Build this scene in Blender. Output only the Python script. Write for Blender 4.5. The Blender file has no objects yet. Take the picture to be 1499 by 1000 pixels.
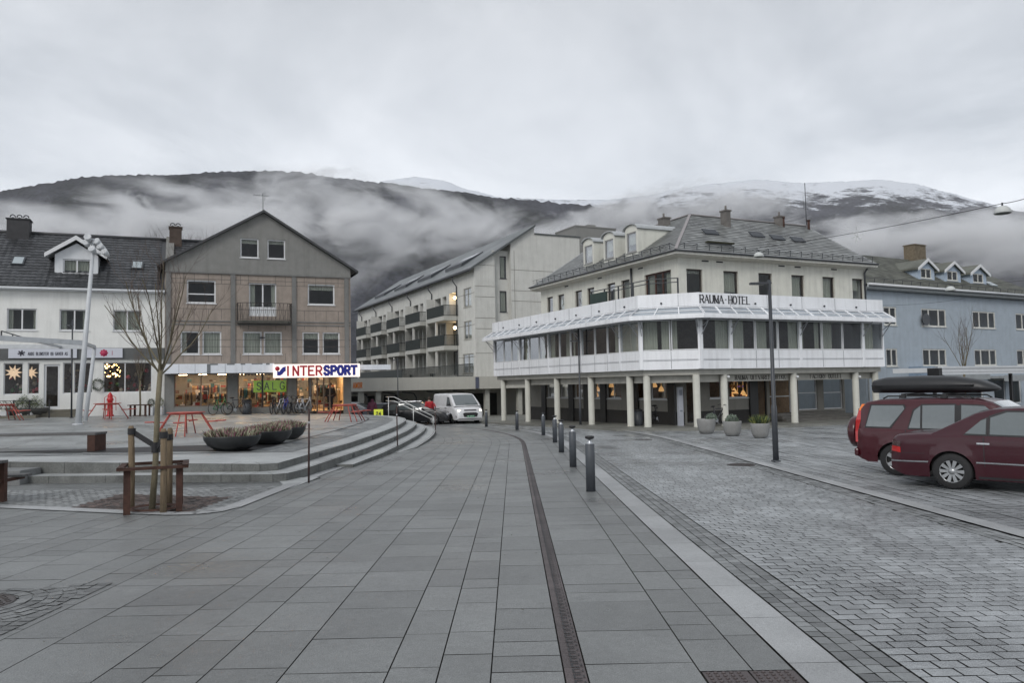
import bpy, math, random
from mathutils import Vector, Matrix, noise
random.seed(7)
rad = math.radians
sc = bpy.context.scene
C = sc.collection
# ---------------------------------------------------------------- camera
FPX, CX, CY = 1136.0, 749.5, 500.0
CAMZ = 1.72
cam_d = bpy.data.cameras.new('camera'); cam = bpy.data.objects.new('camera', cam_d); C.objects.link(cam)
cam_d.sensor_width = 36; cam_d.sensor_fit = 'HORIZONTAL'; cam_d.lens = 36*FPX/1499
cam_d.clip_start = 0.1; cam_d.clip_end = 20000
RC = Matrix.Rotation(math.pi/2+rad(3.12), 4, 'X') @ Matrix.Rotation(-rad(1.11), 4, 'Z')
cam.matrix_world = Matrix.Translation((0, 0, CAMZ)) @ RC
sc.camera = cam
# ---------------------------------------------------------------- world and sun (overcast winter day)
SUN_EL, SUN_AZ = 38, 205
w = bpy.data.worlds.new("World"); sc.world = w; w.use_nodes = True
nt = w.node_tree; nt.nodes.clear()
def N(t, **k):
    n = nt.nodes.new(t)
    for a, b in k.items(): setattr(n, a, b)
    return n
wo = N('ShaderNodeOutputWorld'); bg = N('ShaderNodeBackground'); bg.inputs[1].default_value = 0.1
sky = N('ShaderNodeTexSky'); sky.sky_type = 'NISHITA'; sky.sun_disc = False
sky.sun_elevation = rad(SUN_EL); sky.sun_rotation = rad(SUN_AZ); sky.air_density = 1.2; sky.dust_density = 3
tc = N('ShaderNodeTexCoord'); sep = N('ShaderNodeSeparateXYZ'); nt.links.new(tc.outputs['Generated'], sep.inputs[0])
def MT(op, a, b=None, c=None):
    m = N('ShaderNodeMath', operation=op)
    for i, q in enumerate((a, b, c)):
        if q is None: continue
        if isinstance(q, (int, float)): m.inputs[i].default_value = q
        else: nt.links.new(q, m.inputs[i])
    return m.outputs[0]
zz = MT('ADD', MT('MAXIMUM', sep.outputs[2], 0.0), 0.16)
cmb = N('ShaderNodeCombineXYZ'); nt.links.new(MT('DIVIDE', sep.outputs[0], zz), cmb.inputs[0]); nt.links.new(MT('DIVIDE', sep.outputs[1], zz), cmb.inputs[1])
nz = N('ShaderNodeTexNoise'); nz.inputs['Scale'].default_value = 0.9; nz.inputs['Detail'].default_value = 7; nz.inputs['Roughness'].default_value = .6; nz.inputs['Distortion'].default_value = .5
nt.links.new(cmb.outputs[0], nz.inputs['Vector'])
# cloud deck: paler and brighter low down, greyer above
vr = N('ShaderNodeValToRGB'); vr.color_ramp.elements[0].position = .33; vr.color_ramp.elements[0].color = (4.2, 4.5, 4.92, 1)
vr.color_ramp.elements[1].position = .66; vr.color_ramp.elements[1].color = (7.0, 7.25, 7.65, 1)
nt.links.new(nz.outputs[0], vr.inputs[0])
el = N('ShaderNodeMapRange'); el.inputs[1].default_value = .2; el.inputs[2].default_value = .52; el.inputs[3].default_value = 1.14; el.inputs[4].default_value = .68
nt.links.new(sep.outputs[2], el.inputs[0])
vm = N('ShaderNodeVectorMath', operation='SCALE'); nt.links.new(vr.outputs[0], vm.inputs[0]); nt.links.new(el.outputs[0], vm.inputs['Scale'])
mx = N('ShaderNodeMix', data_type='RGBA'); mx.inputs[0].default_value = .95
nt.links.new(sky.outputs[0], mx.inputs[6]); nt.links.new(vm.outputs[0], mx.inputs[7])
nt.links.new(mx.outputs[2], bg.inputs[0]); nt.links.new(bg.outputs[0], wo.inputs[0])
sd = bpy.data.lights.new('sun', 'SUN'); sd.energy = 1.0; sd.angle = rad(25); sd.color = (1, .97, .93)
sun = bpy.data.objects.new('sun', sd); C.objects.link(sun)
sun.rotation_euler = (rad(90-SUN_EL), 0, rad(180-SUN_AZ))
sc.view_settings.view_transform = 'Standard'; sc.view_settings.look = 'None'; sc.view_settings.gamma = 1
sc.view_settings.exposure = 0.55
cy = sc.cycles
cy.max_bounces = 8; cy.diffuse_bounces = 3; cy.glossy_bounces = 3; cy.transmission_bounces = 4; cy.transparent_max_bounces = 16
cy.volume_bounces = 5; cy.volume_step_rate = .5; cy.volume_max_steps = 128
cy.use_denoising = True; cy.caustics_reflective = False; cy.caustics_refractive = False; cy.sample_clamp_indirect = 6
# ---------------------------------------------------------------- geometry of the survey (photo pixel -> ray)
def ray(px, py): return (RC.to_3x3() @ Vector(((px-CX)/FPX, -(py-CY)/FPX, -1)))
OC = Vector((0, 0, CAMZ))
GS = -0.0162
def gz(x, y):
    if y < 90: return GS*y
    return GS*90
def gnd(px, py):
    d = ray(px, py); t = -CAMZ/(d.z-GS*d.y); return OC+d*t
def atY(px, py, Y):
    d = ray(px, py); return OC+d*(Y/d.y)
def hd(a): return Vector((math.sin(rad(a)), math.cos(rad(a)), 0))
class Fr:
    """a vertical plane through P with heading ang; measures of a facade"""
    def __init__(s, P, ang): s.P = Vector((P[0], P[1], 0)); s.a = ang; s.u = hd(ang); s.n = Vector((math.cos(rad(ang)), -math.sin(rad(ang)), 0))
    def hit(s, px, py):
        d = ray(px, py); t = s.n.dot(s.P-OC)/s.n.dot(d); return OC+d*t
    def xz(s, px, py):
        q = s.hit(px, py); return ((q-s.P).dot(s.u), q.z)
    def x(s, px, py=560): return s.xz(px, py)[0]
    def rect(s, x0, y0, x1, y1):
        xm, ym = (x0+x1)/2, (y0+y1)/2
        a = s.xz(x0, ym)[0]; b = s.xz(x1, ym)[0]; c = s.xz(xm, y1)[1]; d = s.xz(xm, y0)[1]
        return (min(a, b), max(a, b), c, d)
    def off(s, d): return Fr(s.P - s.n*d, s.a)      # d metres further in (away from the viewer side)
    def at(s, t, z=0): q = s.P+s.u*t; return Vector((q.x, q.y, z))
# ---------------------------------------------------------------- materials
MATS = {}
def mat(name, col, rough=.7, var=.12, scale=3., bump=0., bscale=40., metal=0., spec=.5, coat=0., tone=0., dirt=0., emit=0., ecol=None, stretch=None, detail=5., wet=0., stain=0., tracks=0., grain=0.):
    if name in MATS: return MATS[name]
    m = bpy.data.materials.new(name); m.use_nodes = True; t = m.node_tree; b = t.nodes['Principled BSDF']; L = t.links.new
    b.inputs['Roughness'].default_value = rough; b.inputs['Metallic'].default_value = metal
    b.inputs['Specular IOR Level'].default_value = spec; b.inputs['Coat Weight'].default_value = coat; b.inputs['Coat Roughness'].default_value = .06
    tcn = t.nodes.new('ShaderNodeTexCoord'); vec = tcn.outputs['Object']
    if stretch:
        mp = t.nodes.new('ShaderNodeMapping'); mp.inputs['Scale'].default_value = stretch; L(vec, mp.inputs[0]); vec = mp.outputs[0]
    n = t.nodes.new('ShaderNodeTexNoise'); n.inputs['Scale'].default_value = scale; n.inputs['Detail'].default_value = detail; n.inputs['Roughness'].default_value = .6; L(vec, n.inputs['Vector'])
    mr = t.nodes.new('ShaderNodeMapRange'); mr.inputs[1].default_value = .3; mr.inputs[2].default_value = .7; mr.inputs[3].default_value = 1-var; mr.inputs[4].default_value = 1+var; L(n.outputs[0], mr.inputs[0])
    fac = mr.outputs[0]
    def mul(a, b_):
        q = t.nodes.new('ShaderNodeMath'); q.operation = 'MULTIPLY'; L(a, q.inputs[0])
        if isinstance(b_, (int, float)): q.inputs[1].default_value = b_
        else: L(b_, q.inputs[1])
        return q.outputs[0]
    if tone:
        at = t.nodes.new('ShaderNodeAttribute'); at.attribute_name = 'tone'
        m2 = t.nodes.new('ShaderNodeMapRange'); m2.inputs[3].default_value = 1-tone; m2.inputs[4].default_value = 1+tone; L(at.outputs['Fac'], m2.inputs[0]); fac = mul(fac, m2.outputs[0])
    n3 = t.nodes.new('ShaderNodeTexNoise'); n3.inputs['Scale'].default_value = scale*14; n3.inputs['Detail'].default_value = 3; L(vec, n3.inputs['Vector'])
    m3 = t.nodes.new('ShaderNodeMapRange'); m3.inputs[1].default_value = .3; m3.inputs[2].default_value = .7; m3.inputs[3].default_value = 1-var*.6; m3.inputs[4].default_value = 1+var*.6; L(n3.outputs[0], m3.inputs[0]); fac = mul(fac, m3.outputs[0])
    if grain:
        ng = t.nodes.new('ShaderNodeTexNoise'); ng.inputs['Scale'].default_value = 130; ng.inputs['Detail'].default_value = 2; ng.inputs['Roughness'].default_value = .7; L(tcn.outputs['Object'], ng.inputs['Vector'])
        mg = t.nodes.new('ShaderNodeMapRange'); mg.inputs[1].default_value = .35; mg.inputs[2].default_value = .65; mg.inputs[3].default_value = 1-grain; mg.inputs[4].default_value = 1+grain; L(ng.outputs[0], mg.inputs[0]); fac = mul(fac, mg.outputs[0])
    if stain:
        for (ss, lo_, hi_, dk, sdx) in ((.55, .50, .66, 1-stain, 0), (5.5, .60, .70, 1-stain*.8, 9), (2.2, .56, .70, 1+stain*.5, 21)):
            q = t.nodes.new('ShaderNodeMapping'); q.inputs['Location'].default_value = (sdx, sdx*.7, 0); L(tcn.outputs['Object'], q.inputs[0])
            n8 = t.nodes.new('ShaderNodeTexNoise'); n8.inputs['Scale'].default_value = ss; n8.inputs['Detail'].default_value = 8; n8.inputs['Roughness'].default_value = .68; L(q.outputs[0], n8.inputs['Vector'])
            m8 = t.nodes.new('ShaderNodeMapRange'); m8.inputs[1].default_value = lo_; m8.inputs[2].default_value = hi_; m8.inputs[3].default_value = 1; m8.inputs[4].default_value = dk; L(n8.outputs[0], m8.inputs[0]); fac = mul(fac, m8.outputs[0])
    if tracks:
        q = t.nodes.new('ShaderNodeMapping'); q.inputs['Scale'].default_value = (1.1, .045, 1); L(tcn.outputs['Object'], q.inputs[0])
        n8 = t.nodes.new('ShaderNodeTexNoise'); n8.inputs['Scale'].default_value = 1.3; n8.inputs['Detail'].default_value = 5; L(q.outputs[0], n8.inputs['Vector'])
        m8 = t.nodes.new('ShaderNodeMapRange'); m8.inputs[1].default_value = .38; m8.inputs[2].default_value = .62; m8.inputs[3].default_value = 1-tracks; m8.inputs[4].default_value = 1+tracks; L(n8.outputs[0], m8.inputs[0]); fac = mul(fac, m8.outputs[0])
    vs = t.nodes.new('ShaderNodeVectorMath'); vs.operation = 'SCALE'; vs.inputs[0].default_value = col[:3]; L(fac, vs.inputs['Scale'])
    out = vs.outputs[0]
    if dirt:
        # vertical run-off streaks
        mp2 = t.nodes.new('ShaderNodeMapping'); mp2.inputs['Scale'].default_value = (2.2, 2.2, .16); L(tcn.outputs['Object'], mp2.inputs[0])
        n4 = t.nodes.new('ShaderNodeTexNoise'); n4.inputs['Scale'].default_value = 1.5; n4.inputs['Detail'].default_value = 8; n4.inputs['Roughness'].default_value = .65; L(mp2.outputs[0], n4.inputs['Vector'])
        m4 = t.nodes.new('ShaderNodeMapRange'); m4.inputs[1].default_value = .47; m4.inputs[2].default_value = .75; m4.inputs[3].default_value = 0; m4.inputs[4].default_value = dirt; L(n4.outputs[0], m4.inputs[0])
        mx = t.nodes.new('ShaderNodeMix'); mx.data_type = 'RGBA'; L(m4.outputs[0], mx.inputs[0]); L(out, mx.inputs[6]); mx.inputs[7].default_value = (.09, .085, .07, 1); out = mx.outputs[2]
    L(out, b.inputs['Base Color'])
    if wet:
        n5 = t.nodes.new('ShaderNodeTexNoise'); n5.inputs['Scale'].default_value = .45; n5.inputs['Detail'].default_value = 6; L(tcn.outputs['Object'], n5.inputs['Vector'])
        m5 = t.nodes.new('ShaderNodeMapRange'); m5.inputs[1].default_value = .4; m5.inputs[2].default_value = .68; m5.inputs[3].default_value = rough; m5.inputs[4].default_value = rough-wet; L(n5.outputs[0], m5.inputs[0]); L(m5.outputs[0], b.inputs['Roughness'])
        m6 = t.nodes.new('ShaderNodeMapRange'); m6.inputs[1].default_value = .4; m6.inputs[2].default_value = .68; m6.inputs[3].default_value = 1; m6.inputs[4].default_value = .78; L(n5.outputs[0], m6.inputs[0])
        v6 = t.nodes.new('ShaderNodeVectorMath'); v6.operation = 'SCALE'; L(out, v6.inputs[0]); L(m6.outputs[0], v6.inputs['Scale']); L(v6.outputs[0], b.inputs['Base Color'])
    if bump:
        nb = t.nodes.new('ShaderNodeTexNoise'); nb.inputs['Scale'].default_value = bscale; nb.inputs['Detail'].default_value = 4; L(vec, nb.inputs['Vector'])
        bn = t.nodes.new('ShaderNodeBump'); bn.inputs['Strength'].default_value = bump; bn.inputs['Distance'].default_value = .02; L(nb.outputs[0], bn.inputs['Height']); L(bn.outputs[0], b.inputs['Normal'])
    if emit:
        b.inputs['Emission Color'].default_value = (*(ecol or col)[:3], 1); b.inputs['Emission Strength'].default_value = emit
    MATS[name] = m; return m
def glassmat(name, tint=(.9, .93, .95), refl=1.0, rough=.02):
    if name in MATS: return MATS[name]
    m = bpy.data.materials.new(name); m.use_nodes = True; t = m.node_tree; t.nodes.clear(); L = t.links.new
    o = t.nodes.new('ShaderNodeOutputMaterial'); mx = t.nodes.new('ShaderNodeMixShader'); tr = t.nodes.new('ShaderNodeBsdfTransparent'); gl = t.nodes.new('ShaderNodeBsdfGlossy')
    fr = t.nodes.new('ShaderNodeFresnel'); fr.inputs[0].default_value = 1.55
    gm = t.nodes.new('ShaderNodeNewGeometry')
    # both faces of a pane reflect the same way
    m1 = t.nodes.new('ShaderNodeMath'); m1.operation = 'MULTIPLY_ADD'; m1.inputs[1].default_value = refl; m1.inputs[2].default_value = .02
    lw = t.nodes.new('ShaderNodeLayerWeight'); lw.inputs[0].default_value = .18
    m1.use_clamp = False; L(lw.outputs['Fresnel'], m1.inputs[0]); mn = t.nodes.new('ShaderNodeMath'); mn.operation = 'MINIMUM'; mn.inputs[1].default_value = .36; L(m1.outputs[0], mn.inputs[0]); L(mn.outputs[0], mx.inputs[0])
    tr.inputs[0].default_value = (*tint, 1); gl.inputs['Roughness'].default_value = rough; gl.inputs[0].default_value = (.95, .97, 1, 1)
    nb = t.nodes.new('ShaderNodeTexNoise'); nb.inputs['Scale'].default_value = .9; tcn = t.nodes.new('ShaderNodeTexCoord'); L(tcn.outputs['Object'], nb.inputs['Vector'])
    bn = t.nodes.new('ShaderNodeBump'); bn.inputs['Strength'].default_value = .12; bn.inputs['Distance'].default_value = .03; L(nb.outputs[0], bn.inputs['Height']); L(bn.outputs[0], gl.inputs['Normal'])
    L(tr.outputs[0], mx.inputs[1]); L(gl.outputs[0], mx.inputs[2]); L(mx.outputs[0], o.inputs[0]); MATS[name] = m; return m
GLASS = glassmat('window_glass', (.8, .84, .86), .8)
CLEAR = glassmat('shop_glass', (.95, .96, .96), .8)
CARGLASS = glassmat('car_glass', (.35, .38, .40), 2.2)
WHITE = mat('white_paint', (.66, .68, .70), .45, .05, 3, dirt=.12)
FRAMEW = mat('white_window_frame', (.66, .67, .68), .4, .04)
DARKM = mat('dark_grey_metal', (.045, .05, .058), .45, .15, 6)
BLACK = mat('black_metal', (.014, .014, .016), .5, .1)
RUST = mat('rusty_steel', (.055, .024, .016), .8, .35, 9, bump=.3)
CURT = mat('pale_curtain', (.36, .36, .29), .9, .22, 3, stretch=(9, 9, .15))
BLIND = mat('roller_blind', (.36, .38, .38), .8, .06, 2)
INT = mat('dark_interior', (.03, .03, .032), .9, .3, 1)
STEEL = mat('galvanised_steel', (.34, .36, .38), .42, .12, 5, metal=.6)
# ---------------------------------------------------------------- mesh builder
class MB:
    def __init__(s): s.v = []; s.f = []; s.mi = []; s.tn = []; s.sm = []; s.M = Matrix(); s.m = 0; s.t = .5; s.smooth = False
    def pts(s, P):
        b = len(s.v)
        for p in P: s.v.append(tuple(s.M @ Vector(p)))
        return b
    def face(s, P, t=None):
        b = s.pts(P); s.add(tuple(range(b, b+len(P))), t)
    def add(s, idx, t=None):
        s.f.append(idx); s.mi.append(s.m); s.tn.append(s.t if t is None else t); s.sm.append(s.smooth)
    def box(s, x0, y0, z0, x1, y1, z1):
        b = s.pts([(x0, y0, z0), (x1, y0, z0), (x1, y1, z0), (x0, y1, z0), (x0, y0, z1), (x1, y0, z1), (x1, y1, z1), (x0, y1, z1)])
        for q in ((0, 3, 2, 1), (4, 5, 6, 7), (0, 1, 5, 4), (1, 2, 6, 5), (2, 3, 7, 6), (3, 0, 4, 7)): s.add(tuple(b+i for i in q))
    def beam(s, p0, p1, w, h, up=(0, 0, 1)):
        p0 = Vector(p0); p1 = Vector(p1); d = (p1-p0).normalized(); up = Vector(up)
        if abs(d.dot(up)) > .95: up = Vector((1, 0, 0))
        a = d.cross(up).normalized()*w/2; c = a.cross(d).normalized()*h/2
        b = s.pts([p0-a-c, p0+a-c, p0+a+c, p0-a+c, p1-a-c, p1+a-c, p1+a+c, p1-a+c])
        for q in ((0, 1, 2, 3), (7, 6, 5, 4), (0, 4, 5, 1), (1, 5, 6, 2), (2, 6, 7, 3), (3, 7, 4, 0)): s.add(tuple(b+i for i in q))
    def tube(s, P, r, n=8, caps=True):
        P = [Vector(p) for p in P]; R = r if isinstance(r, (list, tuple)) else [r]*len(P)
        rings = []; prev = None
        for i, p in enumerate(P):
            d = (P[min(i+1, len(P)-1)]-P[max(i-1, 0)]).normalized()
            if prev is None:
                a = d.cross(Vector((0, 0, 1)))
                if a.length < .05: a = d.cross(Vector((1, 0, 0)))
            else: a = prev - d*prev.dot(d)
            a.normalize(); prev = a; c = d.cross(a)
            rings.append(s.pts([p+(a*math.cos(2*math.pi*k/n)+c*math.sin(2*math.pi*k/n))*R[i] for k in range(n)]))
        o = s.smooth; s.smooth = True
        for i in range(len(P)-1):
            for k in range(n):
                k2 = (k+1) % n; s.add((rings[i]+k, rings[i]+k2, rings[i+1]+k2, rings[i+1]+k))
        s.smooth = o
        if caps:
            s.add(tuple(rings[0]+k for k in reversed(range(n)))); s.add(tuple(rings[-1]+k for k in range(n)))
    def lathe(s, prof, c=(0, 0, 0), n=24, cap=True, axis='z', sy=1.):
        rings = []
        for (r, h) in prof:
            P = []
            for k in range(n):
                a = 2*math.pi*k/n; x, y = r*math.cos(a), r*math.sin(a)*sy
                P.append({'z': (c[0]+x, c[1]+y, c[2]+h), 'y': (c[0]+x, c[1]+h, c[2]+y), 'x': (c[0]+h, c[1]+x, c[2]+y)}[axis])
            rings.append(s.pts(P))
        o = s.smooth; s.smooth = True
        for i in range(len(prof)-1):
            for k in range(n):
                k2 = (k+1) % n; s.add((rings[i]+k, rings[i]+k2, rings[i+1]+k2, rings[i+1]+k))
        s.smooth = o
        if cap:
            s.add(tuple(rings[0]+k for k in reversed(range(n)))); s.add(tuple(rings[-1]+k for k in range(n)))
    def prism(s, poly, z0, z1):
        n = len(poly); zf0 = z0 if callable(z0) else (lambda x, y: z0); zf1 = z1 if callable(z1) else (lambda x, y: z1)
        b = s.pts([(x, y, zf0(x, y)) for x, y in poly]+[(x, y, zf1(x, y)) for x, y in poly])
        s.add(tuple(b+i for i in reversed(range(n)))); s.add(tuple(b+n+i for i in range(n)))
        for i in range(n): j = (i+1) % n; s.add((b+i, b+j, b+n+j, b+n+i))
    def extr(s, poly, d):
        """closed 3-D polygon pushed along vector d"""
        d = Vector(d); n = len(poly); b = s.pts([Vector(p) for p in poly]+[Vector(p)+d for p in poly])
        s.add(tuple(b+i for i in reversed(range(n)))); s.add(tuple(b+n+i for i in range(n)))
        for i in range(n): j = (i+1) % n; s.add((b+i, b+j, b+n+j, b+n+i))
    def ball(s, c, r, n=10, m=6, sz=(1, 1, 1)):
        prof = [(math.sin(math.pi*i/m), -math.cos(math.pi*i/m)) for i in range(m+1)]
        rings = [s.pts([(c[0]+r*sz[0]*q*math.cos(2*math.pi*k/n), c[1]+r*sz[1]*q*math.sin(2*math.pi*k/n), c[2]+r*sz[2]*h) for k in range(n)]) for q, h in prof]
        o = s.smooth; s.smooth = True
        for i in range(m):
            for k in range(n): k2 = (k+1) % n; s.add((rings[i]+k, rings[i]+k2, rings[i+1]+k2, rings[i+1]+k))
        s.smooth = o
    def build(s, name, mats, parent=None, label=None, cat=None, group=None, kind=None, bevel=0):
        me = bpy.data.meshes.new(name); me.from_pydata(s.v, [], s.f)
        if not isinstance(mats, (list, tuple)): mats = [mats]
        for m in mats: me.materials.append(m)
        me.polygons.foreach_set('material_index', s.mi); me.polygons.foreach_set('use_smooth', s.sm)
        a = me.attributes.new('tone', 'FLOAT', 'FACE'); a.data.foreach_set('value', s.tn)
        me.update()
        o = bpy.data.objects.new(name, me); C.objects.link(o); o.parent = parent
        tag(o, label, cat, group, kind)
        if bevel:
            bm = o.modifiers.new('bevel', 'BEVEL'); bm.width = bevel; bm.segments = 2; bm.limit_method = 'ANGLE'; bm.angle_limit = rad(40)
        return o
def tag(o, label=None, cat=None, group=None, kind=None):
    if label: o['label'] = label
    if cat: o['category'] = cat
    if group: o['group'] = group
    if kind: o['kind'] = kind
    return o
def thing(name, label, cat, loc=(0, 0, 0), rz=0, group=None):
    o = bpy.data.objects.new(name, None); C.objects.link(o); o.location = loc; o.rotation_euler = (0, 0, rad(rz))
    return tag(o, label, cat, group)
KIDS = {}
def copy_tree(o, parent=None, kids=None):
    if kids is None:
        kids = {}
        for q in sc.objects:
            if q.parent: kids.setdefault(q.parent.name, []).append(q)
    c = o.copy(); C.objects.link(c); c.parent = parent
    for ch in kids.get(o.name, []): copy_tree(ch, c, kids)
    return c
# ---------------------------------------------------------------- stroke lettering
GL = {
'A': [(0, 0, .5, 1), (.5, 1, 1, 0), (.2, .36, .8, .36)], 'B': [(.1, 0, .1, 1), (.1, 1, .7, 1), (.7, 1, .85, .8), (.85, .8, .7, .53), (.7, .53, .1, .53), (.7, .53, .95, .3), (.95, .3, .75, 0), (.75, 0, .1, 0)],
'C': [(.95, .8, .7, 1), (.7, 1, .3, 1), (.3, 1, .05, .7), (.05, .7, .05, .3), (.05, .3, .3, 0), (.3, 0, .7, 0), (.7, 0, .95, .2)], 'D': [(.1, 0, .1, 1), (.1, 1, .6, 1), (.6, 1, .95, .7), (.95, .7, .95, .3), (.95, .3, .6, 0), (.6, 0, .1, 0)],
'E': [(.1, 0, .1, 1), (.1, 1, .9, 1), (.1, .52, .75, .52), (.1, 0, .95, 0)], 'F': [(.1, 0, .1, 1), (.1, 1, .9, 1), (.1, .52, .75, .52)],
'G': [(.95, .8, .7, 1), (.7, 1, .3, 1), (.3, 1, .05, .7), (.05, .7, .05, .3), (.05, .3, .3, 0), (.3, 0, .7, 0), (.7, 0, .95, .2), (.95, .2, .95, .45), (.95, .45, .6, .45)],
'H': [(.1, 0, .1, 1), (.9, 0, .9, 1), (.1, .5, .9, .5)], 'I': [(.5, 0, .5, 1)], 'K': [(.1, 0, .1, 1), (.1, .4, .85, 1), (.35, .6, .95, 0)], 'L': [(.1, 0, .1, 1), (.1, 0, .9, 0)],
'M': [(.05, 0, .05, 1), (.05, 1, .5, .15), (.5, .15, .95, 1), (.95, 1, .95, 0)], 'N': [(.1, 0, .1, 1), (.1, 1, .9, 0), (.9, 0, .9, 1)],
'O': [(.3, 1, .7, 1), (.7, 1, .95, .7), (.95, .7, .95, .3), (.95, .3, .7, 0), (.7, 0, .3, 0), (.3, 0, .05, .3), (.05, .3, .05, .7), (.05, .7, .3, 1)],
'P': [(.1, 0, .1, 1), (.1, 1, .7, 1), (.7, 1, .92, .85), (.92, .85, .92, .6), (.92, .6, .7, .45), (.7, .45, .1, .45)],
'R': [(.1, 0, .1, 1), (.1, 1, .7, 1), (.7, 1, .9, .85), (.9, .85, .9, .63), (.9, .63, .7, .48), (.7, .48, .1, .48), (.5, .48, .95, 0)],
'S': [(.9, .82, .7, 1), (.7, 1, .3, 1), (.3, 1, .1, .8), (.1, .8, .2, .58), (.2, .58, .8, .42), (.8, .42, .93, .2), (.93, .2, .7, 0), (.7, 0, .3, 0), (.3, 0, .07, .18)],
'T': [(0, 1, 1, 1), (.5, 0, .5, 1)], 'U': [(.1, 1, .1, .3), (.1, .3, .3, 0), (.3, 0, .7, 0), (.7, 0, .9, .3), (.9, .3, .9, 1)], 'V': [(0, 1, .5, 0), (.5, 0, 1, 1)],
'Y': [(0, 1, .5, .5), (1, 1, .5, .5), (.5, .5, .5, 0)], '.': [(.45, .5, .55, .5)], ' ': [], '-': [(.2, .5, .8, .5)], 'X': [(0, 0, 1, 1), (0, 1, 1, 0)], '2': [(.1, .8, .35, 1), (.35, 1, .75, 1), (.75, 1, .9, .75), (.9, .75, .1, 0), (.1, 0, .95, 0)],
'4': [(.7, 0, .7, 1), (.7, 1, .05, .3), (.05, .3, 1, .3)], '0': [(.3, 1, .7, 1), (.7, 1, .9, .7), (.9, .7, .9, .3), (.9, .3, .7, 0), (.7, 0, .3, 0), (.3, 0, .1, .3), (.1, .3, .1, .7), (.1, .7, .3, 1)], '1': [(.5, 0, .5, 1), (.5, 1, .25, .8)], '3': [(.1, 1, .9, 1), (.9, 1, .5, .58), (.5, .58, .9, .35), (.9, .35, .7, 0), (.7, 0, .1, .1)],
'*': [(.5, .1, .5, .9), (.1, .3, .9, .7), (.1, .7, .9, .3)]}
def text(mb, s, O, u, n, W, H, sw, serif=False, gap=.28, depth=.02, thin=.45):
    """letters drawn with strokes on the plane through O (lower left), along u, standing out along n"""
    O = Vector(O); u = Vector(u); n = Vector(n); up = Vector((0, 0, 1))
    cw = W/(len(s)*(1+gap)-gap)
    for i, ch in enumerate(s):
        x0 = i*cw*(1+gap)
        for k, (a, b, c, d) in enumerate(GL.get(ch, [])):
            p = O+u*(x0+a*cw)+up*b*H; q = O+u*(x0+c*cw)+up*d*H
            wd = sw
            if serif and (abs(b-d) < .05 or (c > a and d > b and ch in 'AMV') or (ch in 'AMVY' and (d-b)*(c-a) > 0)): wd = sw*thin
            e = (q-p).normalized()*wd*.35
            mb.beam(p-e+n*depth/2, q+e+n*depth/2, depth*(1+.02*k), wd, up=tuple(n.cross(q-p).normalized()) if (q-p).length > 1e-6 else (0, 0, 1))
            if serif:
                for (x, y) in ((a, b), (c, d)):
                    if (y in (0, 1)) and abs(b-d) > .6: mb.beam(O+u*(x0+x*cw-sw*.9)+up*(y*H)+n*depth*.6, O+u*(x0+x*cw+sw*.9)+up*(y*H)+n*depth*.6, depth*1.07, sw*.35, up=(0, 0, 1))
# ---------------------------------------------------------------- walls and windows
def L2W(O, u, n): # local (x along wall, y inward, z up) -> parent space
    u = Vector(u).normalized(); n = Vector(n).normalized()
    return Matrix(((u.x, -n.x, 0, O[0]), (u.y, -n.y, 0, O[1]), (0, 0, 1, O[2]), (0, 0, 0, 1)))
def wall(mb, L, z0, z1, ops, rev=.14, x0=0.):
    """wall face y=0 with rectangular openings and reveals; local coordinates of mb.M"""
    xs = sorted({x0, L, *[min(max(o[0], x0), L) for o in ops], *[min(max(o[1], x0), L) for o in ops]}); zs = sorted({z0, z1, *[o[2] for o in ops], *[o[3] for o in ops]})
    for i in range(len(xs)-1):
        for j in range(len(zs)-1):
            xm, zm = (xs[i]+xs[i+1])/2, (zs[j]+zs[j+1])/2
            if any(o[0] < xm < o[1] and o[2] < zm < o[3] for o in ops): continue
            mb.face([(xs[i], 0, zs[j]), (xs[i+1], 0, zs[j]), (xs[i+1], 0, zs[j+1]), (xs[i], 0, zs[j+1])])
    for o in ops:
        a, b, c, d = o[:4]
        mb.face([(a, 0, c), (a, 0, d), (a, rev, d), (a, rev, c)]); mb.face([(b, 0, c), (b, rev, c), (b, rev, d), (b, 0, d)])
        mb.face([(a, 0, d), (b, 0, d), (b, rev, d), (a, rev, d)]); mb.face([(a, 0, c), (a, rev, c), (b, rev, c), (b, 0, c)])
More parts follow.
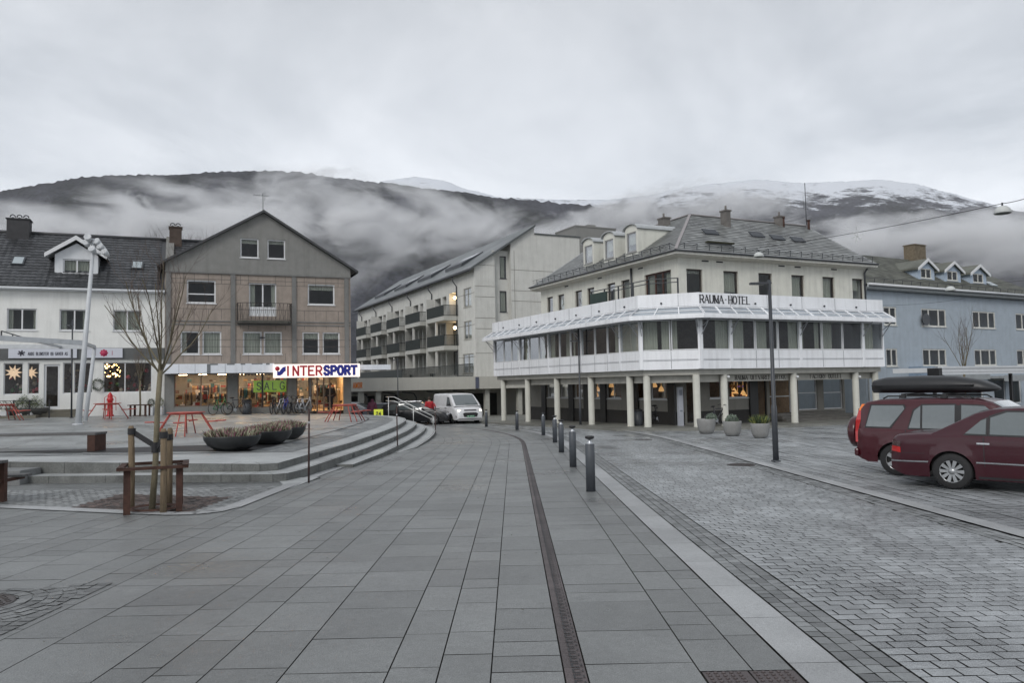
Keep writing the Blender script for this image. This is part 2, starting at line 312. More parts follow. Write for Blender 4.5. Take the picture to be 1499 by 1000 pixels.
def window(parent, M, op, mull=(), trans=(), fw=.06, ins=.07, fm=None, curtain=None, sill=True, glass=None, name='window', blindfrac=1., label=None, sillm=None):
    a, b, c, d = op[:4]; fm = fm or FRAMEW
    f = MB(); f.M = M; y0, y1 = ins, ins+.06
    f.box(a, y0, c, a+fw, y1, d); f.box(b-fw, y0, c, b, y1, d); f.box(a+fw, y0, c, b-fw, y1, c+fw); f.box(a+fw, y0, d-fw, b-fw, y1, d)
    for q in mull: x = a+(b-a)*q; f.box(x-fw*.55, y0-.004, c+fw, x+fw*.55, y1-.004, d-fw)
    for q in trans: z = c+(d-c)*q; f.box(a+fw, y0+.003, z-fw*.4, b-fw, y1+.003, z+fw*.4)
    o = f.build(name, fm, parent, label)
    g = MB(); g.M = M; g.face([(a+fw*.5, y0+.035, c+fw*.5), (b-fw*.5, y0+.035, c+fw*.5), (b-fw*.5, y0+.035, d-fw*.5), (a+fw*.5, y0+.035, d-fw*.5)]); g.build('pane', glass or GLASS, o)
    if sill:
        s = MB(); s.M = M; s.box(a-.04, -.05, c-.045, b+.04, ins, c-.002); s.build('sill', sillm or fm, o)
    if curtain:
        for (q0, q1, h0) in curtain:
            k = MB(); k.M = M
            X0, X1 = a+fw+(b-a-2*fw)*q0, a+fw+(b-a-2*fw)*q1; zb = d-(d-c)*h0; n = max(2, int((X1-X0)/.07)); P = []
            for i in range(n+1): P.append((X0+(X1-X0)*i/n, y1+.07+(.035 if i % 2 else 0)))
            for i in range(n): k.face([(P[i][0], P[i][1], zb), (P[i+1][0], P[i+1][1], zb), (P[i+1][0], P[i+1][1], d-.01), (P[i][0], P[i][1], d-.01)])
            k.build('curtain', CURT, o)
    return o
# ================================================================ TERRAIN AND SKY THINGS
def lerp(tab, x):
    if x <= tab[0][0]: return tab[0][1]
    for (a, b), (c, d) in zip(tab, tab[1:]):
        if x <= c: t = (x-a)/(c-a); t = t*t*(3-2*t)*.5+t*.5; return b+(d-b)*t
    return tab[-1][1]
def hillmat(name, snow):
    m = bpy.data.materials.new(name); m.use_nodes = True; t = m.node_tree; b = t.nodes['Principled BSDF']; L = t.links.new
    b.inputs['Roughness'].default_value = .95; b.inputs['Specular IOR Level'].default_value = .1
    tcn = t.nodes.new('ShaderNodeTexCoord')
    def nse(sc_, det, rgh=.6, mp=None):
        n = t.nodes.new('ShaderNodeTexNoise'); n.inputs['Scale'].default_value = sc_; n.inputs['Detail'].default_value = det; n.inputs['Roughness'].default_value = rgh
        if mp:
            q = t.nodes.new('ShaderNodeMapping'); q.inputs['Scale'].default_value = mp; L(tcn.outputs['Object'], q.inputs[0]); L(q.outputs[0], n.inputs['Vector'])
        else: L(tcn.outputs['Object'], n.inputs['Vector'])
        return n.outputs[0]
    r = t.nodes.new('ShaderNodeValToRGB'); r.color_ramp.elements[0].position = .42; r.color_ramp.elements[0].color = (.008, .010, .010, 1); r.color_ramp.elements[1].position = .6; r.color_ramp.elements[1].color = (.068, .070, .088, 1)
    mxn = t.nodes.new('ShaderNodeMath'); mxn.operation = 'MULTIPLY_ADD'; mxn.inputs[1].default_value = .55
    L(nse(.06, 5, .75), mxn.inputs[0])
    m7 = t.nodes.new('ShaderNodeMath'); m7.operation = 'MULTIPLY'; m7.inputs[1].default_value = .45; L(nse(.0035, 6), m7.inputs[0]); L(m7.outputs[0], mxn.inputs[2])
    L(mxn.outputs[0], r.inputs[0]); out = r.outputs[0]
    if snow:
        s = t.nodes.new('ShaderNodeSeparateXYZ'); L(tcn.outputs['Object'], s.inputs[0])
        a = t.nodes.new('ShaderNodeMapRange'); a.inputs[1].default_value = snow[0]; a.inputs[2].default_value = snow[1]; a.inputs[3].default_value = -.35; a.inputs[4].default_value = .22; L(s.outputs[2], a.inputs[0])
        ad = t.nodes.new('ShaderNodeMath'); ad.operation = 'ADD'; L(a.outputs[0], ad.inputs[0]); L(nse(1, 8, .78, (.006, .006, .02)), ad.inputs[1])
        q = t.nodes.new('ShaderNodeMapRange'); q.inputs[1].default_value = .50; q.inputs[2].default_value = .60; L(ad.outputs[0], q.inputs[0])
        mx = t.nodes.new('ShaderNodeMix'); mx.data_type = 'RGBA'; L(q.outputs[0], mx.inputs[0]); L(out, mx.inputs[6]); mx.inputs[7].default_value = (.62, .65, .70, 1); out = mx.outputs[2]
    L(out, b.inputs['Base Color']); return m
def ridge(name, tab, R, m, px0, px1, jag, start=650, step=4, rows=70, amp=30):
    mb = MB(); mb.smooth = True; n = int((px1-px0)/step)+1; V = []
    for j in range(rows+6):
        f = j/rows; Y = start+(R-start)*f
        for i in range(n):
            px = px0+i*step; X = (px-CX)/FPX*Y
            top = atY(px, lerp(tab, px), R).z
            g = min(f, 1); g = g**1.15*(1.25-.25*g)
            z = top*g
            nn = noise.fractal(Vector((X*.0022, Y*.0022, 3.1)), 1, 2.1, 5)
            z += nn*amp*4*f*max(0, (1-f)) if f < 1 else 0
            if f >= 1: z = top-(f-1)*R*.12
            z += jag*noise.noise(Vector((X*.05, Y*.02, 1)))*min(1, f*2)+jag*.8*noise.noise(Vector((X*.13, Y*.05, 8)))*min(1, f*2)
            V.append((X, Y, z-2))
    b = mb.pts(V)
    for j in range(rows+5):
        for i in range(n-1): mb.add((b+j*n+i, b+j*n+i+1, b+(j+1)*n+i+1, b+(j+1)*n+i))
    return mb.build(name, m, kind='structure')
tab1 = [(-500, 300), (-200, 290), (0, 278), (60, 268), (120, 258), (180, 255), (250, 255), (330, 250), (390, 249), (440, 251), (500, 260), (560, 266), (650, 277), (750, 290), (850, 298), (900, 304), (960, 318), (1050, 345), (1200, 392), (1499, 440), (2000, 450)]
tab2 = [(300, 300), (520, 280), (570, 263), (610, 258), (650, 263), (690, 277), (740, 289), (850, 292), (890, 292), (950, 286), (1000, 276), (1050, 268), (1120, 262), (1180, 267), (1240, 265), (1300, 262), (1350, 268), (1400, 281), (1440, 292), (1499, 308), (1700, 350), (2000, 380)]
ridge('forested_hill', tab1, 2600, hillmat('birch_forest_slope', None), -420, 1950, 7, start=1500, amp=34)
ridge('snowy_mountain', tab2, 4300, hillmat('bare_mountain_snow', (610, 1110)), 300, 1950, 5, start=2700, amp=60)

def cloudmat(dens, sx, sy, sz, seed, hard=2.4, cut=.0):
    m = bpy.data.materials.new('low_cloud'); m.use_nodes = True; t = m.node_tree; t.nodes.clear(); L = t.links.new
    o = t.nodes.new('ShaderNodeOutputMaterial'); v = t.nodes.new('ShaderNodeVolumePrincipled'); L(v.outputs[0], o.inputs['Volume'])
    v.inputs['Color'].default_value = (.985, .988, .995, 1); v.inputs['Anisotropy'].default_value = .1
    tcn = t.nodes.new('ShaderNodeTexCoord')
    def m_(op, a, b=None):
        q = t.nodes.new('ShaderNodeMath'); q.operation = op
        for i, z in enumerate((a, b)):
            if z is None: continue
            if isinstance(z, (int, float)): q.inputs[i].default_value = z
            else: L(z, q.inputs[i])
        return q.outputs[0]
    ln = t.nodes.new('ShaderNodeVectorMath'); ln.operation = 'LENGTH'; L(tcn.outputs['Object'], ln.inputs[0])
    mp = t.nodes.new('ShaderNodeMapping'); mp.inputs['Scale'].default_value = (sx/120, sy/120, sz/60); mp.inputs['Location'].default_value = (seed*7.3, seed*3.1, seed); L(tcn.outputs['Object'], mp.inputs[0])
    n = t.nodes.new('ShaderNodeTexNoise'); n.inputs['Scale'].default_value = 1; n.inputs['Detail'].default_value = 4; n.inputs['Roughness'].default_value = .6; n.inputs['Distortion'].default_value = .9; L(mp.outputs[0], n.inputs['Vector'])
    core = m_('SUBTRACT', 1.0, m_('POWER', ln.outputs['Value'], 1.6))
    d = m_('ADD', m_('MULTIPLY', core, 1.0), m_('MULTIPLY', m_('SUBTRACT', n.outputs[0], .55+cut), hard))
    d = m_('MULTIPLY', m_('MINIMUM', m_('MAXIMUM', d, 0.0), 1.0), dens)
    edge = m_('MULTIPLY', m_('MINIMUM', m_('MULTIPLY', m_('MAXIMUM', m_('SUBTRACT', 1.0, ln.outputs['Value']), 0.0), 5.0), 1.0), d)
    L(edge, v.inputs['Density']); return m
def cloud(px, py, Y, wpx, hpx, dep, dens, seed, tilt=0, hard=2.4, cut=0., label=None):
    c = atY(px, py, Y); s = Y/FPX; sx, sz, sy = wpx*s/2, hpx*s/2, dep
    mb = MB(); mb.lathe([(0.001, -1), (.5, -.866), (.866, -.5), (1, 0), (.866, .5), (.5, .866), (.001, 1)], n=16, cap=True)
    o = mb.build('low_cloud', cloudmat(dens, sx, sy, sz, seed, hard, cut), label=label, kind='stuff')
    o.location = c; o.scale = (sx*1.04, sy*1.04, sz*1.04); o.rotation_euler = (0, rad(-tilt), 0)
    return o
# fog banks lying in front of the slopes
CL = [
 (20, 340, 1450, 560, 100, 142, .019, 1, -2, 5.5, .03),
 (310, 328, 1450, 560, 138, 172, .020, 2, -3, 5.5, .02),
 (580, 328, 1450, 500, 104, 157, .022, 3, -3, 5.5, .02),
 (820, 336, 1450, 520, 70, 142, .020, 4, 3, 5.5, .02),
 (150, 364, 1450, 860, 84, 127, .014, 5, 0, 5.5, .05),
 (540, 368, 1420, 420, 66, 105, .011, 6, -3, 5.5, .07),
 (1000, 294, 2500, 340, 60, 200, .010, 7, 6, 5.0, .03),
 (1080, 306, 2500, 260, 70, 200, .010, 8, 4, 5.0, .04),
 (1240, 324, 2300, 330, 34, 130, .018, 9, 2, 5.0, .02),
 (1290, 354, 1450, 420, 70, 127, .022, 10, 3, 5.0, .01),
 (1480, 352, 1450, 380, 110, 135, .022, 11, 2, 5.0, .01),
 (1400, 394, 1400, 260, 40, 80, .010, 12, 8, 5.5, .05),
 (530, 400, 1380, 160, 60, 70, .008, 13, 35, 5.5, .05),
 (470, 282, 1600, 380, 70, 160, .012, 15, -4, 5.0, .02),
 (640, 396, 1380, 200, 40, 70, .008, 16, 15, 5.5, .05),
]
for a in CL: cloud(*a)
# ================================================================ GROUND
mb = MB()
ys = [-400, -50, 0, 30, 60, 90, 400, 1000, 2500, 6000]
def zb(y): return (GS*max(y, -50) if y < 90 else GS*90)-.05
for a, b in zip(ys, ys[1:]): mb.face([(-5000, a, zb(a)), (5000, a, zb(a)), (5000, b, zb(b)), (-5000, b, zb(b))])
mb.build('ground', mat('joint_grit', (.062, .060, .052), .9, .3, 3), kind='structure')
RC0, SC0, AMAX = 45.0, 28.0, rad(26)
def pth(t, s):
    if s <= SC0: return (t, s)
    a = (s-SC0)/RC0
    if a <= AMAX: return (-RC0+(RC0+t)*math.cos(a), SC0+(RC0+t)*math.sin(a))
    e = s-SC0-RC0*AMAX; a = AMAX
    return (-RC0+(RC0+t)*math.cos(a)-e*math.sin(a), SC0+(RC0+t)*math.sin(a)+e*math.cos(a))
def seen(x, y): return y > 2.5 and abs(x) < .74*y+2.5
def quad(mb, P, lift, tilt=0., tone=None):
    z = [gz(x, y)+lift+random.uniform(-tilt, tilt) for x, y in P]
    mb.face([(x, y, q) for (x, y), q in zip(P, z)], random.random() if tone is None else tone)
def cell(mb, t0, t1, s0, s1, g, lift, tilt=0., tone=None, jit=0.):
    P = []
    for (t, s) in ((t0+g, s0+g), (t1-g, s0+g), (t1-g, s1-g), (t0+g, s1-g)): P.append(pth(t+random.uniform(-jit, jit), s+random.uniform(-jit, jit)))
    quad(mb, P, lift, tilt, tone)
SLAB = mat('granite_paving_slab', (.205, .213, .212), .55, .10, 1.1, bump=.25, bscale=90, tone=.13, wet=.32, detail=8, stain=.22, grain=.24)
LIGHTG = mat('pale_granite_kerb', (.37, .38, .385), .6, .08, 2, bump=.2, bscale=90, tone=.08, wet=.2, grain=.2, stain=.1)
SETT = mat('granite_sett', (.33, .347, .357), .40, .14, 1.3, bump=.5, bscale=60, tone=.17, wet=.22, detail=7, stain=.15, tracks=.16, grain=.24)
SETTD = mat('small_dark_sett', (.22, .23, .232), .55, .16, 3, bump=.5, bscale=60, tone=.3, wet=.2)
# --- slab paving of the walkway, laid in lanes that follow the street
lanes = [1.70, 1.45, 1.12, .44]
tt = [.282]
pat = [.452, .33, .32, .66, .50, .34, .33, .70]
i = 0
while tt[-1] > -30: tt.append(tt[-1]-pat[i % 8]); i += 1
lane_list = [(1.45, 1.70), (1.12, 1.45), (.424, 1.12)]+[(b, a) for a, b in zip(tt, tt[1:])]
mb = MB()
def in_pit(x, y): return (x < -5.6 and 13.0+(-4.9-x)*.36 < y) or (-5.2 < x < -4.5 and 6.4 < y < 7.1)
for (t0, t1) in lane_list:
    s = 2.0+random.random(); wdt = t1-t0
    while s < 80:
        ln = random.choice([.35, .5, .62, .7, .8]) if wdt < .4 else random.choice([.3, .55, .7, .8, .8])
        x, y = pth((t0+t1)/2, s+ln/2)
        if t0 > 1.1 and s < 4.9: s = 4.9; continue
        if seen(x, y) and not in_pit(x, y) and (t1 > -4.9 or s < 17 or s > 44) and not (s > 18 and s < 42 and t1 < -4.9) and x > -14-y*.1:
            cell(mb, t0, t1, s, s+ln, .0045, .0, .0012)
        s += ln
mb.build('walkway_paving', SLAB, kind='structure')
# --- kerb line between walkway and road
mb = MB(); s = 2
while s < 80: cell(mb, 1.705, 2.03, s, s+1.0, .003, .006, .001); s += 1.0
mb.build('granite_kerb', LIGHTG, kind='structure')
mb = MB()
for k in range(3):
    s = 2+random.random()*.1
    while s < 75:
        ln = random.uniform(.11, .17); t0 = 2.05+k*.112
        if s > 30: ln *= 2
        cell(mb, t0, t0+.112, s, s+ln, .0045, -.003, .0015, jit=.003); s += ln
for k in range(3):
    s = 7
    while s < 60:
        ln = random.uniform(.11, .17)*2; t0 = 5.42+k*.112
        cell(mb, t0, t0+.112, s, s+ln, .006, -.004, .004, jit=.005); s += ln
mb.build('gutter_setts', SETTD, kind='structure')
# --- road of granite setts in cross rows
mb = MB(); s = 2.5; row = 0
while s < 82:
    d = .132 if s < 30 else .21; t = 2.395-(row % 2)*.09; row += 1; bowl = 0
    while t < 5.41:
        ln = random.uniform(.165, .215)*(1 if s < 30 else 1.5); a, b = max(t, 2.395), min(t+ln, 5.41)
        x, y = pth((a+b)/2, s)
        if b-a > .04 and seen(x, y):
            tn = random.random()
            if s < 5.15: tn = .95 if t < 3.2 else (.0 if t < 5 and random.random() < .8 else tn)
            crown = .02*(1-((a+b)/2-3.9)**2/2.3)
            cell(mb, a, b, s, s+d, .0052, -.004+crown*.5, .0012, tn, .0012)
        t += ln
    s += d
mb.build('road', SETT, kind='structure')
# --- far kerb strip and the parking ground beyond
mb = MB(); s = 6
while s < 40: cell(mb, 5.78, 6.06, s, s+1.0, .003, .006, .001); s += 1.0
mb.build('parking_kerb', LIGHTG, kind='structure')
mb = MB(); t = 6.07; col = 0
while t < 24:
    wd = .24; s = 5+random.random()*.2; col += 1; ph = random.random()*6
    while s < 38:
        ln = random.uniform(.19, .24)*(1 if t < 10 and s < 20 else 2)
        if seen(t+.1, s):
            wob = .02*math.sin(s*1.7+ph)
            cell(mb, t+wob, t+wd+wob, s, s+ln, .009, -.002, .0015, jit=.006)
        s += ln
    t += wd
mb.build('parking_ground', SETT, kind='structure')
# --- cast-iron drain channel with chained slots
mb = MB(); s = 2.5
while s < 60: cell(mb, .285, .42, s, s+.5, .002, .003, .0005); s += .5
mb.build('drain_channel', mat('rusty_cast_iron', (.085, .07, .07), .6, .25, 6, bump=.3, tone=.2), kind='structure')
mb = MB(); s = 3
while s < 34:
    for (a, b, c, d) in ((.335, .347, 0, .075), (.347, .385, 0, .012), (.347, .385, .063, .075), (.395, .405, .02, .055)):
        P = [pth(a, s+c), pth(b, s+c), pth(b, s+d), pth(a, s+d)]; quad(mb, P, .0075, 0)
    s += .1
mb.build('drain_slots', BLACK, kind='structure')
# --- tactile plates at the crossing
TAC = mat('tactile_iron', (.085, .07, .07), .55, .2, 8, tone=.1)
for (t0, t1) in ((1.125, 1.41), (1.415, 1.695)):
    m2 = MB(); cell(m2, t0, t1, 4.2, 4.88, .003, .004, 0, .5)
    k = 4.24
    while k < 4.86:
        q = t0+.035
        while q < t1-.02:
            x, y = q, k; m2.lathe([(.014, 0), (.011, .008), (.006, .009)], (x, y, gz(x, y)+.004), 8); q += .047
        k += .047
    m2.build('tactile_plate', TAC, label='dark studded iron warning plate beside the '+('drain, inner of two' if t0 < 1.3 else 'pale kerb, outer of two'), cat='paving plate', group='studded warning plates')
# --- round setts and manhole in the walkway
def manhole(x, y, r, label, ring=False):
    m2 = MB(); z = gz(x, y); m2.lathe([(r, -.02), (r, .006), (r*.93, .008), (r*.92, .003), (.02, .004)], (x, y, z), 32)
    for i in range(-6, 7):
        for j in range(-6, 7):
            a, b = i*r*.135, j*r*.135
            if a*a+b*b < (r*.86)**2 and (i+j) % 2 == 0: m2.box(x+a-r*.045, y+b-r*.045, z+.002, x+a+r*.045, y+b+r*.045, z+.009)
    m2.build('manhole_cover', mat('cast_iron', (.05, .042, .04), .5, .3, 9), label=label, cat='manhole cover')
manhole(-4.75, 6.85, .34, 'round iron manhole cover ringed by small setts in the walkway')
p = gnd(942, 644); manhole(p.x, p.y, .34, 'dark round manhole cover far along the sett road')
p = gnd(1085, 681); manhole(p.x, p.y, .33, 'dark round manhole cover near the road edge by the street lamp')
mb = MB(); cx_, cy_ = -4.75, 6.85
for k in range(4):
    r0 = .36+k*.115; n = int(2*math.pi*r0/.13)
    for i in range(n):
        a0, a1 = 2*math.pi*i/n+k, 2*math.pi*(i+1)/n+k; g = .012
        P = [(cx_+r*math.cos(a), cy_+r*math.sin(a)) for r, a in ((r0+.006, a0+g), (r0+.105, a0+g), (r0+.105, a1-g), (r0+.006, a1-g))]
        if all(-5.6 < p[0] < -3.9 and 5.95 < p[1] < 7.5 for p in P): quad(mb, P, .007+k*.0002, .003)
y = 5.93
while y < 7.5:
    x = -5.56
    while x < -3.95:
        if math.hypot(x+.06-cx_, y+.06-cy_) > .36+4*.115: quad(mb, [(x+.006, y+.006), (x+.12, y+.006), (x+.12, y+.11), (x+.006, y+.11)], .006, .003)
        x += .13
    y += .118
mb.build('manhole_setts', mat('brown_jointed_sett', (.15, .155, .155), .5, .2, 4, bump=.4, tone=.25), kind='structure')
# --- tree pit: setts, rusty grate field, pale border
def inpoly(x, y, P):
    c = False
    for i in range(len(P)):
        (x0, y0), (x1, y1) = P[i], P[i-1]
        if (y0 > y) != (y1 > y) and x < (x1-x0)*(y-y0)/(y1-y0)+x0: c = not c
    return c
rusty = [tuple(gnd(*q)[:2]) for q in ((96, 746), (175, 724), (340, 729), (266, 755))]
m1, m2 = MB(), MB(); y = 11.7; row = 0
while y < 17.6:
    x = -15-(row % 2)*.06; row += 1
    while x < -4.7:
        if y+.05 > 12.1+(-4.9-x)*.36:
            q = [(x+.006, y+.006), (x+.134, y+.006), (x+.134, y+.108), (x+.006, y+.108)]
            if inpoly(x+.06, y+.05, rusty): quad(m2, q, .008, .006)
            else: quad(m1, q, .006, .003)
        x += .14
    y += .115
m1.build('plaza_setts', mat('worn_pale_sett', (.27, .28, .28), .5, .2, 5, bump=.4, tone=.2, wet=.15), kind='structure')
m2.build('rusty_setts', mat('rust_stained_sett', (.07, .042, .032), .5, .4, 6, bump=.5, tone=.5), kind='structure')
def strip(mb, P, w, lift, seg=1.0, g=.004):
    P = [Vector((*p, 0)) for p in P]
    for a, b in zip(P, P[1:]):
        d = (b-a); L_ = d.length; d.normalize(); nn = Vector((-d.y, d.x, 0))*w/2; k = max(1, round(L_/seg))
        for i in range(k):
            p = a+d*(L_*i/k+g); q = a+d*(L_*(i+1)/k-g)
            quad(mb, [(v.x, v.y) for v in (p-nn, q-nn, q+nn, p+nn)], lift, 0)
mb = MB(); strip(mb, [(-15.2, 15.65), (-12, 14.55), (-8.67, 13.36), (-6.2, 12.42)], .30, .014)
strip(mb, [(-6.2, 12.42), (-5.3, 12.12), (-4.95, 12.12), (-4.72, 12.32), (-4.63, 12.7)], .30, .0145, .6, -.02); strip(mb, [(-4.6, 12.72), (-4.55, 17), (-4.45, 20)], .28, .014)
mb.build('pit_border', LIGHTG, kind='structure')
# --- plaza with its steps
def plz(x, y): return .07+(-.018)*(x+5.16)+.001*(y-17.6)
Bp = [(-60, 22), (-14, 17.35), (-5.6, 16.55), (-5.1, 16.5), (-4.85, 16.65), (-4.72, 17.2), (-4.55, 19.9), (-4.35, 23), (-4.27, 27), (-4.27, 31), (-4.38, 34), (-4.6, 37), (-4.95, 39.2), (-5.6, 41.2), (-6.8, 42.9), (-9.2, 44.3), (-12, 45)]
def inset(P, d):
    out = []
    for i, p in enumerate(P):
        a = Vector(P[max(i-1, 0)]); b = Vector(P[min(i+1, len(P)-1)]); t_ = (b-a).normalized(); out.append((p[0]-t_.y*d, p[1]+t_.x*d))
    def dist(q):
        m_ = 1e9; q = Vector(q)
        for a, b in zip(P, P[1:]):
            a = Vector(a); b = Vector(b); e = b-a; k = max(0, min(1, (q-a).dot(e)/e.dot(e))); m_ = min(m_, (q-a-e*k).length)
        return m_
    return [q for q in out if dist(q) > abs(d)*.96]
Cp = inset(Bp, .5); Ap = [(-6, 15.7), (-4.42, 15.3), (-4.28, 17.2)]+[q for q in inset(Bp, -.45) if q[1] > 19]; Dp = [(-6, 22), (-4.1, 22.5)]+[q for q in inset(Bp, -.9) if q[1] > 24]
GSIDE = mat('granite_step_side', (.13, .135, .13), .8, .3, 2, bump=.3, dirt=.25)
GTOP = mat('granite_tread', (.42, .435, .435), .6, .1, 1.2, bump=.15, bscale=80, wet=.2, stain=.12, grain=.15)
def step(name, P, z, back):
    mb = MB(); poly = P+back; n = len(poly); f = z if callable(z) else (lambda x, y: z)
    b = mb.pts([(x, y, f(x, y)) for x, y in poly]+[(x, y, -3) for x, y in poly]); mb.m = 0; mb.add(tuple(b+i for i in range(n))); mb.m = 1
    for i in range(n): j = (i+1) % n; mb.add((b+i, b+n+i, b+n+j, b+j))
    # joints and the dark seam along the nosing
    mb.m = 2
    Q = inset(P, .055)
    for a, c in zip(Q[:-1], Q[1:]):
        if a[0] < -61: continue
        d = (Vector(c)-Vector(a)).normalized()*.0; nn = Vector((-(c[1]-a[1]), c[0]-a[0])).normalized()*.012
        mb.face([(a[0], a[1], f(*a)+.003), (c[0], c[1], f(*c)+.003), (c[0]+nn.x, c[1]+nn.y, f(*c)+.003), (a[0]+nn.x, a[1]+nn.y, f(*a)+.003)])
    Lacc = 0
    for a, c in zip(P[:-1], P[1:]):
        va, vc = Vector(a), Vector(c); d = (vc-va); L_ = d.length; d.normalize(); nn = Vector((-d.y, d.x)); k = 0
        while k < L_:
            if va.x > -20:
                p = va+d*k; q = p+nn*.45; e = d*.005
                mb.face([(p.x-e.x, p.y-e.y, f(p.x, p.y)+.0035), (p.x+e.x, p.y+e.y, f(p.x, p.y)+.0035), (q.x+e.x, q.y+e.y, f(q.x, q.y)+.0035), (q.x-e.x, q.y-e.y, f(q.x, q.y)+.0035)])
                o = nn*-.003; mb.face([(p.x+o.x-e.x, p.y+o.y-e.y, f(p.x, p.y)), (p.x+o.x-e.x, p.y+o.y-e.y, -1.2), (p.x+o.x+e.x, p.y+o.y+e.y, -1.2), (p.x+o.x+e.x, p.y+o.y+e.y, f(p.x, p.y))])
            k += 1.3
    return mb.build(name, [GTOP, GSIDE, mat('step_seam', (.03, .03, .03), .9)], kind='structure')
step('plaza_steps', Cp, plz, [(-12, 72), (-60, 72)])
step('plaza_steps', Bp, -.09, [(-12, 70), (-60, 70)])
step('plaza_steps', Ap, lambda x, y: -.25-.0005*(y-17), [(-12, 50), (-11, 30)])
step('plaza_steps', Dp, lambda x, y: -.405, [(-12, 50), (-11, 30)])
def nearest(Q, p):
    best = None; p = Vector(p)
    for a, b in zip(Q, Q[1:]):
        a = Vector(a); b = Vector(b); e = b-a; k = max(0, min(1, (p-a).dot(e)/e.dot(e))); r = a+e*k
        if best is None or (r-p).length < (best-p).length: best = r
    return (best.x, best.y)
# plaza surface: big slabs, cobble band and dark drain behind the top step
E1 = inset(Cp, .62); E2 = inset(Cp, 1.75)
mb = MB(); u67, v67 = hd(67), hd(-23)
O_ = Vector((-5, 17, 0)); PB = [tuple(p) for p in E2]+[(-13, 60), (-60, 60)]
row = 0; b_ = -25
while b_ < 45:
    a_ = -60+random.random(); h = random.choice([.6, .8, 1.0])
    while a_ < 40:
        l = random.choice([.9, 1.2, 1.5]); c_ = O_+u67*(a_+l/2)+v67*(b_+h/2)
        if inpoly(c_.x, c_.y, PB) and seen(c_.x, c_.y) and c_.y < 52:
            P = [O_+u67*(a_+.006)+v67*(b_+.006), O_+u67*(a_+l-.006)+v67*(b_+.006), O_+u67*(a_+l-.006)+v67*(b_+h-.006), O_+u67*(a_+.006)+v67*(b_+h-.006)]
            mb.face([(p.x, p.y, plz(p.x, p.y)+.012+random.uniform(0, .002)) for p in P], random.random())
        a_ += l
    b_ += h
mb.build('plaza_paving', mat('plaza_slab', (.31, .325, .325), .5, .16, .8, bump=.2, bscale=60, tone=.16, wet=.25), kind='structure')
mb = MB()
for q, (P, Q) in enumerate(((E1, E2),)):
    for (a, c), (e, g) in zip(zip(P, P[1:]), [(nearest(Q, a), nearest(Q, c)) for a, c in zip(P, P[1:])]):
        L_ = (Vector(c)-Vector(a)).length; n1 = max(1, int(L_/.22)); n2 = 8
        for i in range(n1):
            for j in range(n2):
                def pt(f, h): 
                    p = Vector(a).lerp(Vector(c), f); r = Vector(e).lerp(Vector(g), f); return p.lerp(r, h)
                g0 = .03
                X = [pt((i+g0)/n1, (j+g0)/n2), pt((i+1-g0)/n1, (j+g0)/n2), pt((i+1-g0)/n1, (j+1-g0)/n2), pt((i+g0)/n1, (j+1-g0)/n2)]
                if seen(X[0].x, X[0].y): mb.face([(p.x, p.y, plz(p.x, p.y)+.006+random.uniform(0, .004)) for p in X], random.random())
mb.build('plaza_cobble_band', SETTD, kind='structure')
mb = MB()
for P, ww in ((E2, .10),):
    Q = inset(P, ww)
    for (a, c), (e, g) in zip(zip(P, P[1:]), [(nearest(Q, a), nearest(Q, c)) for a, c in zip(P, P[1:])]): mb.face([(p[0], p[1], plz(*p)+.016) for p in (a, c, g, e)])
mb.build('plaza_drain', BLACK, kind='structure')
# small step lights let into the risers
def on_line(P, y): 
    for a, b in zip(P, P[1:]):
        if a[1] <= y <= b[1]: t = (y-a[1])/(b[1]-a[1]); return Vector((a[0]+(b[0]-a[0])*t, y, 0)), (Vector(b)-Vector(a)).normalized()
# a granite block seat at the left of the steps
mb = MB(); mb.box(-16, 16.75, -.3, -10.6, 17.5, .06); mb.build('granite_step_block', [mat('granite_block', (.17, .175, .175), .65, .15, 2, bump=.2)], label='long low granite block lying at the left end of the steps', cat='stone block', bevel=.01)
for (P, zc, y) in ((Cp, -.02, 20.3), (Bp, -.18, 21.6), (Cp, -.02, 26.5), (Bp, -.18, 28), (Ap, -.34, 29.5)):
    p, d = on_line(P, y); m2 = MB(); nn = Vector((d.y, -d.x, 0)); a = Vector((d.x, d.y, 0))
    m2.beam(p-a*.11+nn*.004+Vector((0, 0, zc)), p+a*.11+nn*.004+Vector((0, 0, zc)), .02, .07)
    for i in range(4): m2.beam(p-a*.1+nn*.016+Vector((0, 0, zc-.025+i*.016)), p+a*.1+nn*.016+Vector((0, 0, zc-.025+i*.016)), .006, .005)
    n_ = {20.3: 'upper step riser nearest the snow pole', 21.6: 'middle step riser near the snow pole', 26.5: 'upper step riser further along the curve', 28: 'middle step riser further along the curve', 29.5: 'lowest step riser further along the curve'}[y]
    m2.build('step_vent', DARKM, label='small dark louvred plate set in the '+n_, cat='step plate', group='louvred plates in the steps')
# moss and leaves lying about
mb = MB()
for i in range(150):
    if i < 90: y = random.uniform(17, 33); p, d = on_line(Ap, y) if on_line(Ap, y) else (Vector((-4.2, y, 0)), None); x, y = p.x+abs(random.gauss(0, .08))+.02, p.y
    else: x, y = random.uniform(-8, 2.5), random.uniform(5, 20)
    if i < 90: sz = random.uniform(.015, .05)
    else: sz = random.uniform(.008, .02)
    if i >= 90 and (x < -4.5 and y > 16): continue
    a = random.random()*6; z = gz(x, y)+.012
    mb.face([(x+sz*math.cos(a+q)*r, y+sz*math.sin(a+q)*r, z+random.random()*.006) for q, r in ((0, 1), (1.2, .6), (2.4, .9), (3.7, .7), (5, .6))])
mb.build('fallen_leaves', mat('wet_dead_leaf', (.07, .06, .025), .8, .4, 9), kind='stuff', label='wet dead leaves and moss scattered along the steps')
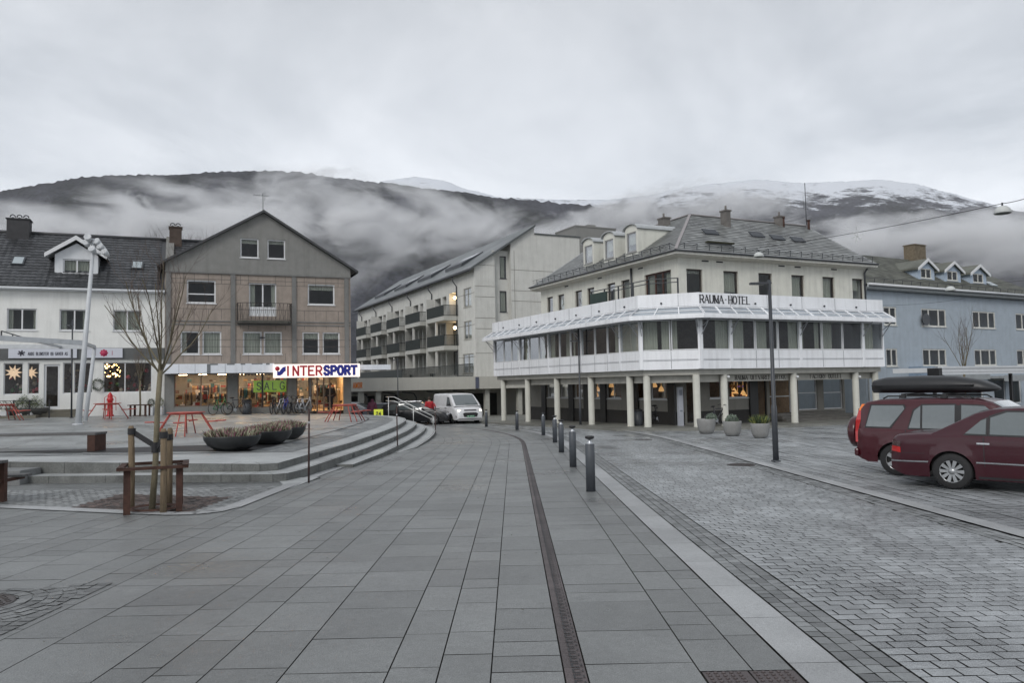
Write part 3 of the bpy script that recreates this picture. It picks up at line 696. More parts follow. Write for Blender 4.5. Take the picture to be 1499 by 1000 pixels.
# sidewalk of the hotel
A_ = atY(1026, 545, 36.6); FR = Fr(A_, 64); FCH = Fr(A_, 109)
B_ = FCH.at(FCH.x(938)); FL = Fr(B_, -26); C_ = FL.at(FL.x(723)); D_ = FR.at(FR.x(1296))
U, V_ = hd(64), hd(-26)
SWP = [(D_+U*14-V_*1.6), (D_-V_*1.6), (FR.at(1)-V_*1.7), (FR.at(-.6)-V_*1.6), (B_-U*1.6-V_*.2), (C_-U*1.6+V_*0), (C_-U*1.6+V_*16), (C_+U*12+V_*16), (D_+U*14+V_*10)]
mb = MB(); mb.m = 0; zs = lambda x, y: gz(x, y)+.10
pp = [(p.x, p.y) for p in SWP]; n = len(pp)
mb.prism(pp, lambda x, y: gz(x, y)-.5, zs); mb.build('hotel_sidewalk', mat('damp_concrete_paving', (.2, .2, .18), .6, .2, 1, bump=.2, dirt=.15, wet=.2), kind='structure')
# ================================================================ BUILDINGS
Z = Vector((0, 0, 1))
def root_M(fr): return fr.P, -(fr.a-90)     # a root standing on the facade line with local x along the facade
def roofmat(name, col, kind):
    """tiled roof: rows from UV-like object coordinates handled with waves"""
    m = mat(name, col, .55, .18, 2.5, bump=.0, tone=.15); return m
# ---------------- building with the sports shop
FI = Fr(atY(241, 607, 43), 67); WI = FI.x(514)
rt = thing('shop_building', 'brown and grey three-storey gabled building over the sports shop', 'building', FI.P, -(67-90)*1.0)
PEB = mat('brown_pebble_render', (.30, .255, .22), .9, .14, 2, bump=.5, bscale=60, dirt=.3)
GREYR = mat('grey_render', (.215, .215, .205), .9, .10, 2, bump=.5, bscale=50, dirt=.25)
BAND = mat('grey_concrete_band', (.17, .17, .165), .85, .12, 2, bump=.3, dirt=.2)
def R_(fr, *r): return fr.rect(*r)
Mi = Matrix()
ops = {k: R_(FI, *v) for k, v in {
 'at1': (351.7, 349, 378.6, 377.5), 'at2': (391.4, 350.8, 417.5, 378.6), 'l2': (273.4, 410, 316, 444), 'door': (364.5, 414.5, 404.7, 463), 'r2': (450.6, 416.6, 490, 449),
 'a': (264.2, 485.2, 292.2, 518.7), 'b': (296.2, 485.2, 324, 518.7), 'c': (355.6, 485.6, 383.3, 518.7), 'd': (386.1, 485.6, 412.8, 518.7), 'e': (442.7, 487.3, 467.6, 518.7), 'f': (472.3, 487.7, 497.5, 518.7)}.items()}
ops['at2'] = (ops['at2'][0], ops['at2'][1], ops['at1'][2], ops['at1'][3])
for g_ in ('abcdef',):
    z0_, z1_ = ops['c'][2:4]
    for q in g_: ops[q] = (ops[q][0], ops[q][1], z0_, z1_)
ops['r2'] = (*ops['r2'][:2], ops['l2'][2]+.05, ops['l2'][3]-.02)
zg = 8.38; zaw = 3.2; zbase = -.6
shopops = [(FI.x(255), FI.x(333), .78, 2.72), (FI.x(348), FI.x(421), .62, 2.72), (FI.x(434), FI.x(453), .62, 2.72), (FI.x(455), FI.x(503), .12, 2.72)]
mb = MB(); mb.m = 0
wall(mb, WI, 2.75, zg, [ops[k] for k in ('l2', 'door', 'r2', 'a', 'b', 'c', 'd', 'e', 'f')])
mb.m = 1; wall(mb, WI, zbase, 2.75, shopops, .2)
# gable
za = 12.0; zs_ = 8.62; xm = FI.x(385.5, 320); ov = .42
def gz_(x): return zs_+(za-zs_)*(1-abs(x-xm)/((xm+ov) if x < xm else (WI+ov-xm)))
a1, a2 = ops['at1'], ops['at2']
xs = sorted([0, a1[0], a1[1], a2[0], a2[1], xm, WI])
for x0, x1 in zip(xs, xs[1:]):
    o_ = [o for o in (a1, a2) if o[0] <= (x0+x1)/2 <= o[1]]
    if not o_: mb.face([(x0, -.05, zg), (x1, -.05, zg), (x1, -.05, gz_(x1)), (x0, -.05, gz_(x0))])
    else:
        o = o_[0]; mb.face([(x0, -.05, zg), (x1, -.05, zg), (x1, -.05, o[2]), (x0, -.05, o[2])]); mb.face([(x0, -.05, o[3]), (x1, -.05, o[3]), (x1, -.05, gz_(x1)), (x0, -.05, gz_(x0))])
        for q in (((x0, o[2]), (x0, o[3])), ((x1, o[3]), (x1, o[2])), ((x0, o[3]), (x1, o[3])), ((x1, o[2]), (x0, o[2]))): mb.face([(q[0][0], -.05, q[0][1]), (q[0][0], .1, q[0][1]), (q[1][0], .1, q[1][1]), (q[1][0], -.05, q[1][1])])
mb.face([(0, -.05, zg), (0, 0, zg-.02), (WI, 0, zg-.02), (WI, -.05, zg)])
DI = 12.
mb.m = 0
for x in (0, WI): mb.face([(x, 0, zbase), (x, DI, zbase), (x, DI, gz_(x)), (x, 0, gz_(x))])
mb.face([(0, DI, zbase), (WI, DI, zbase), (WI, DI, gz_(WI)), (xm, DI, za), (0, DI, gz_(0))])
mb.m = 1; mb.box(.01, .3, 2.76, WI-.01, DI-.01, 2.95); mb.box(.01, .3, 5.42, WI-.01, DI-.01, 5.6); mb.box(.01, .3, 8.4, WI-.01, DI-.01, 8.5); mb.box(.01, 4, .7, WI-.01, 4.1, 12 if False else 8.4)
mb.build('wall', [PEB, GREYR], rt)
mb = MB()
for px_ in (246, 341, 431, 508): x = FI.x(px_); mb.box(x-.13, -.06, 3.2, x+.13, -.001, zg-.02)
for z in (5.42, 5.6): mb.box(0, -.045, z-.03, WI, -.002, z+.03)
mb.box(-.02, -.09, zg-.06, WI+.02, -.052, zg+.02)
mb.build('facade_band', BAND, rt)
mb = MB()   # panel joints
for z in (4.15, 4.55, 6.3, 7.75, 8.0): mb.box(.05, -.006, z-.012, WI-.05, -.0005, z+.012)
for px_ in (268, 284, 305, 324, 352, 364, 404, 418, 446, 463, 478, 496):
    x = FI.x(px_)
    for z0_, z1_ in ((5.7, 6.3), (7.75, 8.3), (3.3, 3.75), (5.15, 5.4)): mb.box(x-.01, -.005, z0_, x+.01, -.0005, z1_)
mb.build('panel_joint', mat('panel_joint_grey', (.10, .09, .085), .9), rt)
# roof: two slopes with thickness, dark edge
ROOFD = mat('dark_roof_sheet', (.045, .047, .05), .5, .2, 3)
mb = MB(); r0, r1 = -ov, WI+ov
for (xa, xb) in ((r0, xm), (xm, r1)):
    for k in range(1): mb.extr([(xa, -.35, gz_(xa)+.0), (xb, -.35, gz_(xb)+.0), (xb, -.35, gz_(xb)+.14), (xa, -.35, gz_(xa)+.14)], (0, DI+.6, 0))
mb.build('roof', ROOFD, rt)
mb = MB(); mb.tube([(xm, .2, za), (xm, .2, za+1.25)], .02, 6); mb.tube([(xm-.55, .2, za+1.1), (xm+.35, .2, za+1.1)], .012, 5)
for q in (-.5, -.35, -.2, -.05, .1, .22): mb.tube([(xm+q, -.1, za+1.1), (xm+q, .5, za+1.1)], .008, 4)
mb.tube([(xm+.1, .2, za+.8), (xm+.12, .2, za+1.3)], .01, 4); mb.build('aerial', DARKM, rt)
mb = MB(); mb.tube([(WI+ov-.05, -.3, gz_(WI+ov)+.05), (WI+ov-.05, DI, gz_(WI+ov)+.05)], .07, 8); mb.tube([(-ov+.05, -.3, gz_(-ov)+.05), (-ov+.05, DI, gz_(-ov)+.05)], .07, 8); mb.build('gutter', BLACK, rt)
window(rt, Matrix.Translation((0, -.05, 0)), a1, (), fw=.07, curtain=[(0, 1, .25)]); window(rt, Matrix.Translation((0, -.05, 0)), a2, (), fw=.07, curtain=[(0, 1, .22)])
window(rt, Mi, ops['l2'], (), (.4,), fw=.08); window(rt, Mi, ops['r2'], (), fw=.08, curtain=[(0, 1, .28)])
o = window(rt, Mi, ops['door'], (.5,), (), fw=.07, sill=False, name='balcony_door', curtain=[(.02, .2, .7), (.85, 1, .7)]); 
mb = MB(); d_ = ops['door']; mb.box(d_[0]+.05, .075, d_[2]+.0, d_[1]-.05, .09, d_[2]+.55); mb.build('door_panel', WHITE, o)
for k in 'abcdef': window(rt, Mi, ops[k], (), fw=.075, curtain=[(0, 1, 1)] if k in 'bcd' else ([(.0, .3, 1)] if k == 'a' else [(0, 1, .3)]))
# balcony
bl, br, _, _ = FI.rect(343.8, 440, 426, 470); zb_ = 6.02-.42
bl, br = 3.45, 6.95
bl, br = FI.x(347), FI.x(425)
BALC = thing('balcony', None, None); BALC.parent = rt
mb = MB(); mb.prism([(bl, 0), (bl, -.75), (bl+.25, -1.0), (br-.25, -1.0), (br, -.75), (br, 0)], zb_-.14, zb_); mb.build('slab', mat('stained_concrete', (.07, .068, .06), .9, .3, 3, bump=.4), BALC)
mb = MB(); zt = zb_+1.0; path = [(bl, 0), (bl, -.75), (bl+.25, -1.0), (br-.25, -1.0), (br, -.75), (br, 0)]
for a, b in zip(path, path[1:]):
    mb.beam((*a, zt), (*b, zt), .05, .03); mb.beam((*a, zb_+.06), (*b, zb_+.06), .03, .02)
    L_ = math.dist(a, b); n = max(1, round(L_/.22))
    for i in range(n):
        p = [a[q]+(b[q]-a[q])*i/n for q in (0, 1)]; q_ = [a[q]+(b[q]-a[q])*(i+1)/n for q in (0, 1)]
        mb.beam((*p, zb_), (*p, zt), .018, .018); mb.beam((*p, zb_+.06), (*q_, zt), .012, .012); 
        if i % 2: mb.beam((*p, zt), (*q_, zb_+.06), .012, .012)
mb.build('railing', mat('brown_black_iron', (.03, .025, .022), .6), BALC)
# canopy and sign
cw = 1.3; zc0, zc1 = 2.62, 3.14
mb = MB(); mb.m = 0; xe = FI.x(566)
mb.box(-.02, -cw, zc0, FI.x(398), -.02, zc1); mb.m = 1; mb.box(FI.x(302), -cw-.012, zc0+.01, FI.x(307), -cw, zc1-.01); mb.m = 0
mb.box(FI.x(398)+.002, -cw+.25, zc0+.1, xe, -.02, zc1-.12)
mb.m = 1
for px_ in (262, 285, 328, 352): mb.box(FI.x(px_)-.008, -cw-.004, zc0+.01, FI.x(px_)+.008, -cw, zc1-.01)
random.seed(11); x = 2.3
while x < 5.4: w_ = random.uniform(.15, .7); mb.box(x, -cw-.006, zc1-random.uniform(.05, .09), x+w_, -cw+.0, zc1+.004); x += w_+random.uniform(.05, .5)
mb.build('canopy', [mat('white_canopy_sheet', (.72, .75, .80), .45, .06, 2, dirt=.12), mat('canopy_joint', (.16, .17, .18), .7)], rt)
mb = MB(); x = FI.x(330)
while x < FI.x(500): mb.face([(x, -cw+.02, zc0+.02), (x+.17, -cw+.02, zc0+.02), (x+.16, -cw+.02, zc0-.1), (x+.085, -cw+.02, zc0-.17), (x+.01, -cw+.02, zc0-.1)]); x += .18
mb.box(FI.x(250), -cw+.03, zc0-.05, FI.x(512), -.3, zc0-.002)
mb.build('awning_fringe', mat('dark_awning_cloth', (.05, .045, .04), .9), rt)
SIGNW = mat('lit_sign_face', (.75, .72, .68), .4, .03, 1, emit=.55, ecol=(1, .82, .72))
SRED = mat('sign_red', (.42, .012, .03), .4, .03); SBLUE = mat('sign_blue', (.012, .02, .25), .4, .03)
def fpt(px, py, d=0): x, z = FI.off(d).xz(px, py); return x, z
fs = FI.off(-cw-.3); sx0, sx1 = fs.x(400.5), fs.x(527); sz0, sz1 = fs.xz(460, 552.6)[1], fs.xz(460, 533)[1]
# off() frames share u and the origin slides along the normal only
st = thing('shop_sign', 'lit white shop sign reading INTERSPORT in red and blue letters', 'sign', FI.P, -(67-90))
mb = MB(); mb.box(sx0, -cw-.3, sz0, sx1, -cw-.02, sz1); mb.build('sign_box', SIGNW, st)
H_ = sz1-sz0; W_ = sx1-sx0; nf = Vector((0, -1, 0)); X_ = Vector((1, 0, 0)); y_ = -cw-.301
mr_, mbl = MB(), MB()
text(mr_, 'INTER', (sx0+W_*.125, y_, sz0+H_*.17), X_, nf, W_*.425, H_*.66, H_*.13, gap=.24)
text(mbl, 'SPORT', (sx0+W_*.575, y_, sz0+H_*.20), X_, nf, W_*.385, H_*.62, H_*.20, gap=.32)
mr_.lathe([(H_*.165, 0), (H_*.165, -.02), (.001, -.021)], (sx0+H_*.27, y_, sz0+H_*.68), 20, axis='y')
K = [(.25, .18), (.25, .52), (.40, .45), (.52, .62), (.65, .78), (.86, .84), (.86, .5), (.74, .42), (.6, .25), (.45, .16)]
mbl.extr([(sx0+H_*a, y_, sz0+H_*b) for a, b in K], (0, -.02, 0))
mr_.build('red_lettering', SRED, st); mbl.build('blue_lettering', SBLUE, st)
# banner SALG inside the glass
fb = FI.off(.35); bx0, bx1 = fb.x(371), fb.x(421); bz0, bz1 = fb.xz(396, 574)[1], fb.xz(396, 557)[1]
bt = thing('sale_banner', 'lime green banner with hand-painted SALG hanging in the shop window', 'banner', FI.P, -(67-90))
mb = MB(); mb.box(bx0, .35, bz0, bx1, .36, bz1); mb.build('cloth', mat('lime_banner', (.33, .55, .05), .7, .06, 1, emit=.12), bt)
mb = MB(); text(mb, 'SALG', (bx0+.18, .349, bz0+.14), X_, nf, bx1-bx0-.36, bz1-bz0-.26, .05, gap=.7, depth=.008); mb.build('lettering', BLACK, bt)
# shop interior: warm lit room, racks and goods
ROOM = mat('warm_shop_wall', (.68, .52, .34), .8, .25, 2.5)
mb = MB(); mb.box(.1, .3, .3, WI-.1, 5.5, .34); mb.box(.1, 5.5, .3, WI-.1, 5.6, 2.74); mb.box(.1, .3, 2.66, WI-.1, 5.5, 2.70)
mb.box(.05, .3, .3, .1, 5.5, 2.7); mb.box(WI-.1, .3, .3, WI-.05, 5.5, 2.7); mb.build('shop_room', ROOM, rt)
LAMP = mat('warm_shop_lamp', (1, .8, .55), .5, 0, emit=17, ecol=(1, .70, .40))
mb = MB()
for i in range(9):
    for j in range(3): mb = MB(); mb.box(.7+i*1.08, .9+j*1.6, 2.6, 1.15+i*1.08, 1.2+j*1.6, 2.655); mb.build('ceiling_lamp', LAMP, rt)
for k, (a, b, c, d) in enumerate(shopops):
    mull = {0: (.5,), 1: (.5,), 2: (), 3: (.02,)}[k]
    if k < 3: window(rt, Mi, (a, b, c, d), mull, fw=.06, fm=mat('shop_frame', (.16, .12, .09), .5), glass=CLEAR, sill=False, name='shop_window')
a, b, c, d = shopops[3]; window(rt, Mi, (a, a+(b-a)*.6, c, d), (.33, .66), (.25,), fw=.07, fm=mat('shop_frame', (.2, .15, .1), .5), glass=CLEAR, sill=False, name='shop_door')
random.seed(21)
GOODS = [mat('goods_'+n, c, .8, .3, 6) for n, c in (('black', (.015, .015, .015)), ('brown', (.07, .04, .025)), ('red', (.25, .03, .02)), ('white', (.6, .55, .5)), ('tan', (.35, .22, .1)), ('teal', (.03, .10, .12)))]
def rack(x, y, w_, h_, label):
    r = thing('clothes_rack', label, 'clothes rack', FI.P+FI.u*x-FI.n*y+Z*.34, -(67-90), 'goods racks in the sports shop')
    m2 = MB(); m2.tube([(-w_/2, 0, 0), (-w_/2, 0, h_), (w_/2, 0, h_), (w_/2, 0, 0)], .02, 6); m2.build('frame', STEEL, r)
    m2 = MB(); xx = -w_/2+.03
    while xx < w_/2-.06:
        t_ = random.uniform(.04, .11); m2.m = random.choice([0, 0, 1, 1, 2, 3, 4, 5]); hh = random.uniform(.5, .85)
        P = [(xx, -.22, h_-.08), (xx, .22, h_-.08), (xx, .27, h_-.2), (xx, .2, h_-hh), (xx, -.2, h_-hh), (xx, -.27, h_-.2)]; m2.extr(P, (t_*.8, 0, 0)); xx += t_
    m2.build('clothes', GOODS, r)
L1 = ['low rack of jackets behind the left shop pane', 'tall rack of jackets deep behind the left shop pane', 'rack of clothes just left of the first pillar', 'rack of clothes below the green banner', 'rack of dark clothes right of the first pillar', 'tall rack at the back of the middle pane', 'rack of clothes in front of the second pillar', 'rack of clothes inside the entrance', 'tall rack at the back left corner of the shop']
for i, (x, y, w_, h_) in enumerate([(1.6, 1.2, 1.3, 1.3), (2.2, 3, 1.6, 1.7), (3.1, 1.5, .9, 1.2), (6.0, 1.6, 1.3, 1.2), (4.5, 1.3, 1.0, 1.5), (5.6, 3.5, 2, 1.8), (7.0, 1.8, .8, 1.4), (9.2, 3, 1.3, 1.6), (1.2, 4.3, 1.5, 1.9)]): rack(x, y, w_, h_, L1[i])

mb = MB()
for i in range(420):
    mb.m = random.choice([0, 1, 1, 2, 3, 3, 4, 5]); x = random.uniform(.2, WI-.3); z = .5+.34*random.randrange(6); w_, h_ = random.uniform(.06, .3), random.uniform(.05, .28); y = random.choice([5.3, 5.3, 3.2, 2.2, .75]); 
    if y < 1 and z > 1.2: z = .5+random.random()*.3
    mb.box(x, y, z, x+w_, y+.12, z+h_)
o_ = mb.build('shelf_goods', GOODS, label='crowded shelves of small goods inside the sports shop', kind='stuff'); o_.location = FI.P; o_.rotation_euler = (0, 0, rad(23))
# ---------------- white flower-shop building at the left
F0 = FI.off(.25); xR = -.02; xL = F0.x(-150)
r0t = thing('white_building', 'long white building with dark tiled roof over the flower shop', 'building', F0.P, -(67-90))
CREAM = mat('white_render', (.74, .745, .72), .85, .05, 1.5, bump=.25, bscale=50, dirt=.14)
up = [F0.rect(10, 452, 54, 483), F0.rect(87, 453, 130.5, 484), F0.rect(165.5, 455.5, 206.5, 486)]
zu0, zu1 = up[1][2], up[1][3]
ups = [(a, b, zu0, zu1) for a, b, _, _ in up]; dx = ups[1][0]-ups[0][0]; wdt = ups[0][1]-ups[0][0]
for k in (1, 2, 3): ups.append((ups[0][0]-dx*k, ups[0][0]-dx*k+wdt, zu0, zu1))
ups = [o for o in ups if o[0] > xL+.2]
ze = 7.3
zsb = .34
g0 = [F0.rect(5, 531, 34, 577), F0.rect(40.5, 531, 58, 577), F0.rect(64, 534, 88, 588), F0.rect(92, 531, 106, 576), F0.rect(108, 531, 136, 576), F0.rect(151, 531, 222.5, 575), F0.rect(-70, 531, 0, 577)]
ztop = F0.xz(100, 531)[1]; zbt = F0.xz(100, 576.5)[1]
g0 = [(a, b, (zbt if i != 2 else .88), ztop if i != 2 else ztop-.08) for i, (a, b, c, d) in enumerate(g0)]
mb = MB(); mb.m = 0; wall(mb, xR, zbase, ze, ups+g0, .14, xL)
mb.m = 0; mb.face([(xL, 0, zbase), (xL, 10, zbase), (xL, 10, ze), (xL, 5, 10.6), (xL, 0, ze)])
mb.box(xL, .35, 4.0, xR, 10, 4.2); mb.box(xL, 4.0, .3, xR, 4.1, 7)
mb.build('wall', CREAM, r0t)
fr_ = F0.off(5); zr = fr_.xz(120, 346)[1]; 
xr_end = 3.2
TILE = mat('dark_glazed_tile', (.05, .052, .056), .42, .15, 3, tone=.35)
def tiled(mb, p0, pu, pv, L, H, tw, th, lift=.03):
    """courses of overlapping tiles; p0 eave corner, pu along, pv up the slope (unit)"""
    nn = pu.cross(pv).normalized(); nr = int(H/th); nc = int(L/tw)
    for r in range(nr):
        for c in range(nc):
            a = p0+pu*(c*tw)+pv*(r*th); e = lift; tn = random.random()
            # rolled profile: two facets per tile
            q = [a+nn*e, a+pu*tw*.55+nn*(e+.025), a+pu*tw+nn*e]; s_ = [x+pv*th*1.0-nn*(e*.8) for x in q]
            mb.face([q[0], q[1], s_[1], s_[0]], tn); mb.face([q[1], q[2], s_[2], s_[1]], tn)
            mb.face([q[0]-nn*e, q[1]-nn*(e+.02), q[1], q[0]], tn*.5); mb.face([q[1]-nn*(e+.02), q[2]-nn*e, q[2], q[1]], tn*.5)
mb = MB(); ev = Vector((xL-.2, -.35, ze+.0)); slope = Vector((0, 5.35, zr-ze)); Hs = slope.length; slope.normalize()
tiled(mb, ev, Vector((1, 0, 0)), slope, -xL, Hs, .3, .34); tiled(mb, Vector((.1, -.35, ze))+slope*4.1, Vector((1, 0, 0)), slope, xr_end, Hs-4.1, .3, .34)
mb.face([(xL-.2, -.35, ze-.03), (xR, -.35, ze-.03), (xR, 5, zr-.03), (xL-.2, 5, zr-.03)]); mb.face([(xL-.2, 5, zr), (xr_end, 5, zr), (xr_end, 10.4, ze), (xL-.2, 10.4, ze)])
roof0 = mb.build('roof', TILE, r0t)
mb = MB(); mb.tube([(xL-.2, 5, zr+.05), (xr_end, 5, zr+.05)], .1, 6); mb.build('ridge_cap', TILE, roof0)
mb = MB(); mb.box(xL-.2, -.43, ze-.13, xR, -.31, ze-.02); mb.box(xL-.2, -.3, ze-.18, xR, 0, ze-.14)
mb.build('gutter', mat('white_gutter', (.6, .62, .64), .4, .05), r0t)
mb = MB(); x = xL
while x < xR-.2: mb.box(x, -.34, ze+.0, x+.03, -.31, ze+.2); x += .85
mb.beam((xL, -.3, ze+.2), (xR, -.3, ze+.2), .02, .02); mb.beam((xL, -.3, ze+.12), (xR, -.3, ze+.12), .015, .015)
mb.build('snow_guard', DARKM, r0t)
def chimney(parent, x0, x1, y0, y1, z0, z1, m, pots, name='chimney'):
    m2 = MB(); m2.box(x0, y0, z0, x1, y1, z1); m2.box(x0-.05, y0-.05, z1+.001, x1+.05, y1+.05, z1+.07); c = m2.build(name, m, parent)
    m2 = MB()
    for q in pots:
        xx = x0+(x1-x0)*q; m2.tube([(xx, (y0+y1)/2, z1+.05), (xx, (y0+y1)/2, z1+.2)], .06, 8)
        m2.tube([(xx-.13, (y0+y1)/2, z1+.2), (xx-.1, (y0+y1)/2, z1+.3), (xx, (y0+y1)/2, z1+.35), (xx+.1, (y0+y1)/2, z1+.3), (xx+.13, (y0+y1)/2, z1+.2)], .035, 6)
    m2.build('chimney_pot', DARKM, c)
f5 = F0.off(4.5); x0_, x1_, _, z1_ = f5.rect(10.5, 322, 43.5, 350)
chimney(r0t, x0_, x1_, 4.3, 5.2, zr-.8, z1_, mat('slate_clad_chimney', (.035, .035, .038), .7, .2), (.2, .5, .8))
x0_, x1_, _, z1_ = f5.rect(248, 334, 266, 350)
chimney(r0t, x0_, x1_, 4.3, 5.1, zr-1.5, z1_, mat('brown_chimney_brick', (.07, .05, .04), .8, .3), (.25, .7))
mb = MB(); mb.extr([(-.05, -.2, ze-.3), (-.05, -.2, ze+.25), (-.05, 5, zr+.25), (-.05, 5, zr-2)], (.45, 0, 0)); mb.build('fire_wall', GREYR, r0t)
# dormer
fd = F0.off(1.0); dl, dr, dz0, _ = fd.rect(80, 380, 143.5, 407.5); dzt = fd.xz(112, 376)[1]; dzp = fd.xz(112.5, 352)[1]
dz0 = ze+1.0*(zr-ze)/5.35+.25
dm = thing('dormer', None, None); dm.parent = r0t
wl, wr, wz0, wz1 = fd.rect(92, 379.5, 133, 406)
mb = MB(); mb.M = Matrix.Translation((0, 1.0, 0)); wall(mb, dr, dz0-.3, dzt+.1, [(wl, wr, dz0+.02, wz1)], .1, dl)
dc = (dl+dr)/2; mb.face([(dl, 0, dzt+.1), (dr, 0, dzt+.1), (dc, 0, dzp-.15)])
for x in (dl, dr): mb.face([(x, 0, dz0-.3), (x, 4, dz0-.3), (x, 4, dzt+.1), (x, 0, dzt+.1)])
mb.build('cheek', WHITE, dm)
mb = MB()
for sgn, xe_ in ((-1, dl-.45), (1, dr+.45)):
    mb.extr([(dc, .62, dzp-.02), (xe_, .62, dzt-.12), (xe_, .62, dzt+.1), (dc, .62, dzp+.22)], (0, .12, 0))
    mb.extr([(dc, .74, dzp+.14), (xe_, .74, dzt+.02), (xe_, .74, dzt+.1), (dc, .74, dzp+.22)], (0, 3.2, 0))
mb.build('verge_board', FRAMEW, dm)
window(dm, Matrix.Translation((0, 1.0, 0)), (wl, wr, dz0+.02, wz1), (.5,), fw=.07, curtain=[(0, 1, 1)])
for (a, b, c, d) in ((17.5, 378, 36.5, 393.5), (192, 385, 210, 398.5)):
    m2 = MB(); k = (zr-ze)/5.35; q = F0.off(1.9).rect(a, b, c, d); zc_ = ze+(1.9+.35)*k
    X0, X1 = q[0], q[1]; s1 = slope; nn = Vector((0, -s1.z, s1.y)); c0 = Vector(((X0+X1)/2, 1.9, zc_+.03))
    for (h, w_, t0, t1) in ((.9, X1-X0, .0, .10),):
        P = [c0+Vector((sx*w_/2, 0, 0))+s1*(sy*h/2)+nn*t0 for sx, sy in ((-1, -1), (1, -1), (1, 1), (-1, 1))]; m2.extr(P, nn*(t1-t0))
    sk = m2.build('skylight', DARKM, r0t); m3 = MB(); w_ = X1-X0-.14; P = [c0+Vector((sx*w_/2, 0, 0))+s1*(sy*.78/2)+nn*.112 for sx, sy in ((-1, -1), (1, -1), (1, 1), (-1, 1))]; m3.face(P)
    m3.build('pane', mat('skylight_glass', (.35, .40, .42), .08, .05, spec=1.0), sk)
for i, o_ in enumerate(ups): window(r0t, Mi, o_, (.5,), fw=.06, curtain=[[(0, .16, 1), (.9, 1, 1)], [(.02, .2, 1), (.8, 1, 1)], [(0, 1, 1)]][i % 3])
for i, o_ in enumerate(g0):
    if i == 2: window(r0t, Mi, o_, (), (), fw=.11, sill=False, name='door', glass=CLEAR)
    else: window(r0t, Mi, o_, (.44,) if i == 5 else (), fw=.05, sill=False, name='shop_window', glass=CLEAR)
zs0, zs1 = F0.xz(100, 526.5)[1], F0.xz(100, 509.5)[1]
mb = MB(); mb.box(xL, -.10, zs0, xR, -.003, zs1); mb.build('sign_band', mat('dark_grey_fascia', (.10, .105, .105), .6, .1), r0t)
fsn = F0.off(-.18)
def panel(x0, x1, label, name='shop_sign'):
    r = thing(name, label, 'sign', F0.P, -(67-90)); a, b = fsn.x(x0), fsn.x(x1); z0_, z1_ = zs0+.08, zs1-.02
    m2 = MB(); m2.box(a, -.19, z0_, b, -.105, z1_); m2.build('board', mat('pale_sign_board', (.58, .60, .66), .45, .03), r); return r, a, b, z0_, z1_
r, a, b, z0_, z1_ = panel(11.5, 103, 'long white sign board of the flower shop with a flower mark'); m2 = MB()
text(m2, 'AUDS BLOMSTER OG GAVER AS', (a+(b-a)*.31, -.191, z0_+.15), X_, nf, (b-a)*.64, .15, .022, gap=.35, depth=.008); cx2, cz2 = a+(b-a)*.205, (z0_+z1_)/2
for k in range(6): m2.beam((cx2, -.196, cz2), (cx2+.17*math.cos(k*1.047+.3), -.196, cz2+.15*math.sin(k*1.047+.3)), .01, .07)
m2.build('lettering', mat('sign_dark_grey', (.05, .05, .07), .6), r)
r, a, b, z0_, z1_ = panel(104.5, 112, 'narrow blank white sign panel beside the long flower shop board')
r, a, b, z0_, z1_ = panel(124, 179, 'white sign board with a red flower emblem in its middle'); m2 = MB(); cx2, cz2 = a+(b-a)*.5, (z0_+z1_)/2
m2.lathe([(.17, 0), (.17, -.01), (.001, -.011)], (cx2, -.191, cz2), 18, axis='y')
for k in range(8): m2.ball((cx2+.15*math.cos(k*.785), -.197, cz2+.15*math.sin(k*.785)), .055, 8, 4, (1, .1, 1))
for s_ in (-1, 1): m2.beam((cx2+s_*.4, -.194, cz2-.12), (cx2+s_*.4, -.194, cz2+.12), .006, .02)
m2.build('emblem', mat('sign_crimson', (.42, .03, .09), .5), r)
# shop inside the flower shop
mb = MB(); mb.box(xL, .5, .5, -.1, 3.9, .55); mb.box(xL, 3.6, .5, -.1, 3.7, 4); mb.build('shop_room', mat('dim_shop_wall', (.14, .12, .10), .9, .4, 2), r0t)
rng = random.Random(5)
GL2 = mat('golden_lamp_glow', (1, .7, .3), .5, 0, emit=5, ecol=(1, .62, .25)); PAPER = mat('paper_star', (.7, .6, .48), .8, .1, emit=.35, ecol=(1, .7, .45))
fw_ = F0.off(.5)
lampn = ['large paper star lamp hanging in the left flower shop window', 'small paper star lamp hanging in the narrow flower shop window']
for i, (px, py, rr) in enumerate(((20, 545.5, .42), (45, 546, .36))):
    x, z = fw_.xz(px, py); m2 = MB()
    for k in range(9):
        a = 2*math.pi*k/9; m2.add(tuple(m2.pts([(x+rr*math.cos(a), .5, z+rr*math.sin(a)), (x+rr*.45*math.cos(a+.35), .5, z+rr*.45*math.sin(a+.35)), (x, .38, z)])+j for j in range(3))); m2.add(tuple(m2.pts([(x+rr*.45*math.cos(a-.35), .5, z+rr*.45*math.sin(a-.35)), (x+rr*math.cos(a), .5, z+rr*math.sin(a)), (x, .38, z)])+j for j in range(3)))
    o_ = m2.build('paper_star', PAPER, label=lampn[i], cat='window lamp', group='paper stars in the flower shop windows'); o_.location = F0.P; o_.rotation_euler = (0, 0, rad(23))
m2 = MB()
for k in range(26): 
    x, z = fw_.xz(rng.uniform(153, 176), rng.uniform(532, 552)); m2.ball((x, .5+rng.random()*.5, z), rng.uniform(.02, .055), 6, 4)
o_ = m2.build('lamp_cluster', GL2, label='cluster of golden glass lamps hanging behind the large right window', cat='window lamp'); o_.location = F0.P; o_.rotation_euler = (0, 0, rad(23))
cols = [(.3, .05, .06), (.05, .12, .05), (.4, .36, .3), (.08, .05, .04), (.25, .2, .12)]
m2 = MB()
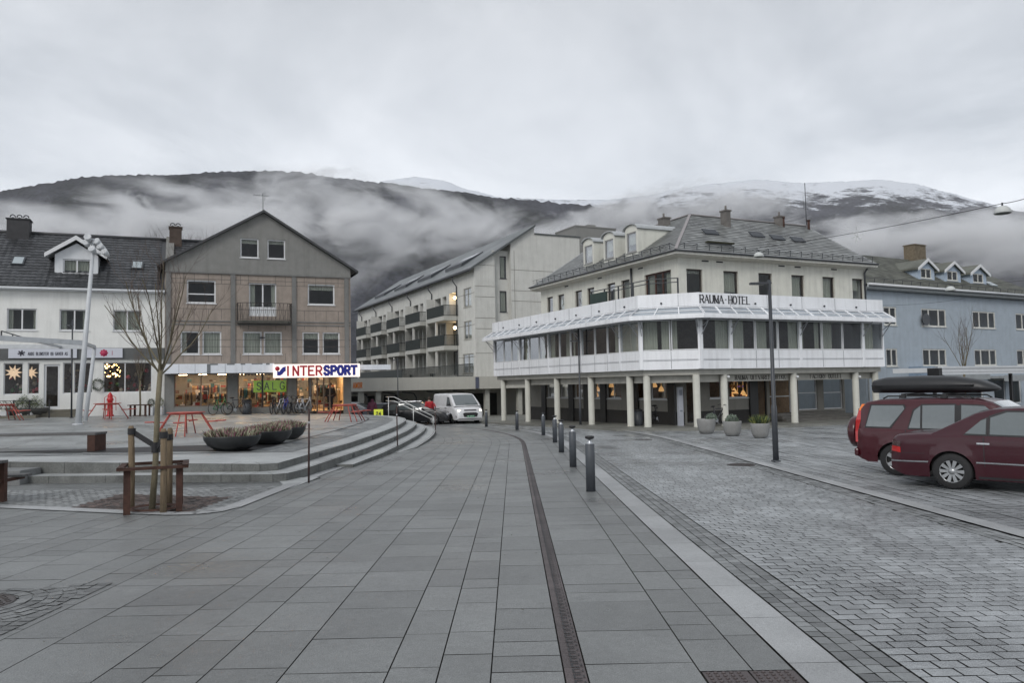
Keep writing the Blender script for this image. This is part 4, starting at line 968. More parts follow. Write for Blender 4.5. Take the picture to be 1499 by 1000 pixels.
for k in range(150):
    i = rng.choice([0, 1, 3, 4, 5, 5, 5]); a, b, c, d = g0[i]; m2.m = rng.randrange(5); x = rng.uniform(a, b); z = c+rng.random()**1.8*(d-c)*.8; y = rng.uniform(.45, 2.5); s_ = rng.uniform(.04, .14); m2.ball((x, y, z), s_, 6, 4, (1, 1, rng.uniform(.5, 1.6)))
o_ = m2.build('flower_display', [mat('display_%s' % n, c, .8, .3, 9) for n, c in zip(('crimson', 'leaf', 'cream', 'bark', 'straw'), cols)], label='dense display of flowers and vases behind the flower shop windows', kind='stuff'); o_.location = F0.P; o_.rotation_euler = (0, 0, rad(23))
# ---------------- apartment block with balconies
P2 = atY(697, 560, 72); FE = Fr(P2, 64); FA = Fr(P2, -26)
ra = thing('apartment_block', 'pale beige apartment block with dark railed balconies and a single-pitch roof', 'building', (P2.x, P2.y, 0), 26)
RI = (Matrix.Translation((P2.x, P2.y, 0)) @ Matrix.Rotation(rad(26), 4, 'Z')).inverted()
BEIGE = mat('beige_render', (.56, .56, .53), .85, .07, 1.2, bump=.2, dirt=.2)
BEIG2 = mat('grey_beige_panel', (.44, .44, .41), .85, .06, 1.5, bump=.2, dirt=.15)
zE = 12.68; xA, zA = 6.4, 16.9; zF = 16.2; xEnd = 11.5
ME = Matrix()   # local frame of the root: x along the end wall, y inward
ew = [FE.off(.6).rect(731.5, 375, 742, 408), FE.off(.6).rect(731.5, 426, 742.5, 457)]
mb = MB()
mb.face([(0, 0, -2), (2.1, 0, -2), (2.1, 0, zE+2.1*(zA-zE)/xA), (0, 0, zE)])
mb.face([(2.1, 0, -2), (2.1, .6, -2), (2.1, .6, 14.4), (2.1, 0, 14.05)])
mb.M = Matrix.Translation((0, .6, 0)); wall(mb, 3.8, 2, 14.5, [(max(2.2, o[0]), min(3.6, o[1]), o[2], o[3]) for o in ew], .15, 2.1); mb.M = Matrix()
mb.face([(3.8, .6, -2), (3.8, 0, -2), (3.8, 0, 15.1), (3.8, .6, 15.1)])
mb.face([(3.8, 0, -2), (xEnd+5, 0, -2), (xEnd+5, 0, zF-4), (xEnd, 0, zF-4), (xEnd, 0, zF), (xA, 0, zF), (xA, 0, zA), (3.8, 0, zE+3.8*(zA-zE)/xA)])
mb.face([(xEnd, 0, 3), (xEnd, 14, 3), (xEnd, 14, zF), (xEnd, 0, zF)]); mb.face([(xA, 0, zF), (xEnd, 0, zF), (xEnd, 14, zF), (xA, 14, zF)])
# balcony facade (local y axis runs back along the street)
MF = Matrix(((0, 1, 0, 0), (1, 0, 0, 0), (0, 0, 1, 0), (0, 0, 0, 1)))   # wall x -> root y, wall inward -> root x
lop = []; nb = 5; floors = [8.45, 5.55, 2.65]
for k in range(nb):
    s0 = 4.4+7.05*k
    for z in floors: lop += [(s0+.2, s0+(2.1 if z > 8 else 3.05), z+.02, z+2.45), (s0+2.9, s0+4.0, z+.9, z+2.3) if z > 8 else (s0+3.3, s0+4.6, z+.02, z+2.45), (s0+(4.5 if z > 8 else 4.75), s0+6.3, z+.02, z+2.3 if z > 8 else z+2.45)]
cw_ = [FA.rect(678.5, 421.6, 690, 449.6), FA.rect(679, 470, 690.5, 497), FA.rect(677.5, 518, 693.5, 547)]
mb.M = MF; wall(mb, 42, -2, zE, cw_+lop, .9); mb.M = Matrix()
mb.face([(0, 42, -2), (8, 42, -2), (8, 42, 14), (xA, 42, zA), (0, 42, zE)]); mb.box(.9, 1, 5.2, 11, 41, 5.45); mb.box(.9, 1, 8.1, 11, 41, 8.35); mb.box(5, 1, 0, 5.1, 41, 12)
mb.build('wall', [BEIGE], ra)
mb = MB()
for z in (4.6, 6.9, 7.9, 9.9, 10.9, 12.9): mb.box(.02, -.012, z, 2.08, -.001, z+.04); mb.box(3.82, -.012, z-.3, xEnd, -.001, z-.26)
mb.box(4.15, -.011, 3, 4.19, -.001, 14.5)
for z in (4.3, 7.3, 10.3): mb.M = MF; mb.box(.05, -.012, z, 4.2, -.001, z+.04); mb.M = Matrix()
mb.build('panel_joint', mat('beige_joint', (.2, .19, .17), .9), ra)
k_ = (zA-zE)/xA
mb = MB(); mb.extr([(-.5, -.3, zE-.5*k_), (xA, -.3, zA), (xA, -.3, zA+.22), (-.5, -.3, zE-.5*k_+.22)], (0, 42.6, 0))
mb.box(xA, -.1, zF+.001, xEnd+.1, 14, zF+.12)
rfa = mb.build('roof', mat('grey_green_roof_sheet', (.075, .085, .085), .4, .2, 1, wet=.1), ra)
for k in range(4):
    y = 6+9*k; mb = MB(); mb.extr([(1.2, y, zE+1.2*k_+.22), (3.6, y, zE+3.6*k_+.22), (3.6, y, zE+3.6*k_+.3), (1.2, y, zE+1.2*k_+.55)], (0, 4.6, 0)); o = mb.build('roof_window', DARKM, ra)
    mb = MB(); mb.face([(1.25, y+.1, zE+1.2*k_+.56), (3.5, y+.1, zE+3.5*k_+.325), (3.5, y+4.5, zE+3.5*k_+.325), (1.25, y+4.5, zE+1.2*k_+.56)]); mb.build('pane', mat('skylight_glass', (.3, .3, .3)), o)
mb = MB(); mb.tube([(-.55, -.3, zE-.5*k_+.02), (-.55, 42, zE-.5*k_+.02)], .1, 6); mb.tube([(2.2, .5, 14), (2.2, .5, -1)], .07, 6)
for k in range(6):
    y = 4.25+7.05*k if k < 6 else 41; mb.tube([(-.5, y, zE-.4), (-.5, y, zE-.8), (-.12, y, zE-1.3), (-.12, y, -1)], .06, 6)
mb.build('gutter', DARKM, ra)
for o_ in [(max(2.2, o[0]), min(3.6, o[1]), o[2], o[3]) for o in ew]: window(ra, Matrix.Translation((0, .6, 0)), o_, (), fw=.08, fm=DARKM, curtain=[(0, 1, 1)])
for o_ in cw_: window(ra, MF, o_, (.5,) if o_[1]-o_[0] > 1.6 else (), fw=.09, fm=mat('beige_frame', (.38, .37, .33), .5), curtain=[(.1, .5, 1)])
for i, o_ in enumerate(lop):
    if i % 3 == 0: window(ra, MF, (o_[0], o_[1], o_[2], o_[3]), (.5,), fw=.09, ins=.78, fm=mat('dark_brown_frame', (.07, .06, .055)), sill=False, name='balcony_door')
    else: window(ra, MF, o_, (), fw=.08, ins=.75, fm=DARKM, sill=False)
RAIL = mat('dark_green_railing', (.018, .024, .022), .5, .1)
for k in range(nb):
    s0 = 4.4+7.05*k
    for z in floors[:2]:
        bt_ = thing('balcony', None, None); bt_.parent = ra
        pl = [(0, s0-.2), (-1.5, s0-.2), (-1.5, s0+4.6), (-.75, s0+6.4), (0, s0+6.4)]
        mb = MB(); mb.prism(pl, z-.42, z); mb.build('slab', BEIG2, bt_)
        mb = MB()
        for a, b in zip(pl, pl[1:]):
            mb.beam((*a, z+1.05), (*b, z+1.05), .06, .05); mb.beam((*a, z+.08), (*b, z+.08), .04, .04); n = int(math.dist(a, b)/.12)
            for i in range(n+1): q = [a[j]+(b[j]-a[j])*i/n for j in (0, 1)]; mb.beam((*q, z), (*q, z+1.05), .07, .03)
        mb.build('railing', RAIL, bt_)
        mb = MB(); mb.box(-1.4, s0+2.3, z-.42-2.45, -1.2, s0+2.5, z-.421); mb.build('post', BEIGE, bt_)
        mb = MB(); mb.box(-.9, s0+6.41, z-2.9 if z > 6 else z-2.6, 0, s0+6.6, z+2.3); mb.build('divider', BEIGE, bt_)
for i, (px, py) in enumerate(((666, 436), (666, 480))):
    q = FA.off(-.35).hit(px, py); mb = MB(); mb.ball((0, 0, 0), .16, 10, 6); o_ = mb.build('balcony_lamp', mat('warm_bulb', (1, .8, .5), .5, 0, emit=16, ecol=(1, .72, .4)), label='glowing warm lamp in the %s recess of the beige apartment block' % ('upper', 'lower')[i], cat='lamp'); o_.location = q
q = FE.off(3.2); xa_, xb_ = q.x(844, 400), q.x(903, 400)
mb = MB(); zt9 = q.xz(875, 334)[1]; mb.box(xa_, 3.2, 10, xb_, 7.5, zt9); mb.box(xa_-.05, 3.15, zt9+.001, xb_+.05, 7.55, zt9+.14); mb.box(xa_+2.0, 4, zt9+.14, xa_+3.0, 4.8, zt9+.5); mb.build('lift_tower', mat('grey_sheet_cladding', (.22, .22, .21), .7, .08, stretch=(6, 6, .3)), ra)
# terrace fence and podium
FPd = Fr(atY(700, 560, 66), 64)
rp = thing('podium_building', 'low beige parking and shop podium crossing the end of the street', 'building', FPd.P, 26)
xl_, xr_ = FPd.x(505), FPd.x(772)+14; zt_, zb_ = FPd.xz(650, 552)[1], FPd.xz(650, 570.5)[1]
mb = MB(); mb.box(xl_, 0, zb_, xr_, .3, zt_); mb.box(xl_, .3, zt_-.3, xr_, 14, zt_-.1); mb.box(xl_, .3, zb_, xr_, 9, zb_+.2); mb.box(xl_, 5, -3, xr_, 5.2, zb_); mb.build('parapet', mat('podium_concrete', (.52, .51, .46), .8, .06, 1, dirt=.1), rp)
for px_ in (531, 556, 716, 764): x = FPd.x(px_); mb = MB(); mb.box(x-.2, .4, -2.5, x+.2, .8, zb_); mb.build('column', mat('podium_column_grey', (.42, .42, .38), .8), rp)
for px_, w_ in ((541, 1.4), (572, 1.0), (598, 1.2), (700, 1.0), (742, 2.6)): x = FPd.x(px_); mb = MB(); mb.box(x-w_/2, 4.93, -2, x+w_/2, 4.99, .9); mb.build('door', mat('dark_doorway', (.03, .032, .03), .8), rp)
for px_ in (608, 622, 650, 664): x = FPd.x(px_); mb = MB(); mb.tube([(x-.35, 4.8, -1.2), (x-.35, 4.8, .3), (x, 4.8, .6), (x+.35, 4.8, .3), (x+.35, 4.8, -1.2)], .03, 5); mb.build('wall_hoop', DARKM, rp)
for px_ in (545, 588, 616, 652, 690): x = FPd.x(px_); mb = MB(); mb.tube([(x-1.3, 1, zb_-.12), (x-.2, 1.2, zb_-.28), (x, 1.2, zb_-.6), (x, 1.2, -1)], .05, 6); mb.build('drain_pipe', DARKM, rp)
mb = MB(); xs0 = FPd.x(696); mb.box(xs0, -.06, zb_+.05, xs0+.3, -.002, zt_-.05); mb.build('plate', mat('blue_plate', (.10, .11, .16), .5), rp)
text_m = MB(); xx = FPd.x(517); text(text_m, 'AMOR', (xx, -.002, zb_+.28), Vector((1, 0, 0)), Vector((0, -1, 0)), FPd.x(530)-xx, .42, .055, gap=.5); text_m.build('lettering', mat('orange_letter', (.6, .16, .01), .5), rp)
FT = FA.off(2.0); mb = MB(); zt2 = zt_+1.15
def PW(fr, s, z): q = RI @ fr.at(s, z); return (q.x, q.y, q.z)
a_, b_ = -4, 34
mb.beam(PW(FT, a_, zt2), PW(FT, b_, zt2), .06, .05); mb.beam(PW(FT, a_, zt_+.1), PW(FT, b_, zt_+.1), .05, .05)
i = a_
while i < 16: mb.beam(PW(FT, i, zt_), PW(FT, i, zt2), .03, .03); i += .16
mb.extr([PW(FT, 16, zt_), PW(FT, b_, zt_), PW(FT, b_, zt2-.05), PW(FT, 16, zt2-.05)], (.03, 0, 0)); mb.build('terrace_railing', RAIL, ra)

# ---------------- hotel
A3 = Vector((A_.x, A_.y, 0)); rh = thing('hotel_building', 'cream hotel with slate hipped roof above a white glazed restaurant storey on round columns', 'building', A3, 26)
HI = (Matrix.Translation(A3) @ Matrix.Rotation(rad(26), 4, 'Z')).inverted()
LH = (D_-A3).dot(U); LL = FL.x(723); LC = (B_-A3).length
zB0, zW0, zW1, zP0, zP1 = 2.25, 3.155, 4.64, 5.23, 5.88
SEG = [('R', FR, 0, LH, HI @ L2W(A3, U, -V_), 1), ('C', FCH, -LC, 0, None, 1), ('L', FL, 0, LL, HI @ L2W(Vector((B_.x, B_.y, 0)), V_, -U), 1)]
uc = hd(109); nc_ = Vector((-math.cos(rad(109))*-1, 0, 0)); ncv = -Vector((math.cos(rad(109)), -math.sin(rad(109)), 0)) if Vector((math.cos(rad(109)), -math.sin(rad(109)), 0)).y > 0 else Vector((math.cos(rad(109)), -math.sin(rad(109)), 0))
# outward normal of the chamfer points towards the street corner (down-left)
ncv = (-U - V_); ncv.normalize(); uc = (A3-Vector((B_.x, B_.y, 0))).normalized(); ncv = Vector((uc.y, -uc.x, 0))
if ncv.dot(-V_) < 0: ncv = -ncv
SEG[1] = ('C', Fr(A3, 109), -LC, 0, HI @ L2W(A3, uc, ncv), 1)
def linex(p, d, q, e):
    det = d.x*-e.y+e.x*d.y; t = ((q.x-p.x)*-e.y+e.x*(q.y-p.y))/det; return p+d*t
def offline(d):
    """the band outline D, A, B, C pushed out by d"""
    a0, b0, c0 = A3-V_*d, A3+ncv*d, Vector((B_.x, B_.y, 0))-U*d
    A1 = linex(a0, U, b0, uc); B1 = linex(b0, uc, c0, V_)
    return [D_.xy.to_3d()-V_*d, A1, B1, C_.xy.to_3d()-U*d]
D_ = Vector((D_.x, D_.y, 0)); C_ = Vector((C_.x, C_.y, 0)); B_ = Vector((B_.x, B_.y, 0))
def W(p, z): q = HI @ Vector((p.x, p.y, z)); return (q.x, q.y, q.z)
def ring(mb, d0, z0, d1, z1):
    a, b = offline(d0), offline(d1)
    for i in range(3): mb.face([W(a[i], z0), W(a[i+1], z0), W(b[i+1], z1), W(b[i], z1)])
HW = mat('white_enamel_panel', (.82, .835, .86), .4, .04, 1.5, dirt=.2)
mb = MB()
ring(mb, 0, zB0, 0, zW0); ring(mb, 0, zB0, -.5, zB0); ring(mb, .05, zP0, .05, zP1); ring(mb, .05, zP1, -.25, zP1); ring(mb, -.25, zP1, -.25, zP0); ring(mb, 0, zP0-.05, .05, zP0); ring(mb, 0, zW1, 0, zP0-.05)
ring(mb, 0, zW0, -.12, zW0); ring(mb, -.12, zW0, -.12, zW0-.8); ring(mb, 0, zW1, -.15, zW1)
# end walls of the storey and deck
e = D_; mb.face([W(e, zB0), W(e+V_*6, zB0), W(e+V_*6, zP1), W(e, zP1)]); e = C_; mb.face([W(e, zB0), W(e+U*6, zB0), W(e+U*6, zP1), W(e, zP1)])
mb.build('white_storey', HW, rh)
mb = MB(); dk = offline(-.02); pol = [HI @ p for p in dk]; cc = HI @ (C_+U*8); dd = HI @ (D_+V_*8)
poly = [(pol[0].x, pol[0].y), (pol[1].x, pol[1].y), (pol[2].x, pol[2].y), (pol[3].x, pol[3].y), (cc.x, cc.y), (dd.x, dd.y)]
mb.prism(poly, 5.1, 5.2); mb.prism(poly, zB0+.02, zB0+.25); mb.build('floor_slab', mat('restaurant_floor', (.25, .24, .22), .8), rh)
mb = MB(); ring(mb, -.25, 1.98, -.25, zB0); ring(mb, -.25, 1.98, -2.4, 1.98); ring(mb, -.62, 1.62, -.62, 1.975); ring(mb, -.62, 1.62, -.72, 1.62); mb.build('soffit_beam', mat('beige_beam', (.42, .41, .37), .8, .1, 2, dirt=.15), rh)
# inner wall of the restaurant storey so that it reads as a dim room
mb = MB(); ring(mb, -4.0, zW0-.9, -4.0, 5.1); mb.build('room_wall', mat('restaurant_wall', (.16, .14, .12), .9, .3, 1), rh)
# glazing
PXS = {'R': [1026, 1069.6, 1106, 1139, 1171, 1203.5, 1233.6, 1263, 1295.5], 'C': [938, 981.5, 1026], 'L': [907, 888, 869.6, 850, 834, 818, 802, 788, 774, 760, 748, 736.6, 723.5]}
PXS['L'] = [937.5]+PXS['L']
POSTS = {'R': [0, 1, 4, 7, 8], 'C': [0, 2], 'L': [0, 1, 4, 7, 10, 13]}
crt = random.Random(3)
for nm, fr, a, b, M_, _ in SEG:
    xs_ = [fr.x(p, 490) for p in PXS[nm]]; xs_[0] = min(max(xs_[0], a), b); xs_[-1] = min(max(xs_[-1], a), b); 
    if nm == 'L': xs_[0] = 0
    for i in range(len(xs_)-1):
        x0, x1 = sorted((xs_[i], xs_[i+1]))
        c_ = crt.choice([[(0, .25, 1)], [(.55, 1, 1)], [(0, .2, 1), (.75, 1, 1)], None, [(0, .6, 1)]]) if not (nm == 'C') else [[(0, .55, 1), (.7, 1, 1)], [(0, .18, 1)]][i]
        if nm == 'L' and i == 0: c_ = [(0, 1, 1)]
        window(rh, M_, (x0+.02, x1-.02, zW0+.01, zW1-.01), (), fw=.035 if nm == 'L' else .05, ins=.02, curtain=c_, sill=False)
    mb = MB(); mb.M = M_
    for i in POSTS[nm]:
        x = min(max(xs_[i], a+.0), b); mb.box(max(x-(.055 if nm == 'L' else .09), a), -.035, zB0+.02, min(x+(.055 if nm == 'L' else .09), b), .1, zW1)
    mb.box(a+.02, -.015, (zB0+zW0)/2-.012, b-.02, -.001, (zB0+zW0)/2+.012)
    mb.build('white_post', HW, rh)
    mb = MB(); mb.M = M_
    mb.box(a+.02, -.018, (zB0+zW0)/2-.03, b-.02, -.0155, (zB0+zW0)/2-.018); mb.box(a+.02, -.018, (zB0+zW0)/2+.018, b-.02, -.0155, (zB0+zW0)/2+.030)
    for i, x in enumerate(xs_[1:-1]):
        if i+1 not in POSTS[nm]: mb.box(x-.010, -.006, zB0+.03, x+.010, -.001, zW0-.03)
    q = a+1.9
    while q < b-.4: mb.box(q-.008, -.056, zP0+.03, q+.008, -.0505, zP1-.03); q += 2.35
    mb.box(a, -.056, zP0+.012, b, -.0505, zP0+.03)
    mb.build('panel_joint', mat('hotel_panel_joint', (.16, .17, .19), .9), rh)  # dark joint lines between the white panels
    q = a+1.1
    while q < b-.3: mb = MB(); mb.M = M_; mb.lathe([(.045, 0), (.05, -.06), (.02, -.09)], (q, -.05, zP0+.2), 10, axis='y'); mb.build('parapet_light', DARKM, rh); q += 2.35
# sloping glass canopy over the windows
o0, o1 = offline(.04), offline(.78); zc1_, zc0_ = zP0-.02, zW1+.14
mb = MB()
for i in range(3): mb.face([W(o0[i], zc1_-.03), W(o0[i+1], zc1_-.03), W(o1[i+1], zc0_+.01), W(o1[i], zc0_+.01)])
mb.build('canopy_glass', mat('frosted_canopy_glass', (.34, .38, .42), .25, .10, 1, spec=.8, wet=.1), rh)
mb = MB()
for i, (nm, np_) in enumerate((('R', 13), ('C', 3), ('L', 17))):
    a, b, c, d = o0[i], o0[i+1], o1[i], o1[i+1]
    A0, B0, C0, D0 = [Vector(W(p, z)) for p, z in ((a, zc1_), (b, zc1_), (c, zc0_), (d, zc0_))]
    for j in range(np_+1):
        t = j/np_; mb.beam(A0.lerp(B0, t)+Z*.02, C0.lerp(D0, t)+Z*.02, .10 if j % 3 == 0 else .05, .05)
    mb.beam(A0+Z*.01, B0+Z*.01, .07, .05); mb.beam(C0, D0, .08, .10); mb.beam(C0-Z*.11, D0-Z*.11, .12, .12); mb.beam(C0.lerp(A0, .45)+Z*.03, D0.lerp(B0, .45)+Z*.03, .02, .03)
mb.build('canopy_frame', HW, rh)
mb = MB()
for nm, fr, a, b, M_, _ in SEG:
    xs_ = [fr.x(p, 490) for p in PXS[nm]]
    for i in POSTS[nm]:
        mb = MB(); x = min(max(xs_[i], a+.1), b-.1); mb.M = M_; mb.beam((x, -.03, zW1-.75), (x, -.68, zW1+.05), .03, .03); mb.beam((x+.035, -.03, zW1-.4), (x+.035, -.68, zW1+.02), .04, .02); mb.build('canopy_strut', mat('grey_strut', (.3, .31, .33), .5), rh)
# lettering on the parapet
mb = MB(); x0, x1 = FR.x(1024.5, 438), FR.x(1097, 443); x0 = .02; sp = x1-x0
mb.M = SEG[0][4]; text(mb, 'RAUMA', (x0, -.05, zP0+.16), Vector((1, 0, 0)), Vector((0, -1, 0)), sp*.46, .36, .055, True, gap=.16); text(mb, '.', (x0+sp*.49, -.05, zP0+.16), Vector((1, 0, 0)), Vector((0, -1, 0)), .12, .36, .05)
text(mb, 'HOTEL', (x0+sp*.56, -.05, zP0+.16), Vector((1, 0, 0)), Vector((0, -1, 0)), sp*.44, .36, .055, True, gap=.16)
mb.build('hotel_lettering', mat('black_lettering', (.02, .02, .025), .5), rh)
# columns
zg_ = lambda p: gz(p.x, p.y)+.09
COLM = mat('cream_column', (.52, .52, .47), .7, .06, 3, dirt=.15)
def put_col(p):
    q = HI @ Vector((p.x, p.y, 0)); m2 = MB(); z0 = zg_(p); m2.lathe([(.19, z0), (.19, z0+.03), (.17, z0+.05), (.17, 1.99)], (q.x, q.y, 0), 20); m2.build('column', COLM, rh)
for px_ in (1020.5, 1061, 1163, 1254, 1283): f = FR.off(.42); put_col(f.at(f.x(px_, 600)))
for px_ in (737.5, 773, 816, 866, 923): f = FL.off(-.42); put_col(f.at(f.x(px_, 600)))
f = Fr(A3, 109); fo = Fr(A3-ncv*.42, 109); put_col(fo.at(fo.x(948, 600)))
def proj_(p): c = RC.to_3x3().transposed() @ (Vector(p)-OC); return round(CX+FPX*c.x/-c.z), round(CY-FPX*c.y/-c.z)
# recessed ground floor
GW = mat('grey_ground_floor_render', (.25, .24, .215), .85, .08, 2, bump=.2, dirt=.2); PL = mat('dark_plinth', (.03, .028, .026), .7, .2, 5)
o2 = offline(-2.7); sg = [('R', Fr(o2[1], 64), U, -V_, (o2[0]-o2[1]).length), ('C', Fr(o2[2], 109), uc, ncv, (o2[1]-o2[2]).length), ('L', Fr(o2[2], -26), V_, -U, (o2[3]-o2[2]).length)]
RCT = {'R': [(1039, 559, 1057, 590), (1067.6, 559, 1097.5, 588), (1206, 557, 1234, 611), (1238, 557, 1251, 611), (1259, 557, 1271, 611)], 'C': [], 'L': [(801, 554, 812, 584), (820, 554, 834, 584), (841, 555, 853, 585), (870, 559, 881, 585), (887, 559, 909, 587), (926, 559, 944, 587), (952, 560, 976, 588)]}
gops = {}
lit = mat('amber_lamp_glow', (1, .6, .25), .5, 0, emit=.4, ecol=(1, .55, .2))
for nm, fr, uu, nn_, L_ in sg:
    M_ = HI @ L2W(fr.P, uu, nn_); ops_ = [fr.rect(*r) for r in RCT[nm]]
    if nm == 'C': ops_ = []
    ops_ = [(max(a, .02), min(b, L_-.02), c, d) for a, b, c, d in ops_ if b > .3 and a < L_-.3]
    if nm == 'L': ops_ = [(a, b, .75, 1.85) for a, b, c, d in ops_]
    if nm == 'R': ops_ = [(a, b, max(c, .75) if i < 2 else -.05, 1.8) for i, (a, b, c, d) in enumerate(ops_)]; ops_ += [(FRx, FRx+1.6, -.35, 1.8) for FRx in (fr.x(1100), fr.x(1166))]; ops_[-2] = (fr.x(1126), fr.x(1158), -.35, 1.85); ops_[-1] = (fr.x(1168), fr.x(1196), -.05, 1.85); ops_ += [(fr.x(1105), fr.x(1122), -.45, 1.85), (fr.x(1004.5), fr.x(1019), -.45, 1.9)]
    if nm == 'L': ops_ = ops_+[(fr.x(945), fr.x(926), .75, 1.85)] if False else ops_
    m2 = MB(); m2.M = M_; wall(m2, L_, -1.2, 2.3, ops_, .18); m2.build('ground_wall', GW, rh)
    m2 = MB(); m2.M = M_
    m2.box(0 if nm != 'R' else fr.x(1022), -.02, -1.2, L_ if nm != 'R' else fr.x(1098), -.002, .12)
    m2.build('plinth', PL, rh)
    for i, o_ in enumerate(ops_):
        big = o_[2] < .3
        window(rh, M_, o_, (.5,) if o_[1]-o_[0] > 1.5 and not big else (), (.5,) if big and nm == 'R' and i < 5 else (), fw=.06, glass=CLEAR, name='shop_door' if big and (nm == 'C' or i > 4) else 'shop_window', sill=not big, fm=FRAMEW if not (big and (nm == 'C' or i > 4)) else BLACK)
    # dark pilasters on the wall
    for px_ in {'L': (797, 837, 859.5, 884, 931, 984), 'R': (1101,), 'C': ()}[nm]: x = fr.x(px_); m2 = MB(); m2.M = M_; m2.box(x-.28, -.12, -1.2, x+.28, -.022, 2.0); m2.build('dark_pilaster', mat('black_pilaster', (.018, .018, .018), .35), rh)
    print('GROUND', nm, L_, proj_(fr.at(0, 0)), proj_(fr.at(L_, 0)))
# rooms behind
m2 = MB()
for a, b in zip(offline(-6.5), offline(-6.5)[1:]): m2.face([W(a, -1), W(b, -1), W(b, 2.2), W(a, 2.2)])
m2.build('back_wall', mat('hotel_lobby_wall', (.25, .16, .09), .9, .4, .8), rh)
rr = random.Random(9); hang = []
fL2, fR2 = sg[2][1].off(.9) if False else None, None
def inside(fr, nn_, px, py, d): return Fr(fr.P-nn_*d, fr.a).hit(px, py)
spots = [('L', 875, 572), ('L', 873, 580), ('L', 895, 566), ('L', 898, 578), ('R', 1075, 575), ('R', 1080, 582), ('R', 1088, 578), ('R', 1094, 584), ('R', 1072, 584), ('L', 958, 566), ('L', 968, 572)]
LBL = ['lit amber lamp high behind the ground-floor pane by the lamp post', 'lit amber lamp low behind the ground-floor pane by the lamp post', 'small amber lamp high in the wide pane beside it', 'small amber lamp low in the wide pane beside it', 'amber lamp left in the lit outlet window', 'low amber lamp in the lit outlet window', 'amber lamp in the middle of the lit outlet window', 'amber lamp low right in the lit outlet window', 'amber lamp low left in the lit outlet window', 'amber lamp behind the corner pane near two columns', 'amber lamp deeper behind the corner pane']
for i, (nm, px, py) in enumerate(spots):
    fr = [q for q in sg if q[0] == nm][0]; q = inside(fr[1], fr[3], px, py, .8); m2 = MB(); m2.lathe([(.03, .25), (.12, .12), (.16, -.02), (.1, -.05)], (0, 0, 0), 12); m2.tube([(0, 0, .25), (0, 0, .8)], .01, 4)
    o_ = m2.build('hanging_lamp', lit, label=LBL[i], cat='lamp', group='amber lamps on the hotel ground floor'); o_.location = q
m2 = MB(); q0 = [q for q in sg if q[0] == 'R'][0]
for k in range(46):
    x = rr.uniform(q0[1].x(1067), q0[1].x(1097)); z = rr.choice([.8, 1.05, 1.3, 1.55]); y = rr.uniform(.4, .9); m2.m = rr.randrange(4); m2.M = HI @ L2W(q0[1].P, U, -V_); s_ = rr.uniform(.06, .13); m2.box(x, y, z, x+s_, y+.15, z+s_*1.2)
m2.build('window_goods', [mat('knit_red', (.35, .04, .03), .9), mat('glowing_knit_amber', (.45, .2, .05), .9, emit=.03), mat('glowing_knit_violet', (.3, .15, .45), .9, emit=.12), mat('knit_brown', (.12, .06, .03), .9)], rh)  # amber and violet goods emit faintly, standing in for shop light on them
# steps to the outlet
fq = sg[0][1]; M_ = HI @ L2W(fq.P, U, -V_); m2 = MB(); m2.M = M_
for i in range(3): m2.box(fq.x(1125), -1.2+i*.3, -1.2, fq.x(1236)-i*.35, -.002-(i*.001), -.42+i*.14)
m2.build('entrance_steps', mat('dark_stone_step', (.12, .115, .105), .7, .15, 3, bump=.2), rh)
m2 = MB(); fs2 = FR.off(.62); x0, x1 = fs2.x(1076), fs2.x(1150); m2.M = HI @ L2W(FR.at(0), U, -V_)
text(m2, 'RAUMA ULLVAREFABRIKK', (x0, .62, 1.70), Vector((1, 0, 0)), Vector((0, -1, 0)), x1-x0, .20, .035, True, gap=.22, depth=.01)
x0, x1 = fs2.x(1186), fs2.x(1232); text(m2, 'FACTORY OUTLET', (x0, .62, 1.70), Vector((1, 0, 0)), Vector((0, -1, 0)), x1-x0, .20, .035, True, gap=.22, depth=.01)
m2.build('shop_lettering', mat('brown_lettering', (.045, .04, .035), .7), rh)
# upper storey
dR = 2.4; Q_ = linex(A3, U, B_, V_); Pk = Q_+V_*dR; fk = Fr(Pk, 64); dL = fk.x(993, 400); K_ = Pk+U*dL
FRu, FLu = Fr(K_, 64), Fr(K_, -26); LRu, LLu = FRu.x(1266, 450), FLu.x(792, 440); zEv = 8.12; zDk = 5.2
rw = [FRu.rect(1005.2, 392.5, 1028.7, 427), FRu.rect(1059.4, 396, 1080.8, 429), FRu.rect(1110.7, 399.5, 1130.5, 431), FRu.rect(1159, 403, 1177.5, 434), FRu.rect(1204.6, 406.4, 1221.9, 436), FRu.rect(1248, 409.6, 1264, 438)]
ztw = sum(o[3] for o in rw)/6; rw = [(a, b, ztw-1.35, ztw) for a, b, c, d in rw]
lw = [FLu.rect(*r) for r in ((800.6, 433.6, 809.4, 457), (816.4, 430, 826, 453.6), (841.6, 424.4, 852, 449), (859.4, 420, 870, 445), (888.6, 413, 900.6, 440), (909.4, 409, 922, 435))]
lw = [(a, b, ztw-1.35 if i < 4 else zDk+.1, ztw) for i, (a, b, c, d) in enumerate(lw)]; dr_ = FLu.rect(943.6, 395, 982.4, 428); lw.append((dr_[0], dr_[1], zDk+.12, ztw+.02))
CRM = mat('cream_render', (.66, .66, .60), .85, .06, 2, bump=.4, bscale=70, dirt=.22)
MR, ML = HI @ L2W(K_, U, -V_), HI @ L2W(K_, V_, -U)
hD = 4.6
m2 = MB(); m2.M = MR; wall(m2, LRu, zDk, zEv, rw, .16); m2.M = ML; wall(m2, LLu, zDk, zEv, lw, .16)
